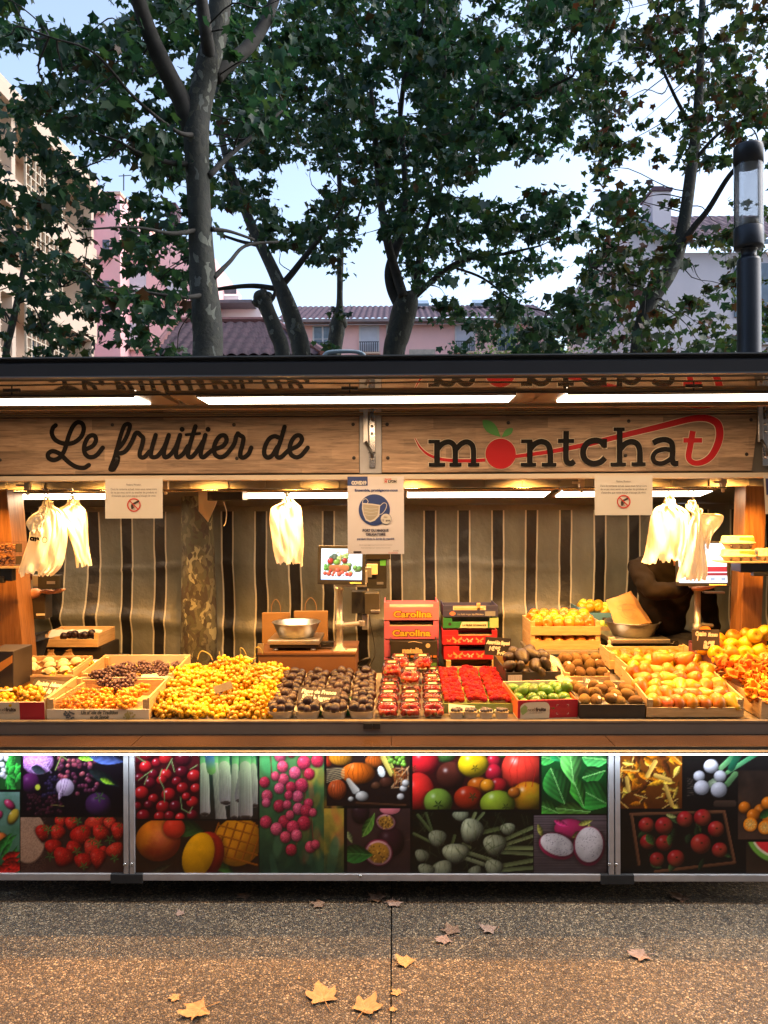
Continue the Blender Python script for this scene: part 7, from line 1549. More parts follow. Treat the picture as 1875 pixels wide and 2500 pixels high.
a = Vector((.08, -.14, 1.20)); b = P(100, 1444, 4.62)-Vector((x, D, 0)); skin_body('forearm', ({'a': (a, .046), 'b': (a.lerp(b, .5), .040), 'c': (b, .028)}, [('a', 'b'), ('b', 'c')]), skin, t)
hand(t, b+Vector((x, D, 0)), (1, -.1, -.05), (0, -1, .1), skin); head(t, (-.04, -.04, 1.62))
hand(t, Vector((x-.20, D-.29, 1.08)), (0, -1, 0), (1, 0, 0), skin)
# ================================================================== BUILDINGS
plaster = lambda n_, c: pm(n_, c, tuple(v*.93 for v in c), 1.5, .85, 0, .1, 40)
creamp = plaster('plaster_cream', (.60, .48, .37)); peach = plaster('plaster_peach', (.70, .52, .38)); pinkp = plaster('plaster_pink', (.95, .58, .58)); pink2 = plaster('plaster_salmon', (.95, .58, .54)); lilac = plaster('plaster_lilac', (.74, .68, .70)); whitep = plaster('plaster_white', (.68, .68, .68))
glassm = pm('window_glass', (.16, .22, .28), (.10, .14, .18), 3, .08); shut = pm('shutter_white', (.60, .62, .68), (.54, .56, .62), 3, .5); gridm = pm('lattice_cream', (.64, .54, .40), rough=.7); rail = pm('rail_dark', (.05, .06, .08), rough=.5)
def tilem(name, a, b, ang=0):
    n = NT(name); co = n.tc('Object'); sp = n.n('ShaderNodeSeparateXYZ'); n.l(co, sp.inputs[0])
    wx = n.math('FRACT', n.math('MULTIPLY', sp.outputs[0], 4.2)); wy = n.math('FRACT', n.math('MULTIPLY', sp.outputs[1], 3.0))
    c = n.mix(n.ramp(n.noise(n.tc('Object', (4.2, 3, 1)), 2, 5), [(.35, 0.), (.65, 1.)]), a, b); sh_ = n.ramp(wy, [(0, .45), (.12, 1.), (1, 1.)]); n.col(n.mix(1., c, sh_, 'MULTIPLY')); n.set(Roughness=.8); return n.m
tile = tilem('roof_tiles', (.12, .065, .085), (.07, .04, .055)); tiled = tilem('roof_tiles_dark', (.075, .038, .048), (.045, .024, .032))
def tile_roof(t, x0, x1, y0, z0, y1, z1, mat, pitch=.24, lift=.07):
    """sloping roof of half-round tile rows with real relief"""
    m = MB(); nx = int(abs(x1-x0)/pitch*6); ny = 14
    for j in range(ny+1):
        for i in range(nx+1):
            x = x0+(x1-x0)*i/nx; f = j/ny; m.v.append((x, y0+(y1-y0)*f, z0+(z1-z0)*f+lift*abs(math.sin(math.pi*(x-x0)/pitch))+.03*((j % 2)-.5)))
    for j in range(ny):
        for i in range(nx): a = j*(nx+1)+i; m.f.append((a, a+1, a+nx+2, a+nx+1)); m.mi.append(0)
    return inw(m, 'roof', mat, t, smooth=True)
# centre pink house
D = 30.; t = thing('pink_house', 'long pink two storey house with a brown tiled roof and white shutters', 'house', (X(1010, D), D, 0))
x0, x1 = X(700, D), X(1330, D)
m = MB(); m.box(x0, x1, D, D+8, 0, Z(792, D)); inw(m, 'wall', pink2, t)
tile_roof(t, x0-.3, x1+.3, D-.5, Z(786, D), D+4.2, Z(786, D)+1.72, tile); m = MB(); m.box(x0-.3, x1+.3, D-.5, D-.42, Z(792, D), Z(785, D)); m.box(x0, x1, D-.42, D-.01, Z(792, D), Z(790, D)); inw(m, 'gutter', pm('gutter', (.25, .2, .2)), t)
for px, shd in ((790, 0), (903, 1), (1137, 1), (1237, 0)):
    xa, xb = X(px-21, D), X(px+21, D); m = MB(); m.box(xa, xb, D-.03, D-.01, Z(858, D), Z(797, D)); w = inw(m, 'window', glassm if not shd else shut, t)
    m = MB()
    for a, b, c_, d in ((xa-.06, xa, 858, 797), (xb, xb+.06, 858, 797)): m.box(a, b, D-.06, D-.002, Z(c_, D), Z(d, D))
    m.box(xa-.06, xb+.06, D-.062, D-.002, Z(797, D), Z(795, D)); 
    if not shd: m.box((xa+xb)/2-.03, (xa+xb)/2+.03, D-.05, D-.031, Z(858, D), Z(797, D)); m.box(xa, xb, D-.048, D-.0312, Z(828, D), Z(826.5, D))
    inw(m, 'frame', whitep, w)
    m = MB(); m.box(xa-.1, xb+.1, D-.25, D-.003, Z(866, D), Z(862, D)); inw(m, 'sill', peach, w)
    m = MB()
    for k in range(9): xx = xa+(xb-xa)*k/8; m.box(xx-.015, xx+.015, D-.2, D-.18, Z(862, D), Z(838, D))
    m.box(xa-.05, xb+.05, D-.205, D-.175, Z(838, D), Z(836, D)); inw(m, 'balcony_rail', rail, w)
m = MB(); m.box(X(1001, D), X(1064, D), D-.03, D-.01, Z(890, D), Z(854, D)); inw(m, 'window', pm('blind_cream', (.5, .45, .36)), t)
for px in (948,): m = MB(); m.tube([(X(px, D), D-.1, Z(892, D)), (X(px, D), D-.1, Z(793, D))], .05, 8); inw(m, 'drainpipe', whitep, t)
for px in (1018, 1184): c_ = P(px, 757, D+3); m = MB(); m.hexa([(c_.x-.5, D+2.6, Z(786, D)+1.30), (c_.x+.5, D+2.6, Z(786, D)+1.30), (c_.x+.5, D+3.6, Z(786, D)+1.71), (c_.x-.5, D+3.6, Z(786, D)+1.71), (c_.x-.5, D+2.6, Z(786, D)+1.42), (c_.x+.5, D+2.6, Z(786, D)+1.42), (c_.x+.5, D+3.6, Z(786, D)+1.83), (c_.x-.5, D+3.6, Z(786, D)+1.83)]); inw(m, 'skylight', glassm, t)
# dark tiled shed roof
D = 16.; t = thing('tiled_shed', 'low building with a dark purple brown tiled hip roof behind the plane trunk', 'shed', (X(570, D), D, 0))
x0, x1 = X(372, D), X(792, D); m = MB(); m.box(x0+.3, x1-.3, D+.4, D+4, 0, Z(868, D)); inw(m, 'wall', pm('shed_wall', (.10, .08, .07)), t)
zt0, zt1 = Z(866, D), P(570, 790, D+2.2).z; xa, xb = P(432, 790, D+2.2).x, P(665, 790, D+2.2).x
m = MB(); nx, ny = 180, 14
for j in range(ny+1):
    f = j/ny
    for i in range(nx+1):
        u = i/nx; x = (x0+(xa-x0)*f)*(1-u)+(x1+(xb-x1)*f)*u; m.v.append((x, D+2.2*f, zt0+(zt1-zt0)*f+.05*abs(math.sin(x*13.5))+(.045 if j % 2 else 0)))
for j in range(ny):
    for i in range(nx): a = j*(nx+1)+i; m.f.append((a, a+1, a+nx+2, a+nx+1)); m.mi.append(0)
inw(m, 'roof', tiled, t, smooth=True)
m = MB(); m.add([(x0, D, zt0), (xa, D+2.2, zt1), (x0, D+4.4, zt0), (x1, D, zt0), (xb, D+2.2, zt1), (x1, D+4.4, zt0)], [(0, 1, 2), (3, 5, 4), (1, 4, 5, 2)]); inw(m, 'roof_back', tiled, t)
m = MB(); m.tube([(x0, D, zt0+.05), (xa, D+2.2, zt1+.07), (xb, D+2.2, zt1+.07), (x1, D, zt0+.05)], .09, 8); inw(m, 'ridge', pm('ridge_red', (.22, .09, .08)), t)
# white modern block
D = 38.; t = thing('white_building', 'white modern flat roofed building behind the dark tiled shed', 'building', (X(560, D), D, 0))
m = MB(); m.box(X(440, D), X(640, D), D, D+8, 0, Z(742, D)); m.box(X(470, D), X(580, D), D+.5, D+6, Z(742, D), Z(712, D)); inw(m, 'wall', whitep, t)
m = MB(); m.box(X(435, D), X(628, D), D-1.2, D+.2, Z(752, D), Z(745, D)); m.box(X(545, D), X(575, D), D+.4, D+.5, Z(708, D), Z(695, D)); inw(m, 'roof', pm('canopy_dark', (.08, .09, .11)), t)
m = MB(); m.box(X(545, D), X(598, D), D-.05, D-.01, Z(800, D), Z(776, D)); m.box(X(470, D), X(520, D), D-.05, D-.01, Z(800, D), Z(776, D)); inw(m, 'window', glassm, t)
m = MB(); 
for k in range(14): m.box(X(455+k*5, D), X(456+k*5, D), D-1.2, D-1.15, Z(792, D), Z(776, D))
m.box(X(450, D), X(525, D), D-1.22, D-1.13, Z(776, D), Z(774, D)); inw(m, 'balcony_rail', rail, t)
# left apartment block receding along x = -12
t = thing('apartment_building', 'cream apartment block with lattice screened balconies receding along the left side', 'building', (-12, 26, 0)); XF = -12.
m = MB(); m.box(-30, XF-1.4, 12, 31, 0, 14.6); m.box(-30, XF-.9, 11.9, 31.2, 14.6, 14.9); inw(m, 'wall', peach, t)
m = MB()
for k in range(6): z = .2+k*2.85; m.box(XF-1.4, XF, 12, 31, z-.16, z+.16); m.box(XF-.12, XF, 12, 31, z+.16, z+.80) if k else None
m.box(XF-1.4, XF+.3, 12, 31, 14.35, 14.75); inw(m, 'balcony_slab', creamp, t)
for k in range(1, 5):
    z = .2+k*2.85
    for a, b in ((14., 17.), (19.2, 23.4), (25., 28.)):
        m = MB()
        for i in range(int((b-a)/.34)+1): m.box(XF-.05, XF+.02, a+i*.34-.03, a+i*.34+.03, z+.8, z+2.69)
        for i in range(6): m.box(XF-.045, XF+.015, a, b, z+.95+i*.34-.02, z+.95+i*.34+.02)
        inw(m, 'lattice', gridm, t)
m = MB()
for k in range(0, 5):
    z = .2+k*2.85
    for a, b in ((12.5, 13.6), (17.4, 19.), (23.7, 24.8), (28.3, 29.6)): m.box(XF-1.39, XF-1.36, a, b, z+.3, z+2.3)
inw(m, 'window', glassm, t)
m = MB(); 
for y in (12.1, 18.1, 24.2, 30.6): m.box(XF-1.4, XF-.01, y-.12, y+.12, 0, 14.35)
inw(m, 'party_wall', creamp, t)
# pink tall building behind
D = 33.; t = thing('pink_building', 'tall pink apartment building with a flat parapet left of the plane trunk', 'building', (X(330, D), D, 0))
m = MB(); m.box(X(205, D), X(296, D), D, D+10, 0, Z(470, D)); m.box(X(296, D)+.003, X(480, D), D+1.2, D+10, 0, Z(560, D)); inw(m, 'wall', pinkp, t)
m = MB(); m.box(X(203, D), X(299, D), D-.1, D+10.1, Z(470, D)+.002, Z(463, D)); inw(m, 'parapet', peach, t)
m = MB(); m.box(X(182, D), X(226, D), D-1.5, D-.01, Z(870, D), Z(440, D)); m.box(X(180, D), X(236, D), D-1.6, D+.3, Z(436, D), Z(429, D)); inw(m, 'stair_tower', plaster('plaster_mauve', (.48, .30, .42)), t)
for px, py, w_, h_ in ((246, 495, 6, 16), (335, 690, 24, 28), (330, 815, 26, 30), (350, 590, 20, 24), (430, 700, 20, 28), (262, 600, 8, 20), (262, 700, 8, 20)):
    yy_ = D+1.2 if px > 296 else D; m = MB(); m.box(X(px-w_, yy_), X(px+w_, yy_), yy_-.05, yy_-.01, Z(py+h_, yy_), Z(py-h_, yy_)); wd = inw(m, 'window', shut if px > 300 else glassm, t)
    m = MB(); m.box(X(px-w_, yy_)-.15, X(px+w_, yy_)+.15, yy_-.25, yy_-.011, Z(py+h_, yy_)-.12, Z(py+h_, yy_)-.002); inw(m, 'sill', peach, wd)
m = MB()
for k in range(3): m.box(X(412, 35), X(432, 35), 35, 36, Z(508-k*7, 35), Z(503-k*7, 35))
m.box(X(414, 35), X(430, 35), 35.05, 35.9, Z(560, 35), Z(489, 35)); inw(m, 'chimney', tile, t)
m = MB(); m.tube([P(302, 465, D+2), P(302, 425, D+2)], .03, 5); m.tube([P(290, 430, D+2), P(320, 428, D+2)], .02, 5); inw(m, 'antenna', rail, t)
# right lilac house
D = 22.; t = thing('grey_house', 'pale lilac gabled house with a tiled roof and chimney behind the street lamp', 'house', (X(1700, D), D, 0))
zr = Z(537, D); xg0, xg1 = X(1541, D), X(1655, D)
m = MB(); m.hexa([(xg0, D, 0), (xg1, D, 0), (xg1, D+8, 0), (xg0, D+8, 0), (xg0, D, Z(548, D)), (xg1, D, Z(590, D)), (xg1, D+8, Z(590, D)), (xg0, D+8, Z(548, D))]); m.box(xg1+.003, X(2100, D), D+.05, D+8, 0, Z(622, D)); inw(m, 'wall', lilac, t)
m = MB(); nx, ny = 150, 10
xr0, xr1 = X(1541, D), X(2100, D)
for j in range(ny+1):
    f = j/ny
    for i in range(nx+1):
        x = xr0+(xr1-xr0)*i/nx; lo = Z(540, D)-(min(x, xg1)-xg0)/(xg1-xg0)*(Z(540, D)-Z(600, D)); hi = 11.5; m.v.append((x, D-.3+4*f, lo+(max(hi, lo)-lo)*f+.05*abs(math.sin(x*12))+(.04 if j % 2 else 0)))
for j in range(ny):
    for i in range(nx): a = j*(nx+1)+i; m.f.append((a, a+1, a+nx+2, a+nx+1)); m.mi.append(0)
inw(m, 'roof', tile, t, smooth=True)
m = MB(); m.box(X(1656, D), X(2100, D), D-.35, D-.28, Z(612, D), Z(602, D)); m.hexa([(xg0-.1, D-.36, Z(552, D)), (xg1, D-.36, Z(604, D)), (xg1, D-.30, Z(604, D)), (xg0-.1, D-.30, Z(552, D)), (xg0-.1, D-.36, Z(543, D)), (xg1, D-.36, Z(596, D)), (xg1, D-.30, Z(596, D)), (xg0-.1, D-.30, Z(543, D))]); inw(m, 'gutter', pm('gutter_blue', (.20, .28, .34)), t)
m = MB(); m.box(X(1614, D), X(1660, D), D+.6, D+1.6, Z(600, D), Z(452, D)); inw(m, 'chimney', lilac, t); m = MB(); m.box(X(1611, D), X(1663, D), D+.55, D+1.65, Z(452, D), Z(444, D)); m.box(X(1622, D), X(1650, D), D+.8, D+1.4, Z(444, D), Z(432, D)); inw(m, 'chimney_cap', tile, t)
for a, b, c_, d in ((1796, 1832, 660, 780), (1840, 1990, 650, 840)): m = MB(); m.box(X(a, D), X(b, D), D-.0, D+.045, Z(d, D), Z(c_, D)); inw(m, 'window', glassm, t)
m = MB(); m.box(X(1836, D), X(1995, D), D-.06, D+.044, Z(848, D), Z(843, D)); inw(m, 'sill', whitep, t)
# ================================================================== STREET LAMP
D = 5.6; sx, r = 1.0, 34/F*D; b = P(1829, 870, D); t = thing('street_lamp', 'dark cylindrical street lamp with a clear glass column standing at the right', 'street lamp', (b.x, D, 0))
lm = pm('lamp_charcoal', (.028, .034, .045), (.022, .027, .036), 6, .35, .3); zz = lambda py: Z(py, D)-.0+(b.z-Z(870, D))
m = MB(); m.lathe([(.09, 0), (.09, .02), (r*.82, .05), (r*.80, zz(640)), (r*.74, zz(633)), (r*.52, zz(631)), (r*.52, zz(612)), (r*.62, zz(611))], n=40); m.build('post', lm, t, True)
m = MB(); m.lathe([(r*.6, zz(611)), (r*.98, zz(608)), (r*1.0, zz(602)), (r*1.0, zz(560)), (r*.96, zz(558)), (.001, zz(558))], n=40); m.build('collar', lm, t, True)
m = MB(); m.lathe([(.001, zz(407)), (r*1.0, zz(407)), (r*1.0, zz(365)), (r*.96, zz(360)), (.001, zz(359))], n=40); m.build('cap', lm, t, True)
m = MB(); m.lathe([(r*.97, zz(558)), (r*.97, zz(407))], n=40); m.f = m.f[:40]; m.mi = m.mi[:40]; m.build('glass_cylinder', clear, t, True)
m = MB(); m.lathe([(r*.86, zz(557)), (r*.86, zz(408))], n=32); m.f = m.f[:32]; m.mi = m.mi[:32]; fm = NT('lamp_frost'); fm.col((.6, .66, .74)); fm.set(Roughness=.3, Alpha=.4); m.build('diffuser', fm.m, t, True)
m = MB(); m.lathe([(r*.70, zz(557)), (r*.66, zz(545)), (r*.70, zz(540))], n=24); m.build('reflector', alu, t, True)
# ================================================================== TREES
def barkm():
    n = NT('plane_bark'); co = n.tc('Object'); d = n.n('ShaderNodeVectorMath'); d.operation = 'ADD'
    nn = n.n('ShaderNodeTexNoise'); nn.inputs['Scale'].default_value = 9; n.l(co, nn.inputs['Vector']); sc = n.n('ShaderNodeVectorMath'); sc.operation = 'SCALE'; sc.inputs['Scale'].default_value = .12; n.l(nn.outputs['Color'], sc.inputs[0]); n.l(co, d.inputs[0]); n.l(sc.outputs[0], d.inputs[1])
    mp = n.n('ShaderNodeMapping'); mp.inputs['Scale'].default_value = (1, 1, .55); n.l(d.outputs[0], mp.inputs[0])
    v = n.vor(mp.outputs[0], 31); sp = n.n('ShaderNodeSeparateColor'); n.l(v.outputs['Color'], sp.inputs[0])
    c = n.ramp(sp.outputs[0], [(0, (.055, .052, .028)), (.30, (.085, .08, .045)), (.52, (.032, .025, .016)), (.70, (.10, .092, .055)), (.84, (.22, .21, .12)), (.93, (.045, .032, .02))], 'CONSTANT')
    v2 = n.vor(mp.outputs[0], 60); s2 = n.n('ShaderNodeSeparateColor'); n.l(v2.outputs['Color'], s2.inputs[0]); c = n.mix(n.ramp(s2.outputs[1], [(0, 0.), (.8, .0), (.82, .8)], 'CONSTANT'), c, (.045, .035, .022))
    oz = n.n('ShaderNodeSeparateXYZ'); n.l(co, oz.inputs[0]); up = n.ramp(n.math('MULTIPLY', oz.outputs[2], .25), [(.45, 0.), (.62, .72)])
    c = n.mix(up, c, n.ramp(sp.outputs[0], [(0, (.040, .050, .050)), (.80, (.046, .056, .054)), (.9, (.17, .20, .19)), (.96, (.05, .058, .055))], 'CONSTANT'))
    n.col(c); n.set(Roughness=.8); n.bump(n.mix(.5, sp.outputs[0], n.noise(co, 30, 6)), .9, .014); return n.m
bark = barkm(); barkd = pm('branch_bark', (.028, .028, .026), (.05, .05, .046), 14, .85, 0, .4, 60)
def leafmat(name, cols, mixr):
    n = NT(name); a = n.n('ShaderNodeVertexColor'); a.layer_name = 'tone'; sp = n.n('ShaderNodeSeparateColor'); n.l(a.outputs[0], sp.inputs[0])
    c = n.ramp(sp.outputs[0], cols); nz = n.ramp(n.noise(n.tc('Object'), 1.3, 3), [(.3, .75), (.7, 1.2)]); c = n.mix(1., c, nz, 'MULTIPLY')
    n.col(c); n.set(Roughness=.5); tl2 = n.n('ShaderNodeBsdfTranslucent'); n.l(n.mix(1., c, (1.2, 1.4, .75), 'MULTIPLY'), tl2.inputs[0]); mx = n.n('ShaderNodeMixShader'); mx.inputs[0].default_value = mixr
    n.l(n.b.outputs[0], mx.inputs[1]); n.l(tl2.outputs[0], mx.inputs[2]); n.l(mx.outputs[0], n.out.inputs[0]); return n.m
LG = leafmat('plane_leaves', [(0, (.018, .060, .046)), (.5, (.032, .088, .056)), (.85, (.058, .125, .060)), (.96, (.06, .09, .03)), (.99, (.06, .035, .02)), (1, (.07, .03, .02))], .36)
LR = leafmat('plane_leaves_autumn', [(0, (.020, .055, .036)), (.5, (.042, .085, .038)), (.80, (.08, .10, .04)), (.92, (.08, .035, .022)), (1, (.12, .035, .022))], .36)
# palmate leaf outline (5 lobes), unit size
def leaf_shape():
    pts = [(0, -.12)]
    for a, r in ((-135, .30), (-118, .56), (-95, .42), (-62, .62), (-48, .80), (-36, .55), (-12, .72), (0, 1.0), (12, .72), (36, .55), (48, .80), (62, .62), (95, .42), (118, .56), (135, .30)):
        t_ = math.radians(a); pts.append((r*math.sin(t_)*.62, r*math.cos(t_)*.62))
    return np.array(pts)
LS = leaf_shape()
GAPS = [(170, 30, 120, 42), (60, 150, 72, 34), (20, 205, 34, 55), (300, 435, 66, 44), (437, 475, 22, 26), (205, 368, 26, 12), (560, 615, 55, 72), (640, 655, 62, 52), (600, 545, 30, 40), (700, 500, 40, 48), (742, 462, 46, 42), (905, 545, 26, 48), (727, 322, 24, 17), (925, 222, 22, 24), (775, 690, 55, 42), (905, 665, 55, 85), (700, 735, 80, 22), (960, 690, 30, 40),
        (1205, 445, 52, 42), (1345, 425, 64, 40), (1525, 430, 52, 32), (1275, 500, 36, 22), (1160, 600, 34, 20), (1300, 605, 60, 18), (1420, 600, 36, 16), (1155, 705, 50, 48), (1312, 722, 40, 34), (1395, 148, 26, 38), (1610, 225, 62, 62), (1137, 45, 20, 40), (1550, 28, 40, 26), (1420, 300, 30, 16), (1585, 500, 34, 32), (1440, 480, 30, 20), (1090, 640, 30, 20), (1040, 720, 70, 22), (1230, 640, 24, 12), (1385, 690, 24, 14), (1760, 470, 36, 60), (1690, 480, 20, 40), (1850, 420, 20, 40), (1480, 560, 30, 14), (830, 420, 14, 30), (1745, 330, 14, 22), (860, 330, 10, 14), (650, 130, 12, 14), (1250, 210, 12, 12), (1330, 310, 16, 8), (470, 545, 14, 20), (655, 420, 14, 14), (1060, 430, 18, 14), (1270, 575, 20, 8), (1680, 90, 12, 12), (1480, 110, 12, 12), (395, 130, 10, 10), (120, 320, 16, 10), (1560, 380, 20, 14)]
GA = np.array(GAPS, float)
rngf = np.random.default_rng(21)
nzg = rngf.random((40, 80))
def nz2(x, y, s):
    u, v = np.clip(x/s, 0, 78.9), np.clip(y/s, 0, 38.9); i, j = u.astype(int), v.astype(int); a, b = u-i, v-j
    return nzg[j, i]*(1-a)*(1-b)+nzg[j, i+1]*a*(1-b)+nzg[j+1, i]*(1-a)*b+nzg[j+1, i+1]*a*b
def density(x, y):
    """share of view covered by foliage in that direction of the crown envelope"""
    d = np.where(y < 360, .92, .76)
    d = np.where((x < 420) & (y > 480), .62, d); d = np.where((x < 215) & (y > 560), .42, d); d = np.where((x > 215) & (x < 430) & (y > 470), .52, d)
    d = np.where((x > 215) & (x < 480) & (y > 800), .35, d); d = np.where((x < 90) & (y > 250) & (y < 560), .55, d)
    low = (x > 500) & (x < 1080) & (y > 735); d = np.where(low, .0, d); d = np.where((x > 500) & (x < 780) & (y > 660) & (y <= 735), .22, d); d = np.where((x > 780) & (x < 1000) & (y > 640), .05, d); d = np.where((x > 690) & (x < 850) & (y > 560) & (y < 660), .8, d)
    d = np.where((x > 1080) & (x < 1300) & (y > 790), .28, d); d = np.where((x >= 1300) & (y > 640), .50, d); d = np.where((x > 1100) & (x < 1600) & (y > 390) & (y <= 640), .86, d); d = np.where((x > 1000) & (x < 1100) & (y > 440) & (y < 700), .7, d); d = np.where((x > 1560) & (y > 330), .34, d); d = np.where((x > 1480) & (y < 330), .62, d); d = np.where((x > 1790) & (y > 560), .30, d); d = np.where((x > 1300) & (x < 1560) & (y > 700), .85, d)
    g = np.zeros_like(x)
    for cx, cy, rx, ry in GA: g = np.maximum(g, np.clip(1.38-np.sqrt(((x-cx)/rx)**2+((y-cy)/ry)**2), 0, .35)/.35)
    d = d*(1-g); d = d*np.where(nz2(x, y, 30.) < .27, .22, 1.); return d
def make_leaves(name, cl, mat, parent, size=.125):
    """cl: list of (x, y, z, radius, n): sprays of separate palmate leaves hanging around twig ends"""
    V = []; T = []
    L = len(LS)
    for c in cl:
        n = c[4]; u = rngf.normal(size=(n, 3))*np.array([c[3], c[3], c[3]*.42])*.62; ctr = np.array(c[:3])+u
        for k in range(n):
            s = size*rngf.uniform(.6, 1.25); az = rngf.uniform(0, 6.283); pit = rngf.normal(-.65, .5); roll = rngf.normal(0, .5)
            q = LS*s; fold = np.abs(q[:, 0])*rngf.uniform(-.1, .5)-(q[:, 1]/s)**2*s*rngf.uniform(0, .35); p = np.stack([q[:, 0], q[:, 1], fold], 1)
            cr, sr = math.cos(roll), math.sin(roll); p = p@np.array([[cr, 0, -sr], [0, 1, 0], [sr, 0, cr]]); cp, sp_ = math.cos(pit), math.sin(pit); p = p@np.array([[1, 0, 0], [0, cp, sp_], [0, -sp_, cp]]); ca, sa = math.cos(az), math.sin(az); p = p@np.array([[ca, sa, 0], [-sa, ca, 0], [0, 0, 1]])
            V.append(p+ctr[k]); T.append(rngf.random())
    if not V: return
    N = len(V); V = np.concatenate(V); ctrs = V.reshape(N, L, 3); 
    # fan triangles from the leaf base
    cen = ctrs[:, 1:].mean(1, keepdims=True)*.35+ctrs[:, :1]*.65; allv = np.concatenate([ctrs, cen], 1).reshape(-1, 3); M_ = L+1
    tri = np.array([[L, i, (i+1) if i+1 < L else 0] for i in range(L)]); f = (tri[None]+np.arange(N)[:, None, None]*M_).reshape(-1, 3)
    me = bpy.data.meshes.new(name); me.vertices.add(len(allv)); me.vertices.foreach_set('co', allv.ravel()); me.loops.add(f.size); me.loops.foreach_set('vertex_index', f.ravel().astype(np.int32)); me.polygons.add(len(f)); me.polygons.foreach_set('loop_start', np.arange(0, f.size, 3)); me.update(calc_edges=True)
    at = me.color_attributes.new('tone', 'FLOAT_COLOR', 'POINT'); tt = np.repeat(np.array(T), M_); at.data.foreach_set('color', np.stack([tt, tt, tt, np.ones_like(tt)], 1).ravel()); me.materials.append(mat); return obj(name, me, parent)
def limb(mb, pts, n=10):
    """pts = (px, py, depth, radius px)"""
    q = cat_rom([np.array(p, float) for p in pts], 6); P3 = [P(a[0], a[1], a[2]) for a in q]; mb.tube(P3, [a[3]/F*a[2] for a in q], n); return P3
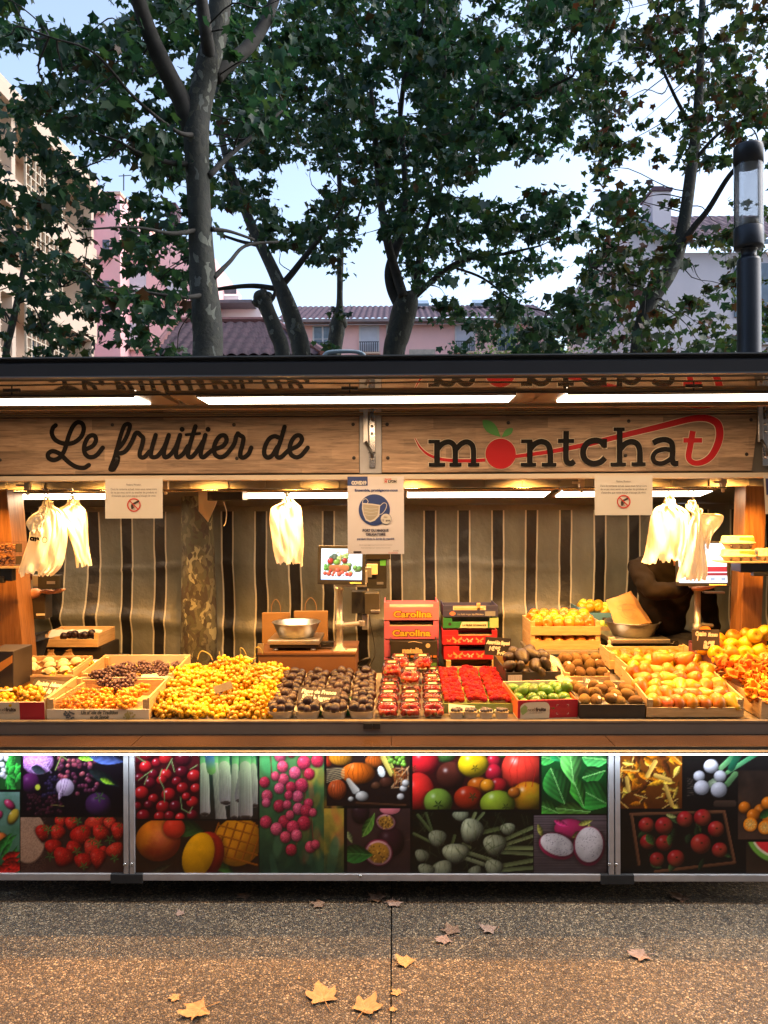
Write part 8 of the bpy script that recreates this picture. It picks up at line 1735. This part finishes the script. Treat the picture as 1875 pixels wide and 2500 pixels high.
TREES = dict(
 A=dict(label='nearest plane tree, its mottled trunk rising through the stall roof left of centre', D=5.12, trunk=[[(487, 1860, 5.12, 47), (486, 1700, 5.12, 43), (485, 1500, 5.12, 41), (480, 1210, 5.12, 38.5), (494, 1050, 5.12, 37), (507, 870, 5.12, 35), (504, 780, 5.12, 35), (494, 690, 5.12, 33), (487, 560, 5.12, 29.5), (483, 430, 5.12, 30), (482, 300, 5.12, 32), (497, 220, 5.12, 29), (512, 140, 5.12, 28), (530, 50, 5.12, 27), (545, -120, 5.12, 24), (560, -420, 5.12, 18)]],
   limbs=[[(470, 320, 5.12, 24), (440, 240, 5.05, 23), (405, 170, 4.98, 22), (365, 80, 4.9, 20), (330, -30, 4.8, 18), (300, -200, 4.7, 14)], [(512, 150, 5.1, 17), (503, 80, 5.0, 16), (492, 0, 4.95, 15), (470, -160, 4.8, 12)], [(525, 190, 5.15, 18), (560, 155, 5.2, 17), (610, 110, 5.3, 16), (650, 50, 5.4, 14), (690, -60, 5.5, 12)], [(478, 400, 5.1, 7), (420, 398, 5.0, 6), (350, 378, 4.9, 5), (290, 345, 4.8, 3)], [(482, 330, 5.1, 7), (430, 320, 4.9, 5), (330, 240, 4.7, 4), (230, 130, 4.5, 3), (120, 90, 4.4, 2)], [(490, 560, 5.1, 6), (420, 570, 4.9, 5), (330, 555, 4.7, 3), (200, 560, 4.5, 2)], [(505, 720, 5.1, 7), (440, 725, 4.9, 5), (330, 710, 4.8, 3), (240, 700, 4.7, 2)], [(520, 680, 5.1, 7), (560, 640, 5.2, 5), (600, 600, 5.4, 4), (680, 590, 5.6, 3)], [(510, 430, 5.1, 8), (560, 380, 5.3, 6), (620, 330, 5.5, 5), (700, 260, 5.7, 3)], [(516, 560, 5.1, 6), (560, 565, 5.2, 4), (620, 585, 5.4, 3)]], reg=lambda x, y: (x < 560) | ((y < 330) & (x < 700)), dr=(4.5, 7.4), mat='g'),
 B=dict(label='plane tree with a forked pale trunk, just right of the nearest trunk', D=9.0, trunk=[[(760, 1480, 9, 26), (748, 1150, 9, 25), (738, 880, 9, 25), (722, 800, 9, 23), (702, 740, 9, 21), (678, 680, 9, 16), (650, 620, 9, 14), (622, 565, 9, 13), (598, 505, 9, 12), (570, 430, 9, 10), (545, 340, 9, 8), (530, 200, 9, 6)]],
   limbs=[[(685, 700, 9, 9), (715, 665, 9, 8), (750, 620, 9, 7), (790, 570, 8.9, 5), (840, 500, 8.8, 3)], [(675, 705, 9, 7), (620, 698, 9, 6), (560, 702, 8.9, 5), (500, 712, 8.8, 4)], [(640, 600, 9, 6), (590, 590, 9, 4), (530, 570, 9, 3)]], reg=lambda x, y: (x >= 540) & (x < 800), dr=(7.5, 11), mat='g'),
 B2=dict(label='short stump topped plane trunk with a knobbly pollarded head left of the forked one', D=8.2, trunk=[[(720, 1500, 8.2, 24), (700, 1150, 8.2, 22), (690, 880, 8.2, 20), (672, 810, 8.2, 20), (655, 765, 8.2, 19), (643, 738, 8.2, 20), (636, 724, 8.2, 17), (634, 718, 8.2, 8)]], limbs=[[(655, 740, 8.2, 6), (668, 725, 8.2, 5), (672, 705, 8.2, 3)], [(630, 735, 8.2, 5), (615, 738, 8.2, 4)]], reg=None, dr=None, mat='g'),
 Cc=dict(label='slim plane tree with a swollen pollard knuckle in front of the pink house windows', D=11., trunk=[[(812, 1400, 11, 20), (812, 1100, 11, 19), (814, 880, 11, 17), (822, 800, 11, 19), (826, 775, 11, 17), (829, 740, 11, 9), (833, 650, 11, 8), (830, 520, 11, 7), (822, 380, 11, 6), (800, 200, 11, 5)]], limbs=[[(822, 770, 11, 7), (812, 750, 11, 5)], [(831, 600, 11, 4), (870, 540, 11, 3), (900, 450, 11, 2)]], reg=lambda x, y: (x >= 700) & (x < 930) & (y < 560), dr=(9.5, 12.5), mat='g'),
 Dd=dict(label='plane tree with a thick bent trunk forking into several dark limbs at the centre', D=9.2, trunk=[[(945, 1500, 9.2, 30), (948, 1150, 9.2, 29), (962, 880, 9.2, 26), (972, 820, 9.2, 27), (985, 760, 9.2, 30), (992, 728, 9.2, 28), (990, 715, 9.2, 18)]],
   limbs=[[(975, 745, 9.2, 15), (956, 705, 9.2, 13), (950, 665, 9.2, 12), (962, 620, 9.2, 12), (982, 560, 9.2, 11), (990, 480, 9.2, 9), (985, 380, 9.2, 7), (975, 250, 9, 5)], [(985, 725, 9.1, 13), (968, 670, 9.1, 12), (948, 600, 9, 11), (935, 530, 9, 10), (925, 450, 9, 9), (915, 330, 8.9, 7), (905, 200, 8.8, 5)], [(1005, 735, 9.2, 12), (1018, 690, 9.2, 10), (1022, 640, 9.2, 8), (1040, 560, 9.2, 6), (1080, 450, 9.1, 5)], [(1012, 725, 9.2, 8), (1050, 690, 9.1, 7), (1100, 650, 9, 6), (1160, 628, 8.9, 5), (1230, 620, 8.8, 4), (1320, 600, 8.7, 2)], [(985, 390, 9.1, 7), (1060, 350, 8.9, 8), (1130, 345, 8.7, 7), (1200, 300, 8.5, 6), (1290, 240, 8.3, 5), (1400, 185, 8, 3)], [(1130, 345, 8.7, 6), (1160, 270, 8.6, 5), (1190, 200, 8.5, 4), (1215, 160, 8.4, 3)], [(930, 470, 9, 5), (970, 330, 8.8, 6), (990, 180, 8.5, 6), (1030, 60, 8.2, 5), (1050, -60, 8, 4)], [(990, 180, 8.5, 5), (1075, 210, 8.4, 5), (1085, 110, 8.3, 4), (1070, 20, 8.2, 3)], [(1100, 650, 9, 3), (1180, 680, 9, 3), (1260, 740, 8.9, 2), (1330, 760, 8.8, 2)]], reg=lambda x, y: (x >= 760) & (x < 1500), dr=(6.8, 11.5), mat='g'),
 E=dict(label='plane tree with a leaning pale trunk and reddening leaves beside the street lamp', D=7.6, trunk=[[(1540, 1500, 7.6, 24), (1545, 1100, 7.6, 22), (1553, 880, 7.6, 18), (1565, 800, 7.6, 18), (1590, 735, 7.6, 19), (1625, 680, 7.6, 19), (1650, 620, 7.6, 18), (1668, 550, 7.6, 16), (1685, 450, 7.6, 14), (1698, 330, 7.6, 12), (1706, 200, 7.6, 10), (1714, 60, 7.6, 8), (1720, -60, 7.6, 7)]],
   limbs=[[(1655, 620, 7.6, 9), (1690, 560, 7.5, 8), (1730, 510, 7.4, 7), (1780, 430, 7.2, 6), (1830, 380, 7.0, 5), (1880, 335, 6.9, 5)], [(1690, 400, 7.6, 6), (1740, 340, 7.5, 4), (1800, 290, 7.4, 3)], [(1590, 735, 7.6, 6), (1560, 700, 7.5, 5), (1530, 690, 7.4, 3), (1440, 650, 7.2, 2)], [(1700, 330, 7.6, 6), (1650, 240, 7.4, 4), (1600, 130, 7.3, 3)]], reg=lambda x, y: (x >= 1430), dr=(5.9, 9.2), mat='r'),
 Ff=dict(label='young tree with thin dark branches at the far left edge', D=6.5, trunk=[[(10, 1500, 6.5, 10), (12, 1100, 6.5, 9), (16, 880, 6.5, 8), (28, 800, 6.5, 8), (42, 720, 6.5, 7), (58, 640, 6.5, 6), (62, 610, 6.5, 5.5), (40, 580, 6.5, 4.5), (5, 520, 6.5, 4), (-40, 430, 6.4, 3)]], limbs=[[(62, 612, 6.5, 4), (85, 560, 6.5, 3), (120, 500, 6.4, 2)], [(62, 625, 6.5, 3), (110, 650, 6.4, 2), (150, 700, 6.3, 1.6)], [(30, 790, 6.5, 3), (10, 760, 6.5, 2.4), (-20, 740, 6.4, 2)], [(40, 740, 6.5, 2.6), (80, 745, 6.5, 2), (130, 860, 6.5, 1.6)]], reg=lambda x, y: (x < 230) & (y > 430), dr=(5.4, 7.6), mat='r'))
bushes = []
NCL = 5000
cx_, cy_ = rngf.uniform(-160, 2035, NCL), rngf.uniform(-220, 900, NCL)
dn = density(np.clip(cx_, 5, 1870), np.clip(cy_, 5, 900)); keep = rngf.random(NCL) < dn; cx_, cy_ = cx_[keep], cy_[keep]
assign = {k: [] for k in TREES}
for x, y in zip(cx_, cy_):
    op = [k for k, v in TREES.items() if v['reg'] is not None and bool(v['reg'](x, y))]
    if not op: continue
    k = op[rngf.integers(len(op))]
    if k == 'Ff' and rngf.random() < .5: k = 'A'
    v = TREES[k]; D_ = rngf.uniform(*v['dr']); p = P(x, y, D_); rad = 25/F*D_*rngf.uniform(.7, 1.5)
    if p.z < 2.55: continue
    if D_ < 5.5 and p.z < 2.9: continue
    if D_ < 5.5 and y > 210 and abs(x-(483 if y < 560 else 483+(y-560)*.07)) < 52: continue
    if D_ < 5.3 and y <= 330 and (abs(x-(470-(320-y)*.40)) < 36 or abs(x-(485+(300-y)*.18)) < 44): continue
    assign[k].append((p.x, p.y, p.z, rad, int(rngf.uniform(7, 15)*(D_/5.5)**1.4)))
# nearest tree's crown: unseen sprays added above the view to shade awning and pavement
for i in range(1500):
    x, y, z = rngf.uniform(-6, 6), rngf.uniform(-6.5, 4.3), rngf.uniform(4.3, 7.8)
    if y > 0 and (z-H)/y < .78: continue
    assign['A'].append((x, y, z, .32, 9))
for k, v in TREES.items():
    t = thing('plane_tree', v['label'], 'tree', P(v['trunk'][0][0][0], 1250, v['trunk'][0][0][2])); t.location.z = 0; t['group'] = 'plane trees behind the stall'
    m = MB(); nodes = []
    for tr_pts in v['trunk']:
        pt = limb(m, tr_pts, 20); nodes += pt[len(pt)//2:]
    if k == 'B2':
        for a, b, r in ((636, 726, 21), (648, 736, 19), (628, 738, 15), (642, 716, 13), (655, 722, 12)): m.ball(P(a, b, 8.2), (r/F*8.2, r/F*8.2, r/F*7), 12, 8)
    if k == 'Cc':
        for a, b, r in ((826, 782, 20), (818, 795, 17), (834, 790, 14)): m.ball(P(a, b, 11), r/F*11, 12, 8)
    o = inw(m, 'trunk', bark, t, smooth=True)
    for i, vert in enumerate(o.data.vertices): a = vert.co; f = .012*math.sin(a.z*3.1+a.x*7)*v['D']/9; vert.co.x += f; vert.co.y += f*.6
    m = MB()
    for lp in v['limbs']: nodes += limb(m, lp, 10)
    cl = assign[k]
    # twigs: join a third of the sprays to the nearest limb
    if nodes and cl:
        NN = np.array([tuple(p) for p in nodes]); rs = random.Random(5)
        for c in (cl[:-1500] if k == 'A' else cl)[::4]:
            d = np.linalg.norm(NN-np.array(c[:3]), axis=1); i = int(d.argmin())
            if d[i] < 1.0: a = Vector(NN[i]); b = Vector(c[:3]); j_ = lambda: Vector((rs.uniform(-.12, .12), rs.uniform(-.12, .12), rs.uniform(-.04, .14)))*d[i]; m.tube(cat_rom([a, a.lerp(b, .33)+j_(), a.lerp(b, .66)+j_(), b], 3), [.0065]*4+[.0045]*3+[.003]*3, 4, False)
    if m.v: inw(m, 'branches', barkd, t, smooth=True)
    if cl:
        cr = make_leaves('crown', cl, LG if v['mat'] == 'g' else LR, None, .108 if v['D'] < 8 else .126); cr.parent = t; cr.matrix_parent_inverse = Matrix.Translation(-Vector(t.location))
# seed balls on the right tree
m = MB()
for px, py, D in ((1778, 655, 7.2), (1785, 650, 7.2), (1772, 640, 7.2), (100, 740, 6.2), (110, 790, 6.2)): c = P(px, py, D); m.ball(c, .014, 8, 6); m.tube([c, c+Vector((0, 0, .12))], .0015, 4)
et = [o for o in bpy.data.objects if o.get('label', '').startswith('plane tree with a leaning')][0]; inw(m, 'seed_balls', barkd, et, smooth=True)
# bush in front of the pink house
t = thing('bush', 'light green bush top showing above the awning in front of the pink house', 'bush', (X(1240, 13), 13, 0))
LB = leafmat('bush_leaves', [(0, (.07, .13, .04)), (1, (.20, .26, .09))], .3); cl = []
for i in range(330):
    px = rngf.uniform(1165, 1440); top = 872-52*math.exp(-((px-1255)/60)**2)-30*math.exp(-((px-1380)/50)**2); py = rngf.uniform(top, 960); D_ = rngf.uniform(12, 14); p = P(px, py, D_); cl.append((p.x, p.y, p.z, .18, 9))
o = make_leaves('foliage', cl, LB, None, .07); o.parent = t; o.matrix_parent_inverse = Matrix.Translation(-Vector(t.location))
m = MB(); m.tube([(X(1240, 13), 13, 0), (X(1245, 13), 13, 3)], [.08, .03], 8); inw(m, 'stem', barkd, t, smooth=True)
# ================================================================== FALLEN LEAVES
def fallen_mesh(seed, mat, curl=.25):
    rnd = random.Random(seed); q = LS*1.0; vs = [(0, -.02, .03)]
    ring = []
    for i in range(len(q)):
        a, b = q[i], q[(i+1) % len(q)]
        for f in (0, .5):
            p = a*(1-f)+b*f; p = p*rnd.uniform(.88, 1.08); ring.append((p[0], p[1], .03+curl*(p[0]**2+p[1]**2)*rnd.uniform(.4, 1.4)*(.6+.5*math.sin(4*math.atan2(p[1], p[0])+seed))))
    m = MB(); k = len(ring); mid = [(x*.5, y*.5, .03+(z-.03)*.25+.02*math.sin(i)) for i, (x, y, z) in enumerate(ring)]
    m.add([(0, -.02, .02)]+mid+ring, [(0, 1+i, 1+(i+1) % k) for i in range(k)]+[(1+i, 1+k+i, 1+k+(i+1) % k, 1+(i+1) % k) for i in range(k)])
    me = m.mesh('fallen_leaf', mat, True); s = MB(); s.tube([(0, -.02, .03), (.02, -.25, .02), (.05, -.5, .02)], .012, 5); return me, s.mesh('stalk', mat, True)
FL = [fallen_mesh(i, mt, cu) for i, (mt, cu) in enumerate(((pm('leaf_tan', (.50, .27, .09), (.38, .19, .06), 6, .6), .25), (pm('leaf_brown', (.26, .15, .085), (.17, .095, .055), 6, .65), .5), (pm('leaf_greybrown', (.34, .22, .16), (.26, .16, .11), 6, .65), .4), (MC['leaf_tan'], .45)))]
def fl(px, py, wpx, k, rz, label, sx=1., tilt=0.):
    D = F*H/(py-1250); p = P(px, py, D); s = wpx/F*D/.92; me, st = FL[k]; put('fallen_leaf', me, label, 'fallen leaf', (p.x, p.y, .003), (tilt, 0, rz), (s*sx, s, s), None, (('stalk', st),))
fl(440, 2236, 30, 2, .6, 'small curled brown leaf on the grey pavement, left of centre'); fl(783, 2212, 44, 1, 1.4, 'brown leaf on the grey pavement near the stall edge, left of the joint'); fl(600, 2190, 42, 1, 2.4, 'dark crumpled leaf in the shadow at the stall foot, left of centre')
fl(925, 2197, 58, 1, 1., 'dark brown leaf in the shadow right beside the pavement joint'); fl(966, 2205, 52, 2, 2.5, 'brown curled leaf on the grey pavement just right of the joint'); fl(1665, 2192, 58, 1, 1.9, 'dark leaf in the shadow at the stall foot, far right')
fl(1105, 2278, 58, 1, .4, 'upper one of two overlapping brown leaves right of the joint'); fl(1090, 2296, 52, 2, 2., 'lower one of two overlapping brown leaves right of the joint'); fl(1200, 2273, 50, 2, 1.2, 'light brown leaf right of the overlapping pair'); fl(1570, 2333, 64, 2, 1.7, 'pale pinkish brown leaf on the grey pavement at the right')
fl(995, 2354, 60, 3, .9, 'orange leaf at the edge of the lit pavement, just right of the joint'); fl(730, 2392, 18, 0, .2, 'tiny yellow leaf on the lit pavement', .4); fl(790, 2442, 100, 0, .3, 'large orange maple shaped leaf, left one of the two big ones at the bottom'); fl(890, 2468, 90, 3, -.5, 'large orange leaf, right one of the two big ones at the bottom')
fl(432, 2440, 38, 0, 1.8, 'small orange leaf above the folded leaf at the lower left'); fl(490, 2470, 92, 3, 2.1, 'large folded orange leaf at the lower left'); fl(972, 2428, 36, 0, .8, 'small orange leaf right of the joint near the bottom'); fl(962, 2465, 26, 3, 2.4, 'smallest orange leaf near the bottom right of the joint')
